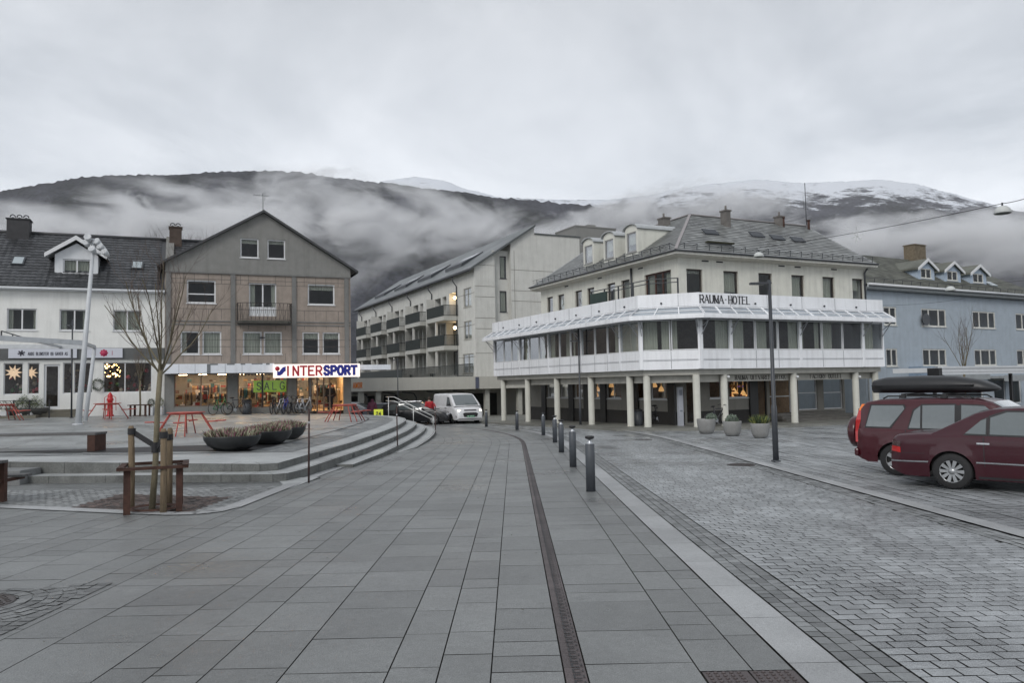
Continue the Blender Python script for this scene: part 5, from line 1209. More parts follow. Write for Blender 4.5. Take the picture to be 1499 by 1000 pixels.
m2.M = MR; m2.face([(LRu, 0, zB0), (LRu, 2*hD, zB0), (LRu, 2*hD, zEv), (LRu, hD, 11.4), (LRu, 0, zEv)]); m2.face([(LRu, 2*hD, zB0), (2*hD, 2*hD, zB0), (2*hD, 2*hD, zEv), (LRu, 2*hD, zEv)])
m2.M = ML; m2.face([(LLu, 0, zB0), (LLu, 2*hD, zB0), (LLu, 2*hD, zEv), (LLu, hD, 11.4), (LLu, 0, zEv)]); m2.face([(LLu, 2*hD, zB0), (2*hD, 2*hD, zB0), (2*hD, 2*hD, zEv), (LLu, 2*hD, zEv)])
m2.M = MR; m2.box(.4, .4, zEv-.1, LRu-.1, 2*hD-.1, zEv-.02); m2.box(.4, 3, zDk, LRu-.1, 3.1, zEv-.1); m2.M = ML; m2.box(3, .4, zDk, LLu-.1, .5, zEv-.15) if False else None
m2.build('wall', CRM, rh)
WB = mat('dark_brown_frame', (.07, .06, .055), .5, .1)
for i, o_ in enumerate(rw): window(rh, MR, o_, (), fw=.07, ins=.1, fm=WB, curtain=[[(0, 1, .15)], [(0, 1, .8)], None, [(.0, 1, .9)], [(0, 1, 1)], [(0, .8, .5)]][i])
for i, o_ in enumerate(lw[:-1]): window(rh, ML, o_, (), fw=.07, ins=.1, fm=WB, curtain=[(0, 1, 1)] if i % 2 else [(0, .6, 1)])
window(rh, ML, lw[-1], (.36, .64), fw=.08, ins=.1, fm=mat('red_brown_frame', (.07, .03, .022), .5), curtain=[(0, .3, 1), (.75, 1, 1)], name='balcony_door', sill=False)
# roof
SLATE = mat('grey_slate', (.27, .28, .275), .4, .14, 1.5, tone=.3, wet=.15, dirt=.2)
oh = .55; zev = zEv+.12; ris = (11.45-zev)/(hD+oh)
def slates(m2, e0, pu, pv, ua, ub, H, ca, cb, cut2=None, th=.28, tw=.36):
    """slate courses on a slope: e0 eave origin, pu along, pv up; trapezoid from ua..ub at the eave, narrowing by ca, cb per metre of slope"""
    nr = int(H/th); nn = pu.cross(pv); nn = nn if nn.z > 0 else -nn
    for r in range(nr+1):
        h0, h1 = r*th, min((r+1)*th, H); a, b = ua+ca*h0, ub-cb*h0; x = a-random.random()*tw
        if h1-h0 < .02: continue
        while x < b:
            x0, x1 = max(x, a), min(x+tw-.008, b); x += tw
            if x1-x0 < .03: continue
            a1, b1 = ua+ca*h1, ub-cb*h1; t0, t1 = min(max(x0, a1), b1), min(max(x1, a1), b1)
            P = [e0+pu*x0+pv*h0+nn*.03, e0+pu*x1+pv*h0+nn*.03, e0+pu*t1+pv*h1+nn*.005, e0+pu*t0+pv*h1+nn*.005]
            m2.face(P, random.random())
pvR = Vector((0, hD+oh, 11.45-zev)); HR = pvR.length; pvR.normalize(); cs = (hD+oh)/HR
Xv, Yv = Vector((1, 0, 0)), Vector((0, 1, 0))
m2 = MB(); m2.M = MR
slates(m2, Vector((0, -oh, zev)), Xv, pvR, -oh, LRu+oh, HR, cs, 0)
m2.face([(-oh, -oh, zev-.02), (LRu+oh, -oh, zev-.02), (LRu+oh, hD, 11.43), (hD, hD, 11.43)]); m2.face([(LRu+oh, hD, 11.43), (hD, hD, 11.43), (2*hD+oh, 2*hD+oh, zev), (LRu+oh, 2*hD+oh, zev)])
m2.M = ML
slates(m2, Vector((0, -oh, zev)), Xv, pvR, -oh, LLu+oh, HR, cs, 0)
m2.face([(-oh, -oh, zev-.02), (LLu+oh, -oh, zev-.02), (LLu+oh, hD, 11.43), (hD, hD, 11.43)]); m2.face([(LLu+oh, hD, 11.43), (hD, hD, 11.43), (2*hD+oh, 2*hD+oh, zev), (LLu+oh, 2*hD+oh, zev)])
roofh = m2.build('roof', SLATE, rh)
m2 = MB(); m2.M = MR; m2.beam((hD, hD, 11.47), (LRu+oh, hD, 11.47), .2, .05); m2.beam((-oh, -oh, zev+.05), (hD, hD, 11.47), .16, .05); m2.M = ML; m2.beam((hD, hD, 11.47), (LLu+oh, hD, 11.47), .2, .05); m2.build('ridge_cap', mat('lead_ridge', (.28, .26, .26), .5, .15), roofh)
m2 = MB()
for M_, L_ in ((MR, LRu), (ML, LLu)):
    m2.M = M_; P = [(-oh+0, -oh, zEv-.06), (-oh, -oh, zev-.03), (L_+oh, -oh, zev-.03), (L_+oh, -oh, zEv-.06)]
    m2.face(P); m2.face([(-oh, -oh, zEv-.06), (L_+oh, -oh, zEv-.06), (L_+oh, 0, zEv-.16), (0, 0, zEv-.16)]); m2.face([(L_+oh, -oh, zEv-.06), (L_+oh, -oh, zev), (L_+oh, 2*hD, zev), (L_+oh, 2*hD, zEv)])
m2.build('cornice', mat('cream_cornice', (.66, .65, .60), .7, .06, 3, dirt=.25), rh)
m2 = MB()
for M_, L_ in ((MR, LRu), (ML, LLu)):
    m2.M = M_; m2.tube([(-oh-.05, -oh-.06, zev-.02), (L_+oh, -oh-.06, zev-.02)], .05, 6); x = .1
    while x < L_+.3: m2.beam((x, -oh+.15, zev+.1), (x, -oh+.1, zev+.42), .03, .02); m2.beam((x, -oh+.1, zev+.40), (x, -oh+.5, zev+.36), .02, .02); x += .8
    m2.beam((0, -oh+.1, zev+.42), (L_+.3, -oh+.1, zev+.42), .02, .02); m2.beam((0, -oh+.12, zev+.28), (L_+.3, -oh+.12, zev+.28), .015, .015)
m2.M = MR; m2.tube([(LRu+.1, -.3, zev-.1), (LRu-.05, -.12, zev-.5), (LRu-.05, -.12, zDk)], .06, 6); m2.M = ML; x = FLu.x(926, 420); m2.tube([(x, -.08, zEv-.15), (x, -.08, zDk)], .06, 6)
m2.build('gutter', DARKM, rh)
m2 = MB(); m2.M = MR
for px_ in (1032, 1053, 1143.5, 1167, 1220): x = FRu.x(px_, 380); m2 = MB(); m2.M = MR; m2.box(x-.22, -.02, 7.83, x+.22, -.002, 7.90); m2.build('wall_vent', BLACK, rh)
for px_ in (829, 878, 938): x = FLu.x(px_, 400); m2 = MB(); m2.M = ML; m2.box(x-.22, -.02, 7.83, x+.22, -.002, 7.90); m2.build('wall_vent', BLACK, rh)
# roof hatches, chimneys, mast
def onslope(M, fr, px, py):
    # point of the slope seen through a photo pixel
    best = None
    for i in range(0, 500):
        d = i*.01; f = Fr(fr.P-fr.n*d if False else fr.P, fr.a)
    return None
def slope_pt(fr, inward, px, py):
    lo, hi = -oh, hD
    for _ in range(40):
        m_ = (lo+hi)/2; f = Fr(fr.P+inward*m_, fr.a); x, z = f.xz(px, py); zs_ = zev+(m_+oh)*ris
        if z > zs_: lo = m_
        else: hi = m_
    return x, m_, zs_
for i, (px, py) in enumerate(((1038, 342), (1106, 346), (1136, 350), (1166, 353))):
    x, y, z = slope_pt(FRu, V_, px, py); m2 = MB(); m2.M = MR; m2.extr([(x-.45, y-.25, z-.25*ris+.06), (x+.5, y-.25, z-.25*ris+.06), (x+.5, y+.1, z+.1*ris+.16), (x-.45, y+.1, z+.1*ris+.16)], (0, -.02, .05)); m2.build('roof_hatch', DARKM, roofh)
x, y, z = slope_pt(FRu, V_, 1054, 359); m2 = MB(); m2.M = MR; m2.box(x-.9, y-.12, z+.1, x+.9, y+.12, z+.16); m2.build('roof_walkway', mat('dark_plank', (.05, .05, .03), .9), roofh)
for i, (px, py, w_, h) in enumerate(((1063, 331, .36, .85), (1141, 330, .36, .5), (1147, 332, .12, .55), (1184, 336, .16, .55), (972, 333, .6, .5))):
    fr, inw, M_ = (FRu, V_, MR) if px > 1000 else (FLu, U, ML)
    x, y, z = slope_pt(fr, inw, px, py)
    m2 = MB(); m2.M = M_
    if w_ > .3: m2.box(x-w_/2, y-.2, z-.3, x+w_/2, y+.25, z+h); m2.box(x-w_/2-.05, y-.25, z+h+.001, x+w_/2+.05, y+.3, z+h+.08); m2.tube([(x, y, z+h), (x, y, z+h+.35)], .06, 8)
    else: m2.tube([(x, y, z-.2), (x, y, z+h)], .08, 10); m2.tube([(x, y, z+h), (x, y, z+h+.06)], .12, 10)
    m2.build('chimney', mat('brown_grey_chimney', (.15, .14, .13), .8, .25) if w_ > .3 else RUST, roofh)
x = FRu.off(-hD).x(1180.5, 330) if False else Fr(K_+V_*hD, 64).x(1180.5, 330)
zm = Fr(K_+V_*hD, 64).xz(1180.5, 268)[1]; m2 = MB(); m2.M = MR; m2.tube([(x, hD, 11.4), (x, hD, zm)], .025, 5); m2.beam((x-.25, hD, 12.6), (x+.2, hD, 12.6), .02, .02); m2.tube([(x-.2, hD, 12.6), (x-.2, hD, 13.4)], .012, 4)
m2.build('antenna_mast', DARKM, roofh)
# round-topped dormers
for i, r in enumerate(((855.4, 365, 867, 387), (885, 356, 897.6, 380), (917, 346.4, 931, 371))):
    x, y, z = slope_pt(FLu, U, (r[0]+r[2])/2, r[3]+3); f = Fr(K_+U*(y-.02), -26); a, b, c, d = f.rect(*r); c = z+.18; d = c+1.12
    M_ = ML @ Matrix.Translation((0, y, 0)); dm = thing('dormer', None, None); dm.parent = rh; m2 = MB(); m2.M = M_
    a0, b0 = a-.14, b+.14; wall(m2, b0, z-.15, d+.12, [(a, b, c, d)], .08, a0); cx_ = (a0+b0)/2; arc = [(cx_+(b0-a0)/2*math.cos(q), d+.12+.30*math.sin(q)) for q in [math.pi*j/10 for j in range(11)]]
    m2.face([(p[0], 0, p[1]) for p in arc]); dep = (d+.3-z)/ris
    for xx in (a0, b0): m2.face([(xx, 0, z-.15), (xx, dep, z+dep*ris), (xx, dep, d+.12), (xx, 0, d+.12)])
    m2.build('cheek', CRM, dm)
    m2 = MB(); m2.M = M_; arc2 = [(cx_+((b0-a0)/2+.1)*math.cos(q), d+.13+.31*math.sin(q)) for q in [math.pi*j/10 for j in range(11)]]
    for p, q in zip(arc2, arc2[1:]): m2.extr([(p[0], -.12, p[1]), (q[0], -.12, q[1]), (q[0], -.12, q[1]+.05), (p[0], -.12, p[1]+.05)], (0, dep+.4, 0))
    m2.build('roof', mat('grey_zinc', (.42, .44, .45), .45, .12, 3), dm)
    window(dm, M_, (a, b, c, d), (), fw=.07, ins=.03, fm=mat('grey_frame', (.3, .3, .3), .5), curtain=[(0, 1, .6)])
# deck railing above the corner
m2 = MB(); f1 = Fr(B_+U*.9, -26); fc = Fr(A3-ncv*.9, 109); xa = f1.x(866, 440); xb = f1.x(937, 440); p1 = f1.at(xa); p2 = f1.at(xb); p3 = fc.at(fc.x(993, 440)); zt3 = f1.xz(903, 419.5)[1]
cor = linex(f1.P, V_, fc.P, uc); pts_ = [p1, cor, p3]
for a, b in zip(pts_, pts_[1:]):
    for z in (zt3, zt3-.2): m2.beam(W(a, z), W(b, z), .05, .04)
    n = max(1, round((b-a).length/1.4))
    for i in range(n+1): p = a.lerp(b, i/n); m2.beam(W(p, zDk), W(p, zt3), .06, .06)
m2.build('deck_railing', DARKM, rh)
m2 = MB(); p = a_ = f1.at(xa-.1); q = HI @ f1.at(xa-.6); m2.box(q.x-.1, q.y-1.0, zDk+.4, q.x+.0, q.y+.6, zt3-.15); m2.build('deck_screen', mat('green_tarpaulin', (.03, .05, .045), .8), rh)

# ---------------- blue building
FB = Fr(atY(1285, 560, 51), 60); rb = thing('blue_building', 'light blue rendered building with three gabled dormers in a mossy slate roof', 'building', FB.P, 30)
BLUE = mat('light_blue_render', (.37, .425, .48), .85, .07, 1.5, bump=.4, bscale=50, dirt=.16)
xl, xr = FB.x(1268), FB.x(1535); zeb = 7.75
bw = [(1293.6, 449.6, 1312.4, 475.6), (1349, 452.4, 1385, 478.4), (1424, 455.6, 1457, 481), (1487, 458.6, 1519, 484)]
bw2 = [(1297.4, 511, 1314, 537), (1351, 511, 1385.6, 536), (1426.8, 511.8, 1459, 535), (1489, 513, 1521, 538)]
o1_ = [FB.rect(*r) for r in bw]; o2_ = [FB.rect(*r) for r in bw2]; za1, za2 = o1_[1][2:4]; zb1, zb2 = o2_[1][2:4]
o1_ = [(a, b, za1, za2) for a, b, _, _ in o1_]; o2_ = [(a, b, zb1, zb2) for a, b, _, _ in o2_]
g1 = [FB.rect(1456, 566, 1473, 600), FB.rect(1482, 566, 1496, 600), FB.rect(1380, 570, 1440, 598)]; g1 = [(a, b, -.5, 1.35) for a, b, _, _ in g1]
m2 = MB(); wall(m2, xr, -1.6, zeb, o1_+o2_+g1, .14, xl); m2.face([(xl, 0, -1.6), (xl, 9, -1.6), (xl, 9, zeb), (xl, 4.5, 10.8), (xl, 0, zeb)]); m2.face([(xr, 0, -1.6), (xr, 9, -1.6), (xr, 9, zeb), (xr, 0, zeb)]); m2.box(xl+.1, .4, 4.4, xr-.1, 9, 4.55); m2.box(xl+.1, 3, -1, xr-.1, 3.1, 7.5); m2.build('wall', BLUE, rb)
REDW = mat('white_frame_old', (.62, .62, .58), .5, .1)
for i, o_ in enumerate(o1_+o2_): window(rb, Matrix(), o_, (.5,) if i % 4 == 0 else (.3, .7), fw=.09, ins=.03, fm=REDW)
for i, o_ in enumerate(g1): window(rb, Matrix(), o_, (.5,) if i == 2 else (), fw=.07, glass=CLEAR, sill=False, name='shop_window')
zrb = Fr(FB.P-FB.n*-4.5 if False else FB.P+hd(-30)*4.5, 60).xz(1300, 377)[1]
SL2 = mat('mossy_slate', (.13, .135, .115), .7, .25, 1.2, tone=.3, bump=.2)
m2 = MB(); pv = Vector((0, 4.9, zrb-zeb)); Hb = pv.length; pv.normalize()
slates(m2, Vector((0, -.4, zeb)), Xv, pv, xl-.3, xr+.4, Hb, 0, 4.9/Hb*.9)
m2.face([(xl-.3, -.4, zeb-.03), (xr+.4, -.4, zeb-.03), (xr-4.2, 4.5, zrb-.03), (xl-.3, 4.5, zrb-.03)]); m2.face([(xr+.4, -.4, zeb-.03), (xr+.4, 9.4, zeb-.03), (xr-4.2, 4.5, zrb-.03)]); m2.face([(xl-.3, 4.5, zrb-.03), (xr-4.2, 4.5, zrb-.03), (xr+.4, 9.4, zeb), (xl-.3, 9.4, zeb)])
rbf = m2.build('roof', SL2, rb)
m2 = MB(); m2.tube([(xl, -.46, zeb+.0), (xr+.4, -.46, zeb+.0)], .09, 8); m2.tube([(xl+.05, -.46, zeb-.02), (xl+.1, -.1, zeb-.5), (xl+.1, -.1, -1)], .05, 6); m2.build('gutter', mat('white_gutter', (.6, .62, .64)), rb)
m2 = MB(); m2.box(xl, -.4, zeb-.26, xr+.3, -.003, zeb-.12)
for k in range(3): m2.box(xl, -.36+k*.11, zeb-.32, xr+.3, -.30+k*.11, zeb-.261)
m2.build('eave_board', mat('grey_eave_board', (.22, .24, .25), .8), rb)
m2 = MB(); x = xl
while x < xr: m2.beam((x, -.2, zeb+.15), (x, -.25, zeb+.42), .03, .02); x += 1.0
m2.beam((xl, -.25, zeb+.42), (xr, -.25, zeb+.42), .02, .02); m2.build('snow_guard', DARKM, rb)
chimney(rb, *Fr(FB.P+hd(-30)*4.2, 60).rect(1333.5, 360, 1350, 381)[:2], 3.9, 4.8, zrb-.6, Fr(FB.P+hd(-30)*4.2, 60).xz(1342, 360)[1], mat('mossy_brick_chimney', (.16, .13, .09), .9, .3, 6), ())
kb = (zrb-zeb)/4.9
for i, r in enumerate(((1343.5, 381, 1367.5, 412), (1382, 385, 1406, 416), (1420, 389.5, 1443.5, 419))):
    yb = 1.0; f = Fr(FB.P+hd(-30)*yb, 60); a, b, c, d = f.rect(*r); c = zeb+(yb+.4)*kb-.05; d = f.xz((r[0]+r[2])/2, r[1])[1]; zz_ = c+(d-c)*.6; dm = thing('dormer', None, None); dm.parent = rb
    M_ = Matrix.Translation((0, yb, 0)); m2 = MB(); m2.M = M_; wa, wb = a+(b-a)*.18, a+(b-a)*.82; wall(m2, b, c, zz_, [(wa, wb, c+.15, zz_-.02)], .08, a); xm_ = (a+b)/2; m2.face([(a, 0, zz_), (b, 0, zz_), (xm_, 0, d-.08)]); dep = (zz_-c)/kb
    for xx in (a, b): m2.face([(xx, 0, c), (xx, dep, zz_), (xx, 0, zz_)])
    m2.build('cheek', mat('pale_blue_board', (.40, .48, .58), .7, .06), dm); m2 = MB(); m2.M = M_; dd_ = (d-c)/kb+.3
    for xe_ in (a-.22, b+.22): m2.extr([(xm_, -.18, d-.05), (xe_, -.18, zz_-.16), (xe_, -.18, zz_-.02), (xm_, -.18, d+.1)], (0, dd_, 0))
    m2.build('roof', SL2, dm); m2 = MB(); m2.M = M_
    for xe_ in (a-.24, b+.24): m2.extr([(xm_, -.24, d-.1), (xe_, -.24, zz_-.24), (xe_, -.24, zz_-.04), (xm_, -.24, d+.12)], (0, .055, 0))
    m2.build('verge_board', FRAMEW, dm)
    window(dm, M_, (wa, wb, c+.15, zz_-.02), (.5,), fw=.07, ins=.02, fm=REDW)
x = FB.x(1470, 412); m2 = MB(); c0 = Vector((x, 1.0, zeb+1.4*kb+.06)); P = [c0+Xv*sx*.4+pv*sy*.35 for sx, sy in ((-1, -1), (1, -1), (1, 1), (-1, 1))]; m2.extr(P, (0, -.03, .08)); m2.build('skylight', mat('skylight_glass', (.3, .3, .3)), rb)
m2 = MB(); x0, x1 = FB.x(1331), FB.x(1351); m2.box(x0, -.9, 1.4, x1, -.003, 2.35); m2.build('wall_box', mat('blue_grey_box', (.22, .29, .38), .7), rb)
m2 = MB(); q = FB.xz(1351, 468); m2.lathe([(.42, -.25), (.36, -.12), (.05, -.08)], (q[0], 0, q[1]), 18, axis='y'); m2.tube([(q[0], -.02, q[1]-.3), (q[0], -.2, q[1])], .03, 6); m2.build('satellite_dish', DARKM, rb)
m2 = MB(); m2.box(FB.x(1445), -1.2, 1.42, FB.x(1480), -.003, 1.6); m2.box(FB.x(1445), -1.25, 1.2, FB.x(1480), -1.201, 1.65); m2.box(FB.x(1360), -.5, 1.38, FB.x(1440), -.003, 1.75); m2.build('shop_awning', mat('grey_awning', (.3, .32, .33), .7), rb)
# open market canopy before the blue building
FCn = Fr(atY(1400, 560, 40), 60); rc = thing('market_canopy', 'long white flat canopy on dark posts before the blue building', 'canopy', FCn.P, 30)
x0, x1 = FCn.x(1372), FCn.x(1600); zc_, zd_ = FCn.xz(1440, 547.5)[1], FCn.xz(1440, 536)[1]
m2 = MB(); m2.box(x0+.3, 0, zc_+.12, x1, 2.6, zd_-.06); m2.box(x0+.25, -.04, zd_-.1, x1, .08, zd_); m2.box(x0+.35, .02, zc_, x1, .18, zc_+.115); m2.build('roof_panel', mat('white_canopy_roof', (.62, .64, .66), .5, .05), rc)
for px_ in (1378, 1490): 
    x = FCn.x(px_); m2 = MB(); m2.box(x-.07, .3, -.75, x+.07, .44, zc_+.1); m2.build('post', BLACK, rc)
m2 = MB(); x = x0; m2.box(x, -.1, zc_-.05, x+.3, .5, zd_-.08); m2.lathe([(.16, -.1), (.2, 0), (.16, .1)], (x+.45, 0, zc_-.2), 12, axis='x'); m2.build('roller_box', BLACK, rc)
# ================================================================ STREET FURNITURE
def plzo(x, y): return plz(x, y)+.013
def onplz(px, py):
    z = .2
    for _ in range(6):
        d = ray(px, py); t = (z-CAMZ)/d.z; p = OC+d*t; z = plzo(p.x, p.y)
    return Vector((p.x, p.y, z))
KM = {}
# bollards
BOLM = mat('blue_grey_bollard_paint', (.060, .068, .080), .5, .15, 5, bump=.1, dirt=.15); NECK = mat('bright_bollard_neck', (.5, .52, .55), .3, .05, metal=.5)
def bollard():
    r = thing('bollard', '', 'bollard'); m2 = MB(); m2.lathe([(.084, -.03), (.084, .835), (.078, .842)], (0, 0, 0), 24); m2.build('post', BOLM, r)
    m2 = MB(); m2.lathe([(.06, .84), (.05, .86), (.03, .885), (.03, .93)], (0, 0, 0), 16); m2.build('neck', NECK, r)
    m2 = MB(); m2.lathe([(.05, .93), (.078, .945), (.082, .955), (.082, .975), (.076, .985), (.02, .99)], (0, 0, 0), 20); m2.build('cap', BLACK, r); return r
b0 = bollard(); lb = ['nearest', 'second nearest', 'third', 'fourth', 'fifth', 'sixth', 'farthest']
for i, (px, py) in enumerate(((865, 719.7), (839, 683.8), (822, 662.5), (812.5, 648), (795.5, 637.3), (757, 629.6), (712, 625))):
    o = b0 if i == 0 else copy_tree(b0); p = gnd(px, py); o.location = (p.x, p.y, gz(p.x, p.y)); o.rotation_euler = (0, 0, i*.7)
    tag(o, 'blue-grey steel bollard with a flat cap, %s of the curving row along the kerb' % lb[i], 'bollard', 'bollards along the walkway kerb')
# street lamps
def lamp(p, h, label, r=.055, arm=None, base=None):
    o = thing('street_lamp', label, 'street lamp', p, 0, 'dark street lamps'); m2 = MB()
    if base: m2.tube([(0, 0, -.05), (0, 0, base), (0, 0, base+.04), (0, 0, h)], [r*1.35, r*1.35, r, r*.8], 14); 
    else: m2.tube([(0, 0, -.05), (0, 0, h)], [r, r*.75], 10)
    m2.build('pole', DARKM, o); m2 = MB(); m2.lathe([(r*2.2, 0), (r*2.2, .03), (r*1.3, .04)], (0, 0, 0), 12); m2.build('base_plate', DARKM, o)
    if arm:
        L_, z = arm; m2 = MB(); m2.beam((.05, 0, z), (-.12, 0, z+.01), .05, .04); m2.prism([(-.08, -.1), (-.12-L_, -.07), (-.12-L_, .07), (-.08, .1)], z-.03, z+.02); m2.build('lamp_head', DARKM, o)
        m2 = MB(); m2.box(-L_, -.05, z-.04, -.15, .05, z-.031); m2.build('lens', mat('lamp_lens', (.4, .4, .38), .3), o)
    else: m2 = MB(); m2.lathe([(.03, h), (.16, h+.02), (.16, h+.07), (.05, h+.1)], (0, 0, 0), 14); m2.build('lamp_head', DARKM, o)
    return o
p = gnd(1136, 676); p.z = gz(p.x, p.y); lamp(p, 4.48, 'tall dark street lamp with a flat head at the road edge before the hotel', .052, (.36, 4.40), 1.35)
p = gnd(850, 625); p.z = gz(p.x, p.y)+.09; lamp(p, 5.25, 'slim dark street lamp by the hotel columns at the bend of the road', .05, (.34, 4.58), 1.2)
p = onplz(384, 605.5); lamp(p, 4.35, 'slim dark street lamp in front of the sports shop window', .05, None)
p = onplz(104.5, 612); lamp(p, 5.0, 'thin dark street lamp by the leaning mast at the flower shop', .045, (.2, 4.75))
p = gnd(582, 620); p = Vector((-7.4, 50, gz(0, 50))); lamp(p, 4.35, 'thin dark street lamp behind the handrail of the steps', .04, (.15, 4.2))
# snow poles
SNP = mat('red_brown_pole', (.05, .025, .022), .6, .3, 9)
for i, (px, py, h, lab) in enumerate(((452, 707, 1.54, 'thin dark snow pole nearest on the pale kerb strip'), (582, 660, 1.45, 'thin dark snow pole half way along the curved steps'), (637.5, 636, 1.3, 'thin dark snow pole farthest at the end of the steps'))):
    p = gnd(px, py); m2 = MB(); m2.tube([(0, 0, -.05), (0, 0, h)], .021, 8); m2.t = 1; o = m2.build('snow_pole', SNP, label=lab, cat='pole', group='snow poles along the steps'); o.location = (p.x, p.y, gz(p.x, p.y)); o.rotation_euler = (0, rad((.5, -.6, .3)[i]), 0)
    m2 = MB(); m2.lathe([(.0225, h*.80), (.0225, h*.83)], (0, 0, 0), 8); m2.build('reflector_band', NECK, o)
# handrail
P0, P1, P2_ = atY(565, 581.3, 44.5), atY(577, 581.3, 44), atY(634, 609.5, 42.5); WR = mat('pale_steel_rail', (.62, .63, .62), .35, .05, metal=.3)
o = thing('handrail', 'pale two-bar handrail descending beside the curved steps', 'handrail', (P0.x, P0.y, gz(0, 44)))
I_ = Matrix.Translation((-P0.x, -P0.y, -gz(0, 44)))
m2 = MB(); m2.M = I_; m2.tube([P0, P1, P2_], .022, 8); m2.tube([P0-Z*.22, P1-Z*.22, P2_-Z*.2], .018, 8); m2.build('rail', WR, o)
for q, s_ in ((P0.lerp(P1, .3), 0), (P1.lerp(P2_, .5), 0), (P2_, 0)): m2 = MB(); m2.M = I_; m2.tube([q, (q.x, q.y, gz(q.x, q.y)-.02)], .022, 6); m2.build('post', WR, o)
# benches
DKW = mat('weathered_dark_plank', (.10, .10, .10), .6, .2, 2, stretch=(1, 12, 4), bump=.3)
pb = onplz(137, 661); o = thing('bench', 'long dark slatted bench with rusty legs on the plaza left of the tree', 'bench', pb, 0)
m2 = MB()
for k in range(4): m2.box(-5.2, -.02+k*.15, .42, .05, .115+k*.15, .475)
m2.build('seat', DKW, o)
for x in (-5.0, -.17): m2 = MB(); m2.box(x, 0, 0, x+.2, .55, .42); m2.box(x-.0, .02, .42, x+.2, .53, .4201); m2.build('leg', RUST, o)
p = gnd(4, 745)+Vector((-.52, 0, 0)); o = thing('picnic_table', 'dark plank table with rusty steel legs cut by the left edge of the setts', 'table', (p.x, p.y, gz(p.x, p.y)), 0)
m2 = MB()
for k in range(5): m2.box(-1.9, .05+k*.16, .70, .06, .195+k*.16, .745)
m2.build('table_top', DKW, o)
for y9, x9 in ((1.15, .12), (-.55, -.28)):
    m2 = MB()
    for k in range(2): m2.box(-1.9, y9+k*.15, .40, x9, y9+.135+k*.15, .44)
    m2.build('seat', DKW, o)
for x, yy in ((-.03, .08), (-.03, .8), (-1.7, .08), (-1.7, .8)): m2 = MB(); m2.box(x-.06, yy, 0, x+.04, yy+.1, .70); m2.build('leg', RUST, o)
for x9 in (-.08, -1.75): m2 = MB(); m2.box(x9, -.5, .34, x9+.06, 1.45, .398); m2.build('seat_beam', RUST, o)
# red tables with seats
RED = mat('faded_red_steel', (.42, .085, .065), .5, .12, 4)
def redtable():
    r = thing('picnic_table', '', 'table'); m2 = MB(); m2.lathe([(.60, .745), (.62, .752), (.62, .77), (.60, .776)], (0, 0, 0), 6); m2.build('table_top', RED, r)
    m2 = MB(); m2.lathe([(.5, .70), (.52, .70), (.52, .744), (.5, .744)], (0, 0, 0), 12, cap=False); m2.build('apron', RED, r)
    for k in range(4):
        a = math.pi/2*k; c, s = math.cos(a), math.sin(a); m2 = MB()
        for w_ in (-.09, .09): m2.tube([(c*.5-s*w_, s*.5+c*w_, .72), (c*.93-s*w_*1.6, s*.93+c*w_*1.6, 0)], .022, 6)
        m2.tube([(c*.62, s*.62, .44), (c*1.02, s*1.02, .44)], .025, 6); m2.build('leg', RED, r)
        m2 = MB(); m2.lathe([(.17, .445), (.185, .455), (.185, .475), (.17, .48)], (c*1.12, s*1.12, 0), 16); m2.build('seat', RED, r)
    return r
t0 = redtable()
for i, (px, py, rz, lab) in enumerate(((272, 637, 12, 'nearest red steel picnic table with round seats, beside the tree trunk'), (505, 617, 38, 'red steel picnic table with round seats before the shop entrance'), (157, 613.5, 30, 'red steel picnic table before the red pillar at the flower shop'), (2, 616, 5, 'red steel picnic table cut by the left edge by the green planter'))):
    o = t0 if i == 0 else copy_tree(t0); o.location = onplz(px, py); o.rotation_euler = (0, 0, rad(rz)); tag(o, lab, 'table', 'red picnic tables on the plaza')
# planters
BOWL = mat('black_bowl', (.028, .03, .032), .45, .3, 5, bump=.1, wet=.1)
def tufts(m2, R, n, h, cols, zb=0, spread=.9, w_=.012):
    for i in range(n):
        a, r = random.random()*6.283, R*math.sqrt(random.random())*spread; x, y = r*math.cos(a), r*math.sin(a); hh = h*random.uniform(.5, 1.1)*(1.15-.4*r/R); lx, ly = random.gauss(0, .3)*hh+x*.25*h/R, random.gauss(0, .3)*hh+y*.25*h/R
        b = random.random()*3.14; dx, dy = math.cos(b)*w_, math.sin(b)*w_; m2.m = random.choice(cols)
        m2.add(tuple(m2.pts([(x-dx, y-dy, zb), (x+dx, y+dy, zb), (x+lx*.6+dx*1.5, y+ly*.6+dy*1.5, zb+hh*.6), (x+lx, y+ly, zb+hh), (x+lx*.6-dx*1.5, y+ly*.6-dy*1.5, zb+hh*.6)])+j for j in range(5)), random.random())
HEA = [mat('heather_pink', (.30, .12, .17), .9, .2, tone=.3), mat('heather_cream', (.40, .40, .29), .9, .2, tone=.3), mat('heather_brown', (.09, .06, .04), .9, .2, tone=.3), mat('heather_green', (.06, .08, .03), .9, .2, tone=.3)]
for i, (px, py, R, lab) in enumerate(((332, 661, .72, 'nearest and widest black bowl planter of pink and cream heather'), (386, 651.5, .68, 'middle black bowl planter of heather, half hidden by the widest'), (413, 644.5, .62, 'farthest black bowl planter of pink heather near the steps'))):
    p = onplz(px, py); p.y += R*.55; o = thing('bowl_planter', lab, 'planter', (p.x, p.y, plzo(p.x, p.y)), 0, 'black bowl planters with heather')
    m2 = MB(); m2.lathe([(R*.45, 0), (R*.62, .03), (R*.85, .14), (R*.98, .28), (R, .36), (R*1.01, .385), (R*.95, .385), (R*.9, .33), (.02, .33)], (0, 0, 0), 36); m2.build('bowl', BOWL, o)
    m2 = MB(); tufts(m2, R*.93, 1900, .27, [0, 0, 1, 1, 1, 2, 3, 3], .32, .95, .009); m2.build('heather', HEA, o)
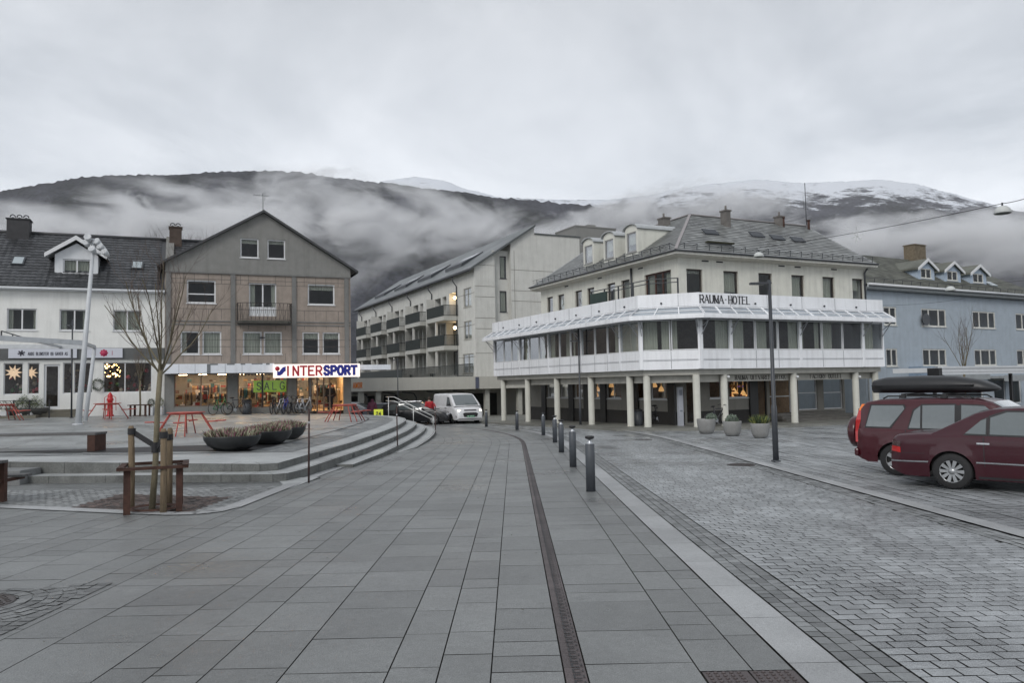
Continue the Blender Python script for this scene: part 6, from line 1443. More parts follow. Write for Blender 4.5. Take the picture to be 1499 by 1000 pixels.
LEAF = [mat('evergreen_leaf', (.05, .085, .035), .7, .2, tone=.4), mat('silver_leaf', (.20, .24, .20), .8, .2, tone=.3), mat('dark_leaf', (.025, .04, .02), .7, .2, tone=.3), mat('yellow_green_leaf', (.16, .18, .05), .8, .2, tone=.3)]
GRC = mat('grey_concrete_planter', (.24, .24, .235), .75, .12, 3, bump=.2, dirt=.3)
p = onplz(40, 611); o = thing('bowl_planter', 'wide grey bowl planter heaped with green shrubs before the flower shop terrace', 'planter', p, 0)
m2 = MB(); m2.lathe([(.5, 0), (.7, .05), (.92, .3), (.98, .48), (.9, .48), (.02, .42)], (0, 0, 0), 30); m2.build('bowl', mat('dark_concrete_bowl', (.09, .09, .085), .8, .2), o)
m2 = MB()
for i in range(2600):
    a, e, r = random.random()*6.283, random.random()**.7, random.uniform(.55, 1.0); x, y, z = .95*r*math.cos(a)*math.cos(e*1.3), .95*r*math.sin(a)*math.cos(e*1.3), .42+.62*r*math.sin(e*1.4)*(1+.25*math.sin(a*3)); s_ = random.uniform(.02, .045)
    q = [Vector((random.gauss(0, 1), random.gauss(0, 1), random.gauss(0, 1))).normalized()*s_ for _ in range(3)]; m2.m = random.choice([0, 0, 1, 1, 2, 3]); m2.face([Vector((x, y, z))+v for v in q], random.random())
m2.build('shrub', LEAF, o)
for i, (px, py, lab) in enumerate(((1037, 635.5, 'grey concrete tub planter at the left with a pale cabbage plant'), (1075.5, 639, 'grey concrete tub planter in the middle topped by a frosty shrub'), (1117, 642, 'grey concrete tub planter beside the tall street lamp with dry stalks'))):
    p = gnd(px, py); p.y += .3; p.z = gz(p.x, p.y); s = p.y/FPX; R = 13.6*s; H = 21.5*s; o = thing('concrete_planter', lab, 'planter', p, 0, 'concrete tub planters before the hotel')
    m2 = MB(); m2.lathe([(R*.55, 0), (R*.72, .04), (R*.88, H*.3), (R*.97, H*.7), (R, H*.97), (R*.98, H), (R*.85, H), (R*.84, H*.86), (.02, H*.85)], (0, 0, 0), 28); m2.build('tub', GRC, o)
    m2 = MB(); cx2 = R*.55 if i == 0 else 0; rr2 = R*.62 if i == 0 else R*.75
    if i < 2:
        for k in range(1300):
            v = Vector((random.gauss(0, 1), random.gauss(0, 1), abs(random.gauss(0, 1)))).normalized(); c = Vector((cx2, 0, H*.92))+Vector((v.x*rr2, v.y*rr2, v.z*rr2*1.15))*random.uniform(.75, 1.0); m2.m = random.choice([1, 1, 1, 0]); m2.face([c+Vector((random.gauss(0, 1), random.gauss(0, 1), random.gauss(0, 1))).normalized()*.035 for _ in range(3)], random.random())
    else: tufts(m2, R*.75, 300, .42, [2, 3, 0], H*.84, .9, .012)
    m2.build('plant', LEAF, o)
# trees -------------------------------------------------------------
BARK = mat('bare_tree_bark', (.15, .13, .085), .85, .3, 8, bump=.4, stretch=(1, 1, .3)); TWIG = mat('thin_twig_bark', (.12, .09, .075), .85, .2, 5)
def grow(m2, p, d, L_, r, lv, rng, up=.12, nseg=4, twig=None):
    P = [p.copy()]; R = [r]; q = p.copy(); dd = d.copy()
    for i in range(nseg):
        dd = (dd+Vector((rng.gauss(0, .09), rng.gauss(0, .09), up*.5+rng.gauss(0, .05)))).normalized(); q = q+dd*L_/nseg; P.append(q.copy()); R.append(r*(1-.62*(i+1)/nseg))
    m2.tube(P, R, 5 if lv > 1 else (4 if lv else 3), False)
    if lv <= 0: return
    n = {3: 5, 2: 8, 1: 4}.get(lv, 4)
    for k in range(n):
        t = rng.uniform(.25, 1.0); i = min(int(t*nseg), nseg-1); b = P[i].lerp(P[i+1], t*nseg-i); dr2 = (P[i+1]-P[i]).normalized()
        ax = Vector((rng.gauss(0, 1), rng.gauss(0, 1), rng.gauss(0, .4))).normalized(); nd = (dr2+ax*rng.uniform(.45, .8)).normalized()
        grow(twig if (twig is not None and lv <= 2) else m2, b, nd, L_*rng.uniform(.28, .5), max(R[i]*.42, .0022), lv-1, rng, up, max(3, nseg-1), twig)
def bare_tree(loc, top, fork, rt_, label, seed, nb_=8, lv=2, spread=.55, blen=None, droop=.12, minr=0.0035, cat='tree'):
    """trunk from loc leaning to fork, crown of upright limbs reaching to height top"""
    rng = random.Random(seed); o = thing('bare_tree', label, cat, loc); loc = Vector(loc); f = Vector(fork)-loc
    m2 = MB(); m2.tube([(0, 0, -.05), f*.3+Vector((.015, 0, 0)), f*.7-Vector((.01, 0, 0)), f], [rt_*1.1, rt_, rt_*.9, rt_*.85], 12); m2.build('trunk', BARK, o)
    limb, tw = MB(), MB(); H = top-fork[2] if blen is None else blen
    for k in range(nb_):
        a = 2*math.pi*k/nb_+rng.uniform(-.3, .3); sp = spread*rng.uniform(.35, 1.15) if k else .05
        b = f - Vector((0, 0, 1))*rng.uniform(0, .12)*(H if H < 3 else 1.2)*.9; d = Vector((math.cos(a)*sp, math.sin(a)*sp, 1)).normalized()
        grow(limb, b, d, H*rng.uniform(.75, 1.05)*(1 if k == 0 else .9), rt_*.34, lv, rng, droop, 6, tw)
    limb.build('limb', BARK, o); tw.build('twigs', TWIG, o); return o
TB = gnd(222, 748); TB.z = gz(TB.x, TB.y); TF = atY(235.5, 533, 12.85)
bare_tree(TB, 4.45, TF, .047, 'slender bare young tree tied between three stakes beside the steps', 31, 11, 2, 1.2, 2.0, .22)
# stakes, straps and guard of the front tree
STK = mat('split_wood_stake', (.20, .15, .095), .85, .3, 6, bump=.5, stretch=(6, 6, .5), dirt=.3)
SP = []
for i, (px, py, h, lab) in enumerate(((192, 747, 1.36, 'left rough wooden stake beside the front tree'), (239, 751.5, 1.32, 'thick front wooden stake right of the front tree'), (247.5, 741, 1.30, 'rear wooden stake right of the front tree'))):
    p = gnd(px, py); p.z = gz(p.x, p.y); SP.append(p); m2 = MB(); m2.tube([(0, 0, -.05), (.006, 0, h*.5), (0.01*(i-1), .0, h*.97), (.01*(i-1), 0, h)], [.052, .05, .047, .033], 9); o = m2.build('tree_stake', STK, label=lab, cat='stake', group='wooden stakes round the front tree'); o.location = p
o = thing('tree_tie', 'black rubber strap tying the front tree to its left and right stakes', 'strap', (TB.x, TB.y, TB.z)); m2 = MB()
tc_ = TB.lerp(TF, .43); s0, s1, s2 = SP[0]+Z*1.27, SP[1]+Z*1.22, SP[2]+Z*1.15; m2.M = Matrix.Translation(-TB)
for a, b in ((s0, tc_), (s1, tc_-Z*.06), (s2, s1)): m2.beam(a, b, .012, .085)
for s_ in (s0, s1, s2): m2.lathe([(.062, -.05), (.062, .05)], s_, 12, cap=False)
m2.lathe([(.066, -.1), (.066, .07)], tc_, 12, cap=False); m2.build('strap', BLACK, o)
def guard(loc, s, h, rz, label):
    o = thing('tree_guard', label, 'tree guard', loc, rz); m2 = MB(); a = s/2
    for k in range(4):
        m2.M = Matrix.Rotation(math.pi/2*k, 4, 'Z'); m2.box(-a, -a, h-.045, a-.002, -a+.09, h); 
    m2.build('top_frame', RUST, o)
    for k in range(4):
        m2 = MB(); m2.M = Matrix.Rotation(math.pi/2*k, 4, 'Z'); m2.box(-a*.82, -a*.82, 0, -a*.82+.012, -a*.82+.09, h-.046); m2.box(-a*.82+.013, -a*.82, 0, -a*.82+.10, -a*.82+.012, h-.046); m2.build('leg', RUST, o)
    m2 = MB(); m2.lathe([(s*.30, .02), (s*.34, .05), (s*.36, .02)], (0, 0, 0), 20, cap=False); m2.build('root_ring', RUST, o); return o
g0_ = (gnd(190, 752)+gnd(262, 741))/2; guard((TB.x+.02, TB.y+.05, TB.z+.012), 1.02, .73, 22, 'rusty square steel guard frame round the foot of the front tree')
p = onplz(205, 609.5); bare_tree(p, 4.3, p+Vector((0, 0, 1.9)), .05, 'small bare tree behind the red table at the flower shop', 12, 6, 2, .5, 1.9, .15)
guard(p, 1.0, .62, 10, 'rusty square guard frame round the small tree at the flower shop')
p = Vector(atY(1412, 560, 46)); p.z = gz(0, 46)+.05; bare_tree(p, 5.6, p+Vector((0, 0, 2.6)), .07, 'bare upright tree in front of the light blue building', 5, 8, 2, .42, 3.4, .2)
p = atY(155, 560, 75); p.z = 0; bare_tree(p, 15, p+Vector((0, 0, 9)), .2, 'bare tree rising behind the dark roof of the white building', 8, 7, 2, .4, 7.2, .1)
p = atY(272, 560, 72); p.z = 0; bare_tree(p, 16, p+Vector((0, 0, 9)), .22, 'bare tree rising behind the chimney between the two left roofs', 9, 8, 2, .5, 7.8, .1)
# leaning masts and frame
MS = mat('pale_mast_paint', (.50, .52, .54), .4, .08, 4, dirt=.12); B1_, T1_ = onplz(114, 622), atY(137.5, 352, 35)
o = thing('light_mast', 'tall leaning pale mast carrying a cluster of spotlights', 'light mast', B1_); m2 = MB(); D1 = T1_-B1_; m2.tube([(0, 0, -.1), D1*.5, D1], [.13, .10, .07], 16); m2.build('mast', MS, o)
m2 = MB(); m2.lathe([(.22, -.02), (.22, .04), (.18, .05)], (0, 0, 0), 14); m2.build('base_plate', MS, o)
for k, (dx, dz, rx) in enumerate(((-.32, -.15, 20), (.22, -.12, -20), (.42, -.35, -35), (.62, -.62, -20), (-.15, .05, 30), (.1, -.5, 0))):
    m2 = MB(); m2.M = Matrix.Translation(D1+Vector((dx, -.05*k, dz))) @ Matrix.Rotation(rad(rx), 4, 'Y') @ Matrix.Rotation(rad(60), 4, 'X'); m2.lathe([(.06, -.2), (.11, -.1), (.16, .16), (.13, .16), (.02, .12)], (0, 0, 0), 14)
    m2.M = Matrix(); m2.beam(D1+Vector((0, 0, dz)), D1+Vector((dx, -.05*k, dz)), .05, .05); m2.build('spotlight', MS, o)
B2_, T2_ = onplz(124.5, 616), atY(138.5, 508, 37.5)
o = thing('pergola_frame', 'pale steel frame on a slanting post reaching out of the picture at the left', 'frame', B2_); m2 = MB(); m2.tube([(0, 0, -.1), T2_-B2_], [.10, .08], 14); m2.build('post', MS, o)
A_1, A_2 = atY(121, 502, 35.5), atY(-90, 490, 31); C_1, C_2 = T2_, atY(-90, 507, 37)
I2 = Matrix.Translation(-B2_); m2 = MB(); m2.M = I2
m2.beam(A_1, A_2, .14, .22); m2.beam(C_1, C_2, .14, .20); m2.beam(A_1, C_1, .12, .14); m2.beam(A_1.lerp(A_2, .4), C_1.lerp(C_2, .22), .1, .1); m2.beam(A_1.lerp(A_2, .8), C_1.lerp(C_2, .8), .1, .1); m2.build('beam', MS, o)
m2 = MB(); m2.M = I2; q0, q1 = atY(2, 484.5, 35), atY(35, 494.5, 35.3); m2.beam(q0, q1, .05, .05); m2.beam(q0, q0-Z*.45, .05, .05); m2.beam(q0.lerp(q1, .5), q0.lerp(q1, .5)-Z*.3, .04, .04); m2.build('brace', DARKM, o)
# flower-shop forecourt
def wplace(px, py): return onplz(px, py)
p = wplace(161, 609.5); o = thing('pillar_hydrant', 'bright red cast pillar with a domed top before the flower shop', 'hydrant', p); RD = mat('bright_red_paint', (.50, .02, .025), .35, .08, 5)
m2 = MB(); m2.lathe([(.2, 0), (.2, .06), (.14, .1), (.13, .8), (.17, .85), (.17, .92), (.13, .97), (.13, 1.05), (.1, 1.17), (.04, 1.25), (.01, 1.28)], (0, 0, 0), 20); m2.build('body', RD, o)
m2 = MB(); m2.tube([(-.3, 0, .65), (.3, 0, .65)], .05, 10); m2.tube([(-.32, 0, .3), (-.3, 0, 1.0), (-.12, 0, 1.1)], .015, 5); m2.tube([(.32, 0, .3), (.3, 0, 1.0), (.12, 0, 1.1)], .015, 5); m2.build('outlet', RD, o)
p = wplace(181, 607); o = thing('display_table', 'white round-footed display table with plants before the large shop window', 'table', p); m2 = MB(); m2.box(-.55, -.35, .72, .55, .35, .79); m2.build('table_top', WHITE, o); m2 = MB(); m2.lathe([(.3, 0), (.3, .7)], (0, 0, 0), 20); m2.build('foot', WHITE, o)
def bush(p, r, h, label, pot=None, cols=(0, 2, 2), name='potted_shrub', seed=1, pcol=None, n=500, lf=.03):
    rg = random.Random(seed); o = thing(name, label, 'plant', p); z0 = 0
    if pot: m2 = MB(); w_ = pot[0]; m2.box(-w_, -w_, 0, w_, w_, pot[1]); m2.build('planter_box', pcol or WHITE, o); z0 = pot[1]-.02
    m2 = MB()
    for k in range(n):
        v = Vector((rg.gauss(0, 1), rg.gauss(0, 1), rg.gauss(0, 1))).normalized()*rg.uniform(.4, 1)**.5; c = Vector((v.x*r, v.y*r, z0+h*.5+v.z*h*.5)); m2.m = rg.choice(cols); m2.face([c+Vector((rg.gauss(0, 1), rg.gauss(0, 1), rg.gauss(0, 1))).normalized()*lf for _ in range(3)], rg.random())
    m2.build('foliage', LEAF, o); return o
bush(p+Vector((-.3, 0, .79)), .25, .3, 'low green plant at the left of the white display table', seed=2); bush(p+Vector((.2, .05, .79)), .3, .62, 'taller green plant on the white display table', seed=3)
bush(wplace(221, 608), .2, .5, 'small dark shrub in a white cube planter left of the trunk', (.16, .45), seed=4); bush(wplace(234, 608), .2, .55, 'small dark shrub in a white cube planter right of the trunk', (.18, .48), (2, 2, 3), seed=5)
bush(wplace(97, 608), .35, .9, 'dark evergreen shrub by the flower shop steps', None, (2, 0), seed=6); bush(wplace(117, 609), .4, .75, 'white flowering shrub behind the leaning mast', None, (0, 2, 1), seed=7); bush(wplace(4, 604), .5, .9, 'green shrub behind the red table at the left edge', None, (0, 3, 2), seed=8)
p = wplace(146, 605); o = thing('barrel', 'brown wooden barrel beside the red pillar', 'barrel', p); m2 = MB(); m2.lathe([(.26, 0), (.31, .3), (.33, .5), (.31, .7), (.27, .98), (.02, .97)], (0, 0, 0), 20); m2.build('staves', mat('barrel_wood', (.10, .07, .045), .8, .25, 4, stretch=(5, 5, .4)), o); m2 = MB(); m2.lathe([(.32, .3), (.325, .35)], (0, 0, 0), 20, cap=False); m2.lathe([(.315, .7), (.31, .75)], (0, 0, 0), 20, cap=False); m2.build('hoop', BLACK, o)
q = F0.off(-.12).hit(143.5, 563.5); m2 = MB(); rg = random.Random(4)
for k in range(900):
    a = rg.random()*6.283; r = .27+rg.gauss(0, .045); c = Vector((r*math.cos(a), rg.gauss(0, .04), r*math.sin(a))); m2.m = rg.choice([0, 2, 2]); m2.face([c+Vector((rg.gauss(0, 1), rg.gauss(0, 1), rg.gauss(0, 1))).normalized()*.03 for _ in range(3)], rg.random())
o = m2.build('wreath', LEAF, label='dark green wreath hanging on the white wall between shop windows', cat='wreath'); o.location = q; o.rotation_euler = (0, 0, rad(23))
# steps and railing of the flower shop (part of the building / own fence)
x0, x1 = F0.x(62), F0.x(112); m2 = MB()
for i in range(4): m2.box(x0-.1*i-.0, -.35*(i+1), -.3, x1+.1*i, -.002-(.35*i if i else 0), .72-.17*i+.1)
m2.build('entrance_steps', mat('worn_plank_steps', (.16, .15, .12), .8, .2, 2, stretch=(.6, 6, 6), dirt=.3), r0t)
o = thing('terrace_fence', 'black iron fence with curled bars along the flower shop terrace', 'fence', F0.P, 23); m2 = MB(); xa, xb = F0.x(-80), F0.x(62); yy = -1.7
m2.beam((xa, yy, 1.35), (xb, yy, 1.35), .04, .03); m2.beam((xa, yy, .95), (xb, yy, .95), .03, .02); x = xa
while x < xb: m2.tube([(x, yy, .95), (x+.1, yy, 1.0), (x+.14, yy, 1.15), (x+.05, yy, 1.28), (x, yy, 1.34)], .012, 4); x += .22
m2.build('rail', BLACK, o)
m2 = MB(); m2.box(xa, -1.9, -.3, xb, -.002, .60); m2.build('terrace', mat('worn_plank_steps', (.1, .1, .1)), r0t)
for px in (8, 30, 52, 80): m2 = MB(); x = F0.x(px); m2.box(x-.03, yy-.03, .0, x+.03, yy+.03, 1.38); m2.build('post', BLACK, o)
rg = random.Random(77)
for i, px in enumerate((-2, 14, 36, 50)): bush(F0.at(F0.x(px), .60)+F0.n*-1.0*-1, .3, .55, ['bushy potted plant at the left end of the terrace', 'leafy potted plant under the large paper star', 'potted plant between the two paper stars', 'potted plant at the right end of the terrace'][i], (.14, .22), (0, 2, 3), seed=20+i, n=350)
# bins
def bin_(p, r, h, label):
    o = thing('litter_bin', label, 'bin', p); m2 = MB(); m2.lathe([(r*.92, 0), (r, .04), (r, h*.86)], (0, 0, 0), 20); m2.build('body', DARKM, o); m2 = MB(); m2.lathe([(r*1.04, h*.861), (r*1.04, h*.93), (r*.8, h), (.02, h*1.01)], (0, 0, 0), 20); m2.build('lid', BLACK, o)
bin_(onplz(361.5, 606.5), .26, .85, 'round grey litter bin before the first shop pillar'); q = gnd(936, 627); q.z = gz(q.x, q.y)+.1; q.y += .5; bin_(q, .26, .85, 'round black litter bin between two hotel columns')
q = (Fr(A3, 64).at(Fr(A3, 64).x(997, 600))-V_*.0); q = atY(996.5, 624, 38.6); q.z = gz(0, 38.6)+.1; o = thing('info_pillar', 'narrow pale grey information pillar under the hotel arcade', 'pillar', q, 20); m2 = MB(); m2.box(-.12, -.09, 0, .13, .09, 1.92); m2.build('casing', mat('pale_grey_casing', (.40, .42, .47), .45, .05), o); m2 = MB(); m2.box(-.08, -.094, 1.5, .09, -.0901, 1.78); m2.box(-.07, -.094, .7, .08, -.0901, .78); m2.build('panel', mat('casing_mark', (.2, .22, .26), .5), o)
# bicycles
def bicycle(col):
    r = thing('bicycle', '', 'bicycle'); FRM = col
    for x in (-.52, .52):
        m2 = MB(); m2.lathe([(.325, -.03), (.35, 0), (.325, .03), (.30, 0), (.325, -.03)], (x, 0, .345), 22, cap=False, axis='y'); o = m2.build('wheel', BLACK, r); m2 = MB()
        for k in range(9): a = k*math.pi/9; m2.tube([(x+.32*math.cos(a), 0, .345+.32*math.sin(a)), (x-.32*math.cos(a), 0, .345-.32*math.sin(a))], .003, 3)
        m2.build('spokes', STEEL, o)
    m2 = MB(); bb, st_, hd_, rw_, fw2 = (-.08, 0, .28), (-.22, 0, .82), (.36, 0, .85), (-.52, 0, .345), (.52, 0, .345)
    for a, b in ((bb, st_), (st_, hd_), (bb, hd_), (bb, rw_), (rw_, (-.19, 0, .72)), ((.33, 0, .95), fw2)): m2.tube([a, b], .026, 6)
    m2.build('frame', FRM, r); m2 = MB(); m2.tube([(-.22, 0, .8), (-.25, 0, .93)], .013, 5); m2.ball((-.26, 0, .95), .13, 8, 5, (1.1, .55, .35)); m2.build('saddle', BLACK, r)
    m2 = MB(); m2.tube([(.28, -.29, 1.0), (.34, -.2, 1.04), (.33, 0, .98), (.34, .2, 1.04), (.28, .29, 1.0)], .013, 5); m2.build('handlebar', BLACK, r); m2 = MB(); m2.lathe([(.09, -.01), (.09, .01)], (-.08, -.03, .28), 12, axis='y'); m2.tube([(-.08, -.08, .28), (-.05, -.08, .13), (-.05, -.16, .13)], .012, 4); m2.build('crank', STEEL, r); return r
CB = [mat('bike_'+n, c, .3, .03) for n, c in (('green', (.02, .16, .06)), ('dark', (.03, .03, .035)), ('silver', (.5, .52, .55)), ('blue', (.02, .05, .35)), ('white', (.65, .66, .7)), ('red', (.35, .03, .03)))]
for i, (px, ci, rz, lab) in enumerate(((322, 0, 40, 'green bicycle leaning before the left shop pane'), (344, 1, 15, 'dark bicycle before the first shop pillar'), (398, 1, 70, 'dark bicycle at the left of the bicycle row under the banner'), (407, 2, 62, 'silver bicycle second in the row under the banner'), (416, 3, 66, 'bright blue bicycle in the middle of the row'), (425, 1, 58, 'dark bicycle right of the blue one'), (435, 4, 55, 'white bicycle at the second shop pillar'), (443, 2, 40, 'silver bicycle at the right end of the row'))):
    b = bicycle(CB[ci]); p = FI.at(FI.x(px, 600))-(-FI.n)*0-hd(-23)*random.uniform(.9, 1.2); b.location = (p.x, p.y, plzo(p.x, p.y)); b.rotation_euler = (rad(random.uniform(-6, 6)), 0, rad(23+rz)); tag(b, lab, 'bicycle', 'bicycles parked at the sports shop')
b = bicycle(CB[1]); p = FL.at(FL.x(1, 1)) if False else gnd(975, 627); b.location = (p.x+.1, p.y+2.2, gz(0, p.y)+.1); b.rotation_euler = (0, 0, rad(-10)); tag(b, 'dark bicycle parked under the hotel arcade near the pale pillar', 'bicycle')
b = bicycle(CB[1]); p = gnd(1052, 630); b.location = (p.x+.5, p.y+2.0, gz(0, p.y+2)+.1); b.rotation_euler = (0, 0, rad(26)); tag(b, 'dark bicycle parked behind the concrete tubs under the arcade', 'bicycle')
# wires and hanging lamps over the street
def wire(P, label, r=.012, name='overhead_wire'):
    m2 = MB(); pts2 = []
    for a, b in zip(P, P[1:]):
        for k in range(10): t = k/10; q = a.lerp(b, t); q.z -= 4*t*(1-t)*.12; pts2.append(q)
    pts2.append(P[-1]); m2.tube(pts2, r, 5); return m2.build(name, BLACK, label=label, cat='wire')
q0 = Vector((*(K_+U*3.2-V_*.5).xy, 8.3)); q1 = atY(1467, 298, 27); q2 = atY(1560, 264, 24)
q0 = Fr(K_-V_*.4, 64).hit(1112, 362); wire([q0, q1, q2], 'black span wire from the hotel roof to beyond the right edge')
LS = mat('pale_lamp_shade', (.55, .57, .56), .5, .08, 4, dirt=.15)
def hung(q, s, label):
    o = thing('hanging_street_lamp', label, 'street lamp', q, 0, 'lamps hung over the street'); m2 = MB(); m2.lathe([(.34*s, -.30*s), (.36*s, -.26*s), (.30*s, -.08*s), (.18*s, .02*s), (.05*s, .06*s)], (0, 0, 0), 22); m2.build('shade', LS, o); m2 = MB(); m2.lathe([(.31*s, -.31*s), (.2*s, -.33*s), (.02, -.34*s)], (0, 0, 0), 20); m2.build('lens', mat('lamp_underside', (.10, .11, .10), .5), o); m2 = MB(); m2.tube([(0, 0, .05*s), (0, 0, .2*s)], .03, 6); m2.build('hanger', DARKM, o)
hung(q1-Z*.12, .78, 'pale hanging street lamp on the wire at the upper right')
q = Fr(K_-V_*1.4, 64).hit(1110.5, 370); hung(q, .72, 'pale dome lamp hanging before the hotel cornice'); wire([Fr(K_-V_*.4, 64).hit(1120, 366), q+Z*.12], 'short black wire holding the dome lamp at the hotel cornice')
q = atY(1391, 420, 42); hung(q, .72, 'pale dome lamp hanging before the blue facade gutter'); a = atY(1560, 402, 40); wire([q+Z*.1, a], 'thin wire from the dome lamp at the blue facade to the right edge', .008)
wire([Fr(FB.P-hd(-30)*.1, 60).hit(1288, 447), atY(1412, 437, 50)], 'thin slack wire along the blue facade', .008)
q = q0.lerp(q1, .45); m2 = MB(); q = atY(1254.5, 346, 33)
for k in range(6): a = k*math.pi/3+.3; m2.beam((0, 0, 0), (.28*math.cos(a), 0, .28*math.sin(a)), .02, .03); m2.beam((.16*math.cos(a), 0, .16*math.sin(a)), (.24*math.cos(a+.35), 0, .24*math.sin(a+.35)), .015, .02)
m2.tube([(0, 0, .28), (0, 0, .75)], .008, 4); o = m2.build('star_decoration', WR, label='white metal star decoration hanging from the span wire', cat='decoration'); o.location = q
# small camera-like spotlights on columns
for i, px in enumerate((1066, 1167, 1258)):
    f = FR.off(.24); p = f.hit(px, 551.5); m2 = MB(); m2.lathe([(.05, -.12), (.07, -.04), (.07, .04)], (0, 0, 0), 10, axis='y'); m2.tube([(0, 0, 0), (-.1, .06, .02)], .015, 5); o = m2.build('spotlight', WHITE, label='small white spotlight on the %s hotel column counted from the planters' % ('second', 'third', 'fourth')[i], cat='spotlight', group='small column spotlights'); o.location = p
# ================================================================ VEHICLES
def tabf(tab, x):
    if x <= tab[0][0]: return tab[0][1]
    for (a, b), (c, d) in zip(tab, tab[1:]):
        if x <= c: t = (x-a)/(c-a); return b+(d-b)*t
    return tab[-1][1]
TYRE = mat('tyre_rubber', (.018, .018, .019), .8, .15, 9); RIM = mat('alloy_rim', (.42, .43, .44), .32, .08, 5, metal=.7); HUBC = mat('wheel_dark', (.02, .02, .02), .7)
CHR = mat('chrome_trim', (.55, .56, .58), .2, .05, metal=.9); CG = mat('car_window_glass', (.12, .14, .145), .06, .05, 1, spec=1.0, coat=1.0); PLAS = mat('black_car_plastic', (.022, .022, .024), .6, .1)
def paint(name, c, coat=.55): return mat(name, c, .35, .08, 3, coat=coat, spec=.4)
def car(name, label, P, paintm, loc, heading, group=None, cat='car'):
    """P: dict of the body's outline tables; local x from the tail (0) to the nose (L)"""
    o = thing(name, label, cat, loc, -(heading-90), group); L_, W, R = P['L'], P['W']/2, P['R']; wx = P['wheels']; top, roof = P['top'], P['roof']; sill = P['sill']
    def wid(x): e = min(x, L_-x); return W*(1-.10*max(0, 1-e/.55)**2-.06*max(0, 1-e/.14))
    def belt(x): return tabf(P['belt'], x)
    xs = sorted(set([round(i*L_/90, 4) for i in range(91)]+[w+s*R*1.14*math.cos(a) for w in wx for a in [i*math.pi/16 for i in range(17)] for s in (1,)]+[.01, L_-.01]))
    xs = [x for x in xs if 0 <= x <= L_]; Rr = R*1.14
    def bot(x):
        z = sill+.10*max(0, 1-min(x, L_-x)/.25)
        for w in wx:
            if abs(x-w) < Rr: z = max(z, R+math.sqrt(max(0, Rr*Rr-(x-w)**2)))
        return z
    def ysid(x, z):
        b = belt(x); t = max(0, min(1, (z-sill)/(b-sill))); bul = 1-.085*(1-t)**2-.03*max(0, t-.55)/.45-.045*max(0, (z-b)/.12 if z > b else 0)
        fl = 0
        for w in wx:
            d = math.hypot(x-w, z-R); fl = max(fl, max(0, 1-abs(d-Rr)/.12)*.018)
        return wid(x)*bul+fl
    m2 = MB(); m2.smooth = True; cols_ = []; n1 = 9
    for x in xs:
        b = belt(x); tz = tabf(top, x); zb = min(bot(x), b-.02); zs2 = min(b, tz-.015); row = []
        for i in range(n1): z = zb+(zs2-zb)*i/(n1-1); row.append((ysid(x, z), z))
        ws = row[-1][0]; row += [(ws*.955, zs2+(tz-zs2)*.55), (ws*.82, zs2+(tz-zs2)*.85), (ws*.45, tz), (0, tz+.006)]; cols_.append([(x, -y, z) for y, z in row]+[(x, y, z) for y, z in reversed(row[:-1])])
    n = len(cols_[0]); b0_ = [m2.pts(c) for c in cols_]
    for i in range(len(xs)-1):
        for j in range(n-1): m2.add((b0_[i]+j, b0_[i+1]+j, b0_[i+1]+j+1, b0_[i]+j+1))
    m2.smooth = False; m2.add(tuple(b0_[0]+j for j in range(n))); m2.add(tuple(b0_[-1]+j for j in reversed(range(n))))
    body = m2.build('body', paintm, o)
    # greenhouse
    gx0, gx1 = roof[0][0], roof[-1][0]; m2 = MB(); m2.smooth = True; gxs = [gx0+(gx1-gx0)*i/60 for i in range(61)]; gxs = sorted(set(gxs+[q[0] for q in roof])); tw = P.get('tumble', .80); zmax = max(q[1] for q in roof)
    def gy(x, z):
        zb = belt(x)-.01; b = wid(x)*.955; t = max(0, (z-zb)/(zmax-zb)); return b*(1-(1-tw)*t**1.15)
    cs_ = []
    for x in gxs:
        zr = tabf(roof, x); zb = belt(x)-.03; zr = max(zr, zb+.02); row = [(gy(x, zb), zb)]
        for t in (.25, .5, .75, .92): z = zb+(zr-zb)*t; row.append((gy(x, z), z))
        w_ = row[-1][0]; row += [(w_*.955, zb+(zr-zb)*.975), (w_*.85, zr-.012*(zr-zb)), (w_*.45, zr+.004), (0, zr+.012)]; cs_.append([(x, -y, z) for y, z in row]+[(x, y, z) for y, z in reversed(row[:-1])])
    n = len(cs_[0]); b1_ = [m2.pts(c) for c in cs_]
    for i in range(len(gxs)-1):
        for j in range(n-1): m2.add((b1_[i]+j, b1_[i+1]+j, b1_[i+1]+j+1, b1_[i]+j+1))
    m2.build('roof', P.get('roofmat', paintm), o)
    # side glass: polygons in x,z laid on the flanks
    def patch(poly, off, m, nm, par, side=(-1, 1), surf=gy):
        xsP = [p[0] for p in poly]; x0, x1 = min(xsP), max(xsP); N_ = 14
        def span(x):
            zs3 = []
            for (a, b), (c, d) in zip(poly, poly[1:]+poly[:1]):
                if min(a, c) <= x <= max(a, c) and a != c: zs3.append(b+(d-b)*(x-a)/(c-a))
            return (min(zs3), max(zs3)) if zs3 else None
        xx = sorted(set([x0+1e-4, x1-1e-4]+[x0+(x1-x0)*i/N_ for i in range(1, N_)]+[x for x in xsP if x0 < x < x1]))
        for s_ in side:
            k = MB(); k.smooth = True
            S = [(x, span(x)) for x in xx]; S = [q for q in S if q[1]]
            for (xa, (a0, a1)), (xb, (c0, c1)) in zip(S, S[1:]):
                for h in range(4):
                    f0, f1 = h/4, (h+1)/4; pts3 = [(xa, a0+(a1-a0)*f0), (xb, c0+(c1-c0)*f0), (xb, c0+(c1-c0)*f1), (xa, a0+(a1-a0)*f1)]
                    k.face([(x, s_*(surf(x, z)+off), z) for x, z in pts3])
            last = k.build(nm, m, par)
        return last
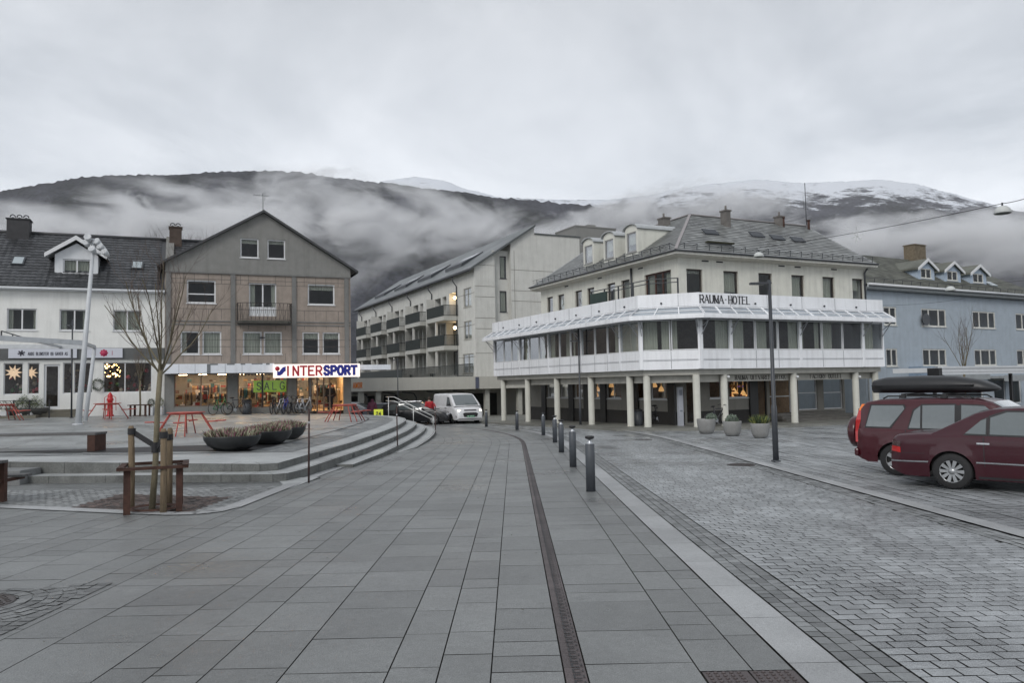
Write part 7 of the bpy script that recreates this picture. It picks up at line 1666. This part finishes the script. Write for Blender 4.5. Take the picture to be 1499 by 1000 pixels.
    def grow_(poly, d):
        cx2 = sum(p[0] for p in poly)/len(poly); cz2 = sum(p[1] for p in poly)/len(poly); out = []
        for x, z in poly: v = Vector((x-cx2, z-cz2)); out.append((x+(d if x > cx2 else -d), z+(d if z > cz2 else -d)))
        return out
    for poly in P['glass']:
        for s1_ in (-1, 1): rub = patch(grow_(poly, .028), .0035, PLAS, 'side_window', o, (s1_,)); patch(poly, .007, CG, 'pane', rub, (s1_,))
    for poly in P.get('pillars', []): patch(poly, .005, PLAS, 'pillar_trim', o, surf=gy)
    for (x, z0, z1) in P.get('seams', []):
        for s_ in (-1, 1):
            k = MB()
            for i in range(8):
                za_, zc2 = z0+(z1-z0)*i/8, z0+(z1-z0)*(i+1)/8; k.face([(x-.008, s_*(ysid(x, za_)+.003), za_), (x+.008, s_*(ysid(x, za_)+.003), za_), (x+.008, s_*(ysid(x, zc2)+.003), zc2), (x-.008, s_*(ysid(x, zc2)+.003), zc2)])
            k.build('door_seam', PLAS, o)
    # windscreen and rear glass
    def screen(xa, xb, nm, f=.86):
        k = MB(); k.smooth = True; N_ = 8
        for i in range(N_):
            for j in range(8):
                x0, x1 = xa+(xb-xa)*i/N_, xa+(xb-xa)*(i+1)/N_; q = []
                for x, u_ in ((x0, j), (x1, j), (x1, j+1), (x0, j+1)):
                    zr = max(tabf(roof, x), belt(x)-.01); y = (u_/8*2-1)*gy(x, zr)*f; q.append((x+(.012 if xb > xa and nm == 'windscreen' else -.012), y, zr+.016-.02*abs(u_/8*2-1)**4))
                k.face(q)
        k.build(nm, CG, o)
    screen(*P['ws'], 'windscreen')
    if 'rw' in P: screen(*P['rw'], 'rear_window')
    # wheels
    for w in wx:
        for s_ in (-1, 1):
            yo = W*.985; wd = P.get('tw', .2); k = MB(); k.lathe([(R*.62, 0), (R*.9, -.004), (R*.985, .02), (R, .05), (R, wd-.04), (R*.97, wd), (R*.6, wd)], (0, 0, 0), 36, cap=False, axis='y'); wl = k.build('wheel', TYRE, o); wl.location = (w, -yo if s_ < 0 else yo, R); wl.rotation_euler = (0, 0, 0 if s_ < 0 else math.pi)
            k = MB(); rr2 = R*.66; k.lathe([(rr2, .0), (rr2*.96, .012), (rr2*.9, .02)], (0, 0, 0), 32, cap=False, axis='y'); ns = P.get('spokes', 9)
            for q in range(ns):
                a = 2*math.pi*q/ns; c, s = math.cos(a), math.sin(a); hw = rr2*(.14 if ns < 8 else .105); k.extr([(c*rr2*.12-s*hw*.7, .012, s*rr2*.12+c*hw*.7), (c*rr2*.93-s*hw*1.5, .008, s*rr2*.93+c*hw*1.5), (c*rr2*.93+s*hw*1.5, .008, s*rr2*.93-c*hw*1.5), (c*rr2*.12+s*hw*.7, .012, s*rr2*.12-c*hw*.7)], (0, .03, 0))
            k.lathe([(.001, .002), (rr2*.26, .004), (rr2*.28, .03)], (0, 0, 0), 20, cap=False, axis='y'); k.build('rim', P.get('rimm', RIM), wl); k = MB(); k.lathe([(.001, .07), (rr2*.92, .07)], (0, 0, 0), 24, cap=False, axis='y'); k.build('brake_disc', HUBC, wl)
    # dark wheel wells and floor
    k = MB(); k.box(.12, -W*.80, sill+.03, L_-.15, W*.80, sill+.09)
    for w in wx: k.box(w-Rr*1.02, -W*.80, sill+.09, w+Rr*1.02, W*.80, R+Rr*1.0)
    k.build('underbody', HUBC, o)
    for (poly, off, m, nm) in P.get('side', []): patch(poly, off, m, nm, o, surf=ysid)
    for f in P.get('extra', []): f(o, ysid, gy, wid, belt)
    # mirrors
    mx_, mz = P.get('mirror', (3.0, 1.0))
    for s_ in (-1, 1): k = MB(); k.ball((mx_, s_*(W*.955+.13), mz+.04), .1, 12, 8, (.7, 1.0, .75)); k.beam((mx_, s_*W*.88, mz-.01), (mx_, s_*(W*.955+.08), mz+.01), .05, .03); k.build('mirror', P.get('mirm', paintm), o)
    for hx, hz in P.get('handles', []): patch([(hx, hz), (hx+.19, hz), (hx+.19, hz+.028), (hx, hz+.028)], .018, P.get('handm', CHR), 'door_handle', o, surf=ysid)
    return o
TLR = mat('tail_lamp_red', (.45, .015, .015), .25, .1, coat=1); TLO = mat('tail_lamp_amber', (.7, .16, .01), .25, .1, coat=1, emit=.15); TLG = mat('smoked_lamp', (.06, .03, .03), .25, .1, coat=1); PLT = mat('number_plate', (.7, .7, .7), .5); HL = mat('headlamp_glass', (.45, .47, .5), .12, .05, coat=1)
MAR = paint('maroon_car_paint', (.040, .002, .008)); MAR2 = paint('deep_red_car_paint', (.052, .003, .008))
rb_ = lambda z0, z1: None
def boxx(o, x0, y0, z0, x1, y1, z1, m, nm, bev=.01): k = MB(); k.box(x0, y0, z0, x1, y1, z1); return k.build(nm, m, o, bevel=bev)
sedan = dict(L=4.5, W=1.73, R=.312, wheels=(1.02, 3.71), sill=.19, top=[(0, .60), (.04, .86), (.12, .93), (.5, .975), (1.0, .985), (3.1, .985), (3.5, .955), (4.1, .85), (4.35, .76), (4.45, .66), (4.5, .52)], belt=[(0, .58), (.05, .82), (.12, .885), (1.2, .93), (3.2, .91), (4.0, .82), (4.4, .70), (4.5, .5)],
 roof=[(.72, .96), (1.0, 1.12), (1.38, 1.33), (1.62, 1.40), (2.0, 1.425), (2.45, 1.42), (2.8, 1.36), (3.15, 1.16), (3.45, .97)], ws=(2.72, 3.40), rw=(1.42, .80),
 glass=[[(1.24, .975), (1.55, .97), (1.55, 1.235), (1.47, 1.20)], [(1.61, .97), (2.20, .965), (2.20, 1.345), (1.85, 1.345), (1.61, 1.25)], [(2.32, .965), (3.12, .95), (3.02, 1.05), (2.66, 1.32), (2.32, 1.345)]], pillars=[[(2.18, .965), (2.34, .965), (2.34, 1.345), (2.18, 1.345)]],
 seams=[(1.52, .42, .92), (2.26, .25, .92), (3.16, .28, .90)], handles=[(1.42, .80), (2.36, .80)],
 side=[([(.005, .43), (.66, .45), (.66, .475), (.005, .455)], .012, CHR, 'chrome_strip'), ([(1.40, .475), (3.3, .475), (3.3, .50), (1.40, .50)], .012, CHR, 'chrome_strip'), ([(.01, .62), (.20, .60), (.20, .70), (.01, .72)], .005, TLR, 'tail_lamp'), ([(.02, .725), (.20, .705), (.20, .80), (.04, .80)], .005, TLG, 'tail_lamp'), ([(1.42, .21), (3.28, .21), (3.28, .25), (1.42, .25)], .006, PLAS, 'sill_strip'), ([(.62, .74), (.80, .74), (.80, .87), (.62, .87)], .0015, MAR, 'fuel_flap'), ([(.0, .44), (.62, .44), (.62, .448), (.0, .448)], .006, PLAS, 'bumper_seam'), ([(.02, .60), (.60, .60), (.60, .606), (.02, .606)], .003, PLAS, 'bumper_seam')],
 mirror=(3.05, .98), spokes=10, extra=[lambda o, ys, gy, wd, bl: (boxx(o, -.03, -.5, .70, .02, .5, .80, TLG, 'boot_trim'), boxx(o, 4.44, -.7, .5, 4.5, .7, .62, HL, 'headlamp'), boxx(o, 4.44, -.35, .52, 4.52, .35, .66, CHR, 'grille'))])
rwp = gnd(1388, 717); HDG = 136; d_ = hd(HDG); nside = Vector((-d_.y, d_.x, 0))
side_n = Vector((math.cos(rad(HDG)), -math.sin(rad(HDG)), 0)) # right-hand side of the car
def place_rear(px, py, P, hdg):
    g = gnd(px, py); d = hd(hdg); rt_ = Vector((math.cos(rad(hdg)), -math.sin(rad(hdg)), 0))   # to the right of travel
    near = rt_ if rt_.dot(-g) > 0 else -rt_
    c = g - near*(P['W']/2*.97) - d*P['wheels'][0]; return Vector((c.x, c.y, gz(g.x, g.y)))
car('sedan_car', 'maroon saloon car with chrome side strips parked nearest at the right', sedan, MAR, place_rear(1389, 716.5, sedan, HDG)+hd(HDG)*.06, HDG, 'maroon cars parked at the right').scale = (1, 1, .975)
def suv_extra(o, ys, gy, wd, bl):
    k = MB(); k.lathe([(.01, -.16), (.33, -.15), (.37, -.10), (.37, .0), (.35, .03), (.01, .035)], (-.24, .05, .88), 32, axis='x'); k.build('spare_wheel_cover', MAR2, o)
    for s_ in (-1, 1):
        k = MB(); zz3 = [(.70, .0), (.95, -.005), (1.2, .02), (1.42, .075), (1.56, .14)]; k.smooth = True
        for (za, xa), (zb2, xb) in zip(zz3, zz3[1:]):
            ya, yb2 = (ys(.03, za) if za < 1.0 else gy(.1, za))*1.0, (ys(.03, zb2) if zb2 < 1.0 else gy(.1, zb2))
            k.m = 1 if za > 1.35 else 0; k.face([(xa-.012, s_*(ya-.10), za), (xa-.012, s_*(ya+.006), za), (xb-.012, s_*(yb2+.006), zb2), (xb-.012, s_*(yb2-.10), zb2)]); k.face([(xa-.012, s_*(ya+.007), za), (xa+.13, s_*(ya+.007), za), (xb+.09, s_*(yb2+.008), zb2), (xb-.012, s_*(yb2+.008), zb2)])
        k.build('tail_lamp', [TLR, TLO], o)
    boxx(o, -.05, -.80, .38, .05, .80, .56, MAR2, 'rear_bumper', .045); k = MB(); k.tube([(-.02, 0, .34), (-.2, 0, .33), (-.26, 0, .36), (-.26, 0, .42)], .022, 8); k.ball((-.26, 0, .44), .03); k.build('tow_bar', PLAS, o)
    boxx(o, -.02, -.5, .30, .3, .5, .37, PLAS, 'skid_plate')
    k = MB(); k.box(-.015, -.55, 1.12, .03, .55, 1.45); k.build('rear_window', CG, o)
    for s_ in (-1, 1): k = MB(); k.tube([(.55, s_*.60, 1.68), (.65, s_*.61, 1.735), (2.2, s_*.61, 1.735), (2.3, s_*.6, 1.67)], .018, 6); k.build('roof_rail', PLAS, o)
    for x in (.95, 1.75): k = MB(); k.beam((x, -.62, 1.775), (x, .62, 1.775), .06, .03); k.box(x-.06, -.66, 1.69, x+.06, -.58, 1.76); k.box(x-.06, .58, 1.69, x+.06, .66, 1.76); k.build('roof_bar', PLAS, o)
    boxx(o, 4.42, -.8, .78, 4.5, .8, .9, HL, 'headlamp')
suv = dict(L=4.48, W=1.78, R=.345, wheels=(.86, 3.48), sill=.27, top=[(0, .80), (.02, 1.04), (.1, 1.08), (3.2, 1.08), (3.6, 1.06), (4.2, .98), (4.4, .86), (4.48, .62)], belt=[(0, .74), (.04, .98), (3.3, .98), (4.1, .90), (4.4, .75), (4.48, .6)],
 roof=[(.0, 1.02), (.04, 1.25), (.12, 1.5), (.24, 1.62), (.5, 1.665), (1.5, 1.69), (2.3, 1.68), (2.62, 1.61), (3.0, 1.38), (3.52, 1.06)], ws=(2.62, 3.46), tumble=.86,
 glass=[[(.24, 1.06), (.74, 1.06), (1.03, 1.46), (1.0, 1.53), (.36, 1.53)], [(1.12, 1.05), (1.34, 1.05), (1.34, 1.53), (1.22, 1.42)], [(1.38, 1.05), (1.98, 1.05), (1.98, 1.55), (1.38, 1.54)], [(2.10, 1.05), (3.02, 1.04), (2.9, 1.18), (2.52, 1.53), (2.10, 1.55)]], pillars=[[(1.97, 1.05), (2.12, 1.05), (2.12, 1.55), (1.97, 1.55)]],
 seams=[(1.06, .62, 1.02), (2.04, .35, 1.0), (3.0, .4, .98)], handles=[(1.2, .93), (2.1, .93)], handm=MAR2, side=[([(1.26, .30), (3.08, .30), (3.08, .42), (1.26, .42)], .014, PLAS, 'sill_cladding')], mirror=(2.85, 1.1), spokes=5, extra=[suv_extra])
sp_ = place_rear(1312, 697, suv, HDG)+hd(HDG)*.05; so = car('suv_car', 'dark red off-road car with spare wheel and roof box parked behind the saloon', suv, MAR2, sp_, HDG, 'maroon cars parked at the right'); so.scale = (.95, .95, .905)
# roof box lies on the bars: its own thing
o = thing('roof_box', 'long black roof box strapped on top of the dark red off-road car', 'roof box', sp_+Vector((0, 0, 1.63)), -(HDG-90)); k = MB(); k.smooth = True; st2 = [(-.55, .08, .04, .22), (-.5, .30, .0, .30), (-.2, .38, 0, .36), (.6, .40, 0, .38), (1.3, .38, 0, .36), (1.8, .33, 0, .27), (2.05, .24, .02, .17), (2.15, .10, .05, .11)]; rs = []
for x, w_, z0, z1 in st2: rs.append(k.pts([(x, w_*c, z0 + (z1-z0)*q) for c, q in ((-.7, 0), (-1, .25), (-1, .5), (-.88, .85), (-.5, 1), (0, 1.03), (.5, 1), (.88, .85), (1, .5), (1, .25), (.7, 0))]))
for a, b in zip(rs, rs[1:]):
    for j in range(11): k.add((a+j, b+j, b+(j+1) % 11, a+(j+1) % 11))
k.add(tuple(rs[0]+j for j in range(11))); k.add(tuple(rs[-1]+j for j in reversed(range(11)))); k.M = Matrix(); bxo = k.build('shell', mat('black_roof_box', (.022, .023, .025), .45, .1, 3), o); bxo.location = (.62, 0, 0); bxo.scale = (.86, .95, .88)
k = MB(); k.box(-.40+.62, -.388, .145, 1.5+.62, .388, .158); k.build('seam', BLACK, o)
# van
VW = paint('white_van_paint', (.70, .71, .73), .5); HLON = mat('lit_headlamp', (1, .9, .7), .3, 0, emit=7, ecol=(1, .82, .5))
def van_extra(o, ys, gy, wd, bl):
    for s_ in (-1, 1):
        k = MB(); k.extr([(4.72, s_*.62, .90), (4.86, s_*.66, .72), (4.62, s_*.93, .76), (4.40, s_*.95, .98), (4.5, s_*.85, 1.02)], (.05, s_*.012, .01)); k.build('headlamp', HL, o)
        k = MB(); k.ball((4.80, s_*.74, .84), .085, 10, 6); k.build('lit_lamp', HLON, o)
        k = MB(); k.extr([(4.93, s_*.5, .36), (4.93, s_*.62, .50), (4.75, s_*.95, .55), (4.75, s_*.93, .42)], (.03, 0, 0)); k.build('fog_lamp_recess', PLAS, o)
    k = MB(); k.extr([(4.955, -.52, .66), (4.97, -.44, .46), (4.97, .44, .46), (4.955, .52, .66), (4.93, .40, .74), (4.93, -.40, .74)], (.02, 0, 0)); k.build('grille', PLAS, o)
    k = MB(); k.box(4.90, -.42, .86, 4.93, .42, .93); k.build('upper_grille', mat('van_chrome_black', (.1, .1, .11), .3), o)
    k = MB(); k.box(4.99, -.26, .44, 5.0, .26, .55); pl_ = k.build('number_plate', mat('green_number_plate', (.02, .30, .12), .5), o); k = MB(); text(k, 'NX 42103', (5.0, -.22, .465), Vector((0, 1, 0)), Vector((1, 0, 0)), .44, .07, .012, gap=.3, depth=.003); k.build('lettering', PLT, pl_)
    k = MB(); k.box(4.80, -.85, .22, 4.95, .85, .32); k.build('bumper_lip', mat('grey_bumper', (.3, .3, .31), .6), o)
van = dict(L=4.97, W=1.97, R=.335, wheels=(.95, 3.88), sill=.26, top=[(0, 1.1), (.02, 1.2), (3.6, 1.2), (4.1, 1.19), (4.5, 1.08), (4.8, .93), (4.93, .8), (4.97, .5)], belt=[(0, 1.05), (3.7, 1.12), (4.2, 1.08), (4.6, .95), (4.85, .78), (4.97, .5)],
 roof=[(0, 1.1), (.03, 1.75), (.12, 1.90), (.4, 1.95), (2.4, 1.975), (3.2, 1.95), (3.5, 1.86), (3.9, 1.57), (4.45, 1.14)], ws=(3.48, 4.38), tumble=.88,
 glass=[[(3.02, 1.14), (3.95, 1.14), (3.85, 1.25), (3.42, 1.68), (3.02, 1.72)]], seams=[(2.95, .35, 1.1), (1.75, .35, 1.1), (3.95, .75, 1.05)], handles=[(2.80, 1.0), (2.98, 1.0)], handm=PLAS, side=[([(1.75, .42), (3.3, .42), (3.3, .52), (1.75, .52)], .012, PLAS, 'rubbing_strip')], mirror=(3.75, 1.22), mirm=PLAS, spokes=5, rimm=STEEL, extra=[van_extra])
vg = gnd(686, 620.5); vc = Vector((vg.x, vg.y, gz(vg.x, vg.y))) ; VH = 155
car('van', 'white panel van with lit headlamps and a green plate driving towards the bollards', van, VW, Vector((vg.x, vg.y, vc.z))-hd(VH)*4.6+Vector((0, 0, 0)), VH, cat='van')
# cars in the background
DK = paint('black_car_paint', (.014, .015, .018)); SL = paint('silver_blue_paint', (.22, .24, .28)); REDP = paint('bright_red_car_paint', (.35, .02, .02)); WHP = paint('white_car_paint', (.6, .61, .63))
wag = dict(L=4.6, W=1.8, R=.33, wheels=(.95, 3.65), sill=.22, top=[(0, .7), (.03, .98), (.2, 1.0), (3.3, 1.0), (3.7, .96), (4.3, .82), (4.5, .68), (4.6, .5)], belt=[(0, .65), (.05, .92), (3.4, .92), (4.2, .8), (4.6, .5)], roof=[(.02, .95), (.15, 1.2), (.45, 1.42), (.9, 1.49), (2.3, 1.49), (2.7, 1.42), (3.6, .98)], ws=(2.7, 3.52), rw=(.42, .1),
 glass=[[(.5, .99), (1.1, .99), (1.1, 1.36), (.75, 1.33)], [(1.18, .99), (2.0, .99), (2.0, 1.40), (1.18, 1.38)], [(2.1, .99), (3.05, .98), (2.6, 1.38), (2.1, 1.40)]], seams=[(1.14, .5, .9), (2.05, .3, .9)], handles=[(1.3, .82), (2.2, .82)], mirror=(2.95, 1.0), spokes=10, extra=[lambda o, ys, gy, wd, bl: [(boxx(o, .5, s_*.62-.02, 1.50, 2.4, s_*.62+.02, 1.53, CHR, 'roof_rail')) for s_ in (-1, 1)]+[boxx(o, 4.5, -.8, .62, 4.58, .8, .74, HL, 'headlamp')]])
def put(px, py, P, m, hdg, label, name='parked_car', frac=.5):
    g = gnd(px, py); car(name, label, P, m, Vector((g.x, g.y, gz(g.x, g.y)))-hd(hdg)*P['L']*frac, hdg, 'cars standing at the end of the street')
put(611, 621.5, wag, DK, 100, 'black estate car with silver roof rails beyond the handrail')
put(566, 620, dict(sedan, extra=[]), SL, 95, 'silver-blue saloon car whose roof shows behind the steps')
put(640, 618.5, dict(sedan, extra=[]), REDP, 140, 'bright red car hidden behind the white van')
put(519, 618, dict(wag), WHP, 100, 'white car half hidden by the right pillar of the sports shop')
# yellow price board
q = atY(554, 604.5, 44.8); o = thing('notice_board', 'small bright yellow notice with dark figures on the top of the steps', 'sign', (q.x, q.y, plzo(q.x, q.y)), 8); hz_ = q.z-plzo(q.x, q.y); k = MB(); k.box(-.26, 0, hz_-.2, .26, .03, hz_+.2); k.build('board', mat('bright_yellow', (.62, .68, .06), .5, .05, emit=.1), o); k = MB(); k.box(-.02, .031, -.02, .02, .06, hz_); k.build('post', BLACK, o); k = MB(); text(k, '24', (-.14, -.001, hz_-.14), Vector((1, 0, 0)), Vector((0, -1, 0)), .28, .18, .045, depth=.006); k.build('lettering', BLACK, o)
# people
def person(loc, rz, label, top_c, leg_c, pose=0, hair_c=(.05, .03, .02), hood=False):
    o = thing('person', label, 'person', loc, rz); bm_ = bpy.data.meshes.new('body')
    J = {'pel': (0, 0, .95, .15), 'wst': (0, .01, 1.12, .145), 'cst': (0, .0, 1.32, .17), 'sho': (0, 0, 1.45, .12), 'nk': (0, -.01, 1.53, .055), 'hd': (0, -.02, 1.62, .085), 'ht': (0, -.02, 1.72, .08)}
    E_ = [('pel', 'wst'), ('wst', 'cst'), ('cst', 'sho'), ('sho', 'nk'), ('nk', 'hd'), ('hd', 'ht')]
    for s, n in ((-1, 'l'), (1, 'r')):
        st3 = .10*s*pose
        J.update({'hip'+n: (.09*s, 0, .90, .10), 'kn'+n: (.10*s, -st3*.6-.02, .50, .065), 'an'+n: (.10*s, -st3, .09, .048), 'to'+n: (.11*s, -st3-.15, .04, .04), 'sh'+n: (.19*s, 0, 1.43, .07), 'el'+n: (.26*s, .03+st3*.6, 1.15, .052), 'wr'+n: (.27*s, -.05+st3, .91, .04)})
        E_ += [('pel', 'hip'+n), ('hip'+n, 'kn'+n), ('kn'+n, 'an'+n), ('an'+n, 'to'+n), ('sho', 'sh'+n), ('sh'+n, 'el'+n), ('el'+n, 'wr'+n)]
        J['pa'+n] = (.275*s, -.07+st3, .85, .03); E_.append(('wr'+n, 'pa'+n))
        for f in range(4): J['f%d%s' % (f, n)] = (.275*s+(f-1.5)*.004, -.09+st3+f*.018, .775+abs(f-1.3)*.008, .0085); E_.append(('pa'+n, 'f%d%s' % (f, n)))
        J['th'+n] = (.255*s, -.11+st3, .82, .009); E_.append(('pa'+n, 'th'+n))
    ks = list(J); bm_.from_pydata([J[k][:3] for k in ks], [(ks.index(a), ks.index(b)) for a, b in E_], [])
    b = bpy.data.objects.new('body', bm_); C.objects.link(b); b.parent = o; sk = b.modifiers.new('skin', 'SKIN'); bm_.skin_vertices.new() if not bm_.skin_vertices else None
    for i, k in enumerate(ks): r = J[k][3]; sv = bm_.skin_vertices[0].data[i]; sv.radius = (r*1.15 if k in ('cst', 'wst', 'pel', 'sho') else r, r); sv.use_root = (k == 'pel')
    ss = b.modifiers.new('sub', 'SUBSURF'); ss.levels = 1; ss.render_levels = 2
    bm_.materials.append(mat('skin_tone', (.42, .26, .2), .6)); 
    # clothing: jacket and trousers as shells over the body
    def shell(nm, nodes, edges, grow, mm):
        me = bpy.data.meshes.new(nm); me.from_pydata([J[k][:3] for k in nodes], [(nodes.index(a), nodes.index(b)) for a, b in edges], []); q = bpy.data.objects.new(nm, me); C.objects.link(q); q.parent = o; q.modifiers.new('skin', 'SKIN'); me.skin_vertices.new() if not me.skin_vertices else None
        for i, k in enumerate(nodes): r = J[k][3]+grow; me.skin_vertices[0].data[i].radius = (r*1.18 if k in ('cst', 'wst', 'pel', 'sho') else r, r); me.skin_vertices[0].data[i].use_root = (i == 0)
        z = q.modifiers.new('sub', 'SUBSURF'); z.levels = 1; z.render_levels = 2; me.materials.append(mm); return q
    up_ = ['pel', 'wst', 'cst', 'sho', 'shl', 'ell', 'wrl', 'shr', 'elr', 'wrr']+(['nk', 'hd', 'ht'] if hood else [])
    shell('jacket', up_, [('pel', 'wst'), ('wst', 'cst'), ('cst', 'sho'), ('sho', 'shl'), ('shl', 'ell'), ('ell', 'wrl'), ('sho', 'shr'), ('shr', 'elr'), ('elr', 'wrr')]+([('sho', 'nk'), ('nk', 'hd'), ('hd', 'ht')] if hood else []), .028, mat('jacket_cloth_%d' % int(loc[0]*10+500), top_c, .8, .15, 5, bump=.2))
    shell('trousers', ['pel', 'hipl', 'knl', 'anl', 'hipr', 'knr', 'anr'], [('pel', 'hipl'), ('hipl', 'knl'), ('knl', 'anl'), ('pel', 'hipr'), ('hipr', 'knr'), ('knr', 'anr')], .018, mat('dark_trousers', leg_c, .8, .15, 5))
    for s in (-1, 1): k = MB(); k.ball((.105*s, -.10*s*pose-.07, .05), .06, 10, 6, (.8, 2.0, .8)); k.build('shoe', BLACK, o)
    if not hood: k = MB(); k.ball((0, .0, 1.69), .108, 14, 9, (.92, 1.02, 1.0)); k.build('hair', mat('dark_hair', hair_c, .8, .2), o)
    k = MB()
    for s in (-1, 1): k.ball((.032*s, -.105, 1.665), .011, 6, 4)
    k.ball((0, -.118, 1.635), .016, 6, 4, (.8, 1, 1.3)); k.build('face', mat('skin_tone', (.42, .26, .2)), o); return o
q = atY(545, 600, 48); person((q.x, q.y, gz(0, 48)), 170, 'person in a dark maroon hooded coat seen from behind beyond the plaza edge', (.10, .025, .05), (.02, .02, .025), .6, hood=True)
q = atY(628.5, 600, 50.5); person((q.x, q.y, gz(0, 50.5)), 200, 'person in a bright red jacket standing beside the white van', (.42, .02, .03), (.02, .02, .03), .4)
q = FI.at(FI.x(487, 600)); q = q-hd(-23)*-.8; person((q.x, q.y, plzo(q.x, q.y)), 23, 'person in dark clothes standing in the sports shop entrance', (.02, .02, .022), (.02, .02, .025), .3)
# haze round the scene
hm = bpy.data.materials.new('haze_air'); hm.use_nodes = True; t = hm.node_tree; t.nodes.clear()
o_ = t.nodes.new('ShaderNodeOutputMaterial'); v_ = t.nodes.new('ShaderNodeVolumePrincipled'); t.links.new(v_.outputs[0], o_.inputs['Volume'])
v_.inputs['Color'].default_value = (.97, .98, 1, 1); v_.inputs['Density'].default_value = .00005
mb = MB(); mb.box(-7000, -400, -90, 7000, 5600, 1500); mb.build('haze', hm, kind='stuff')
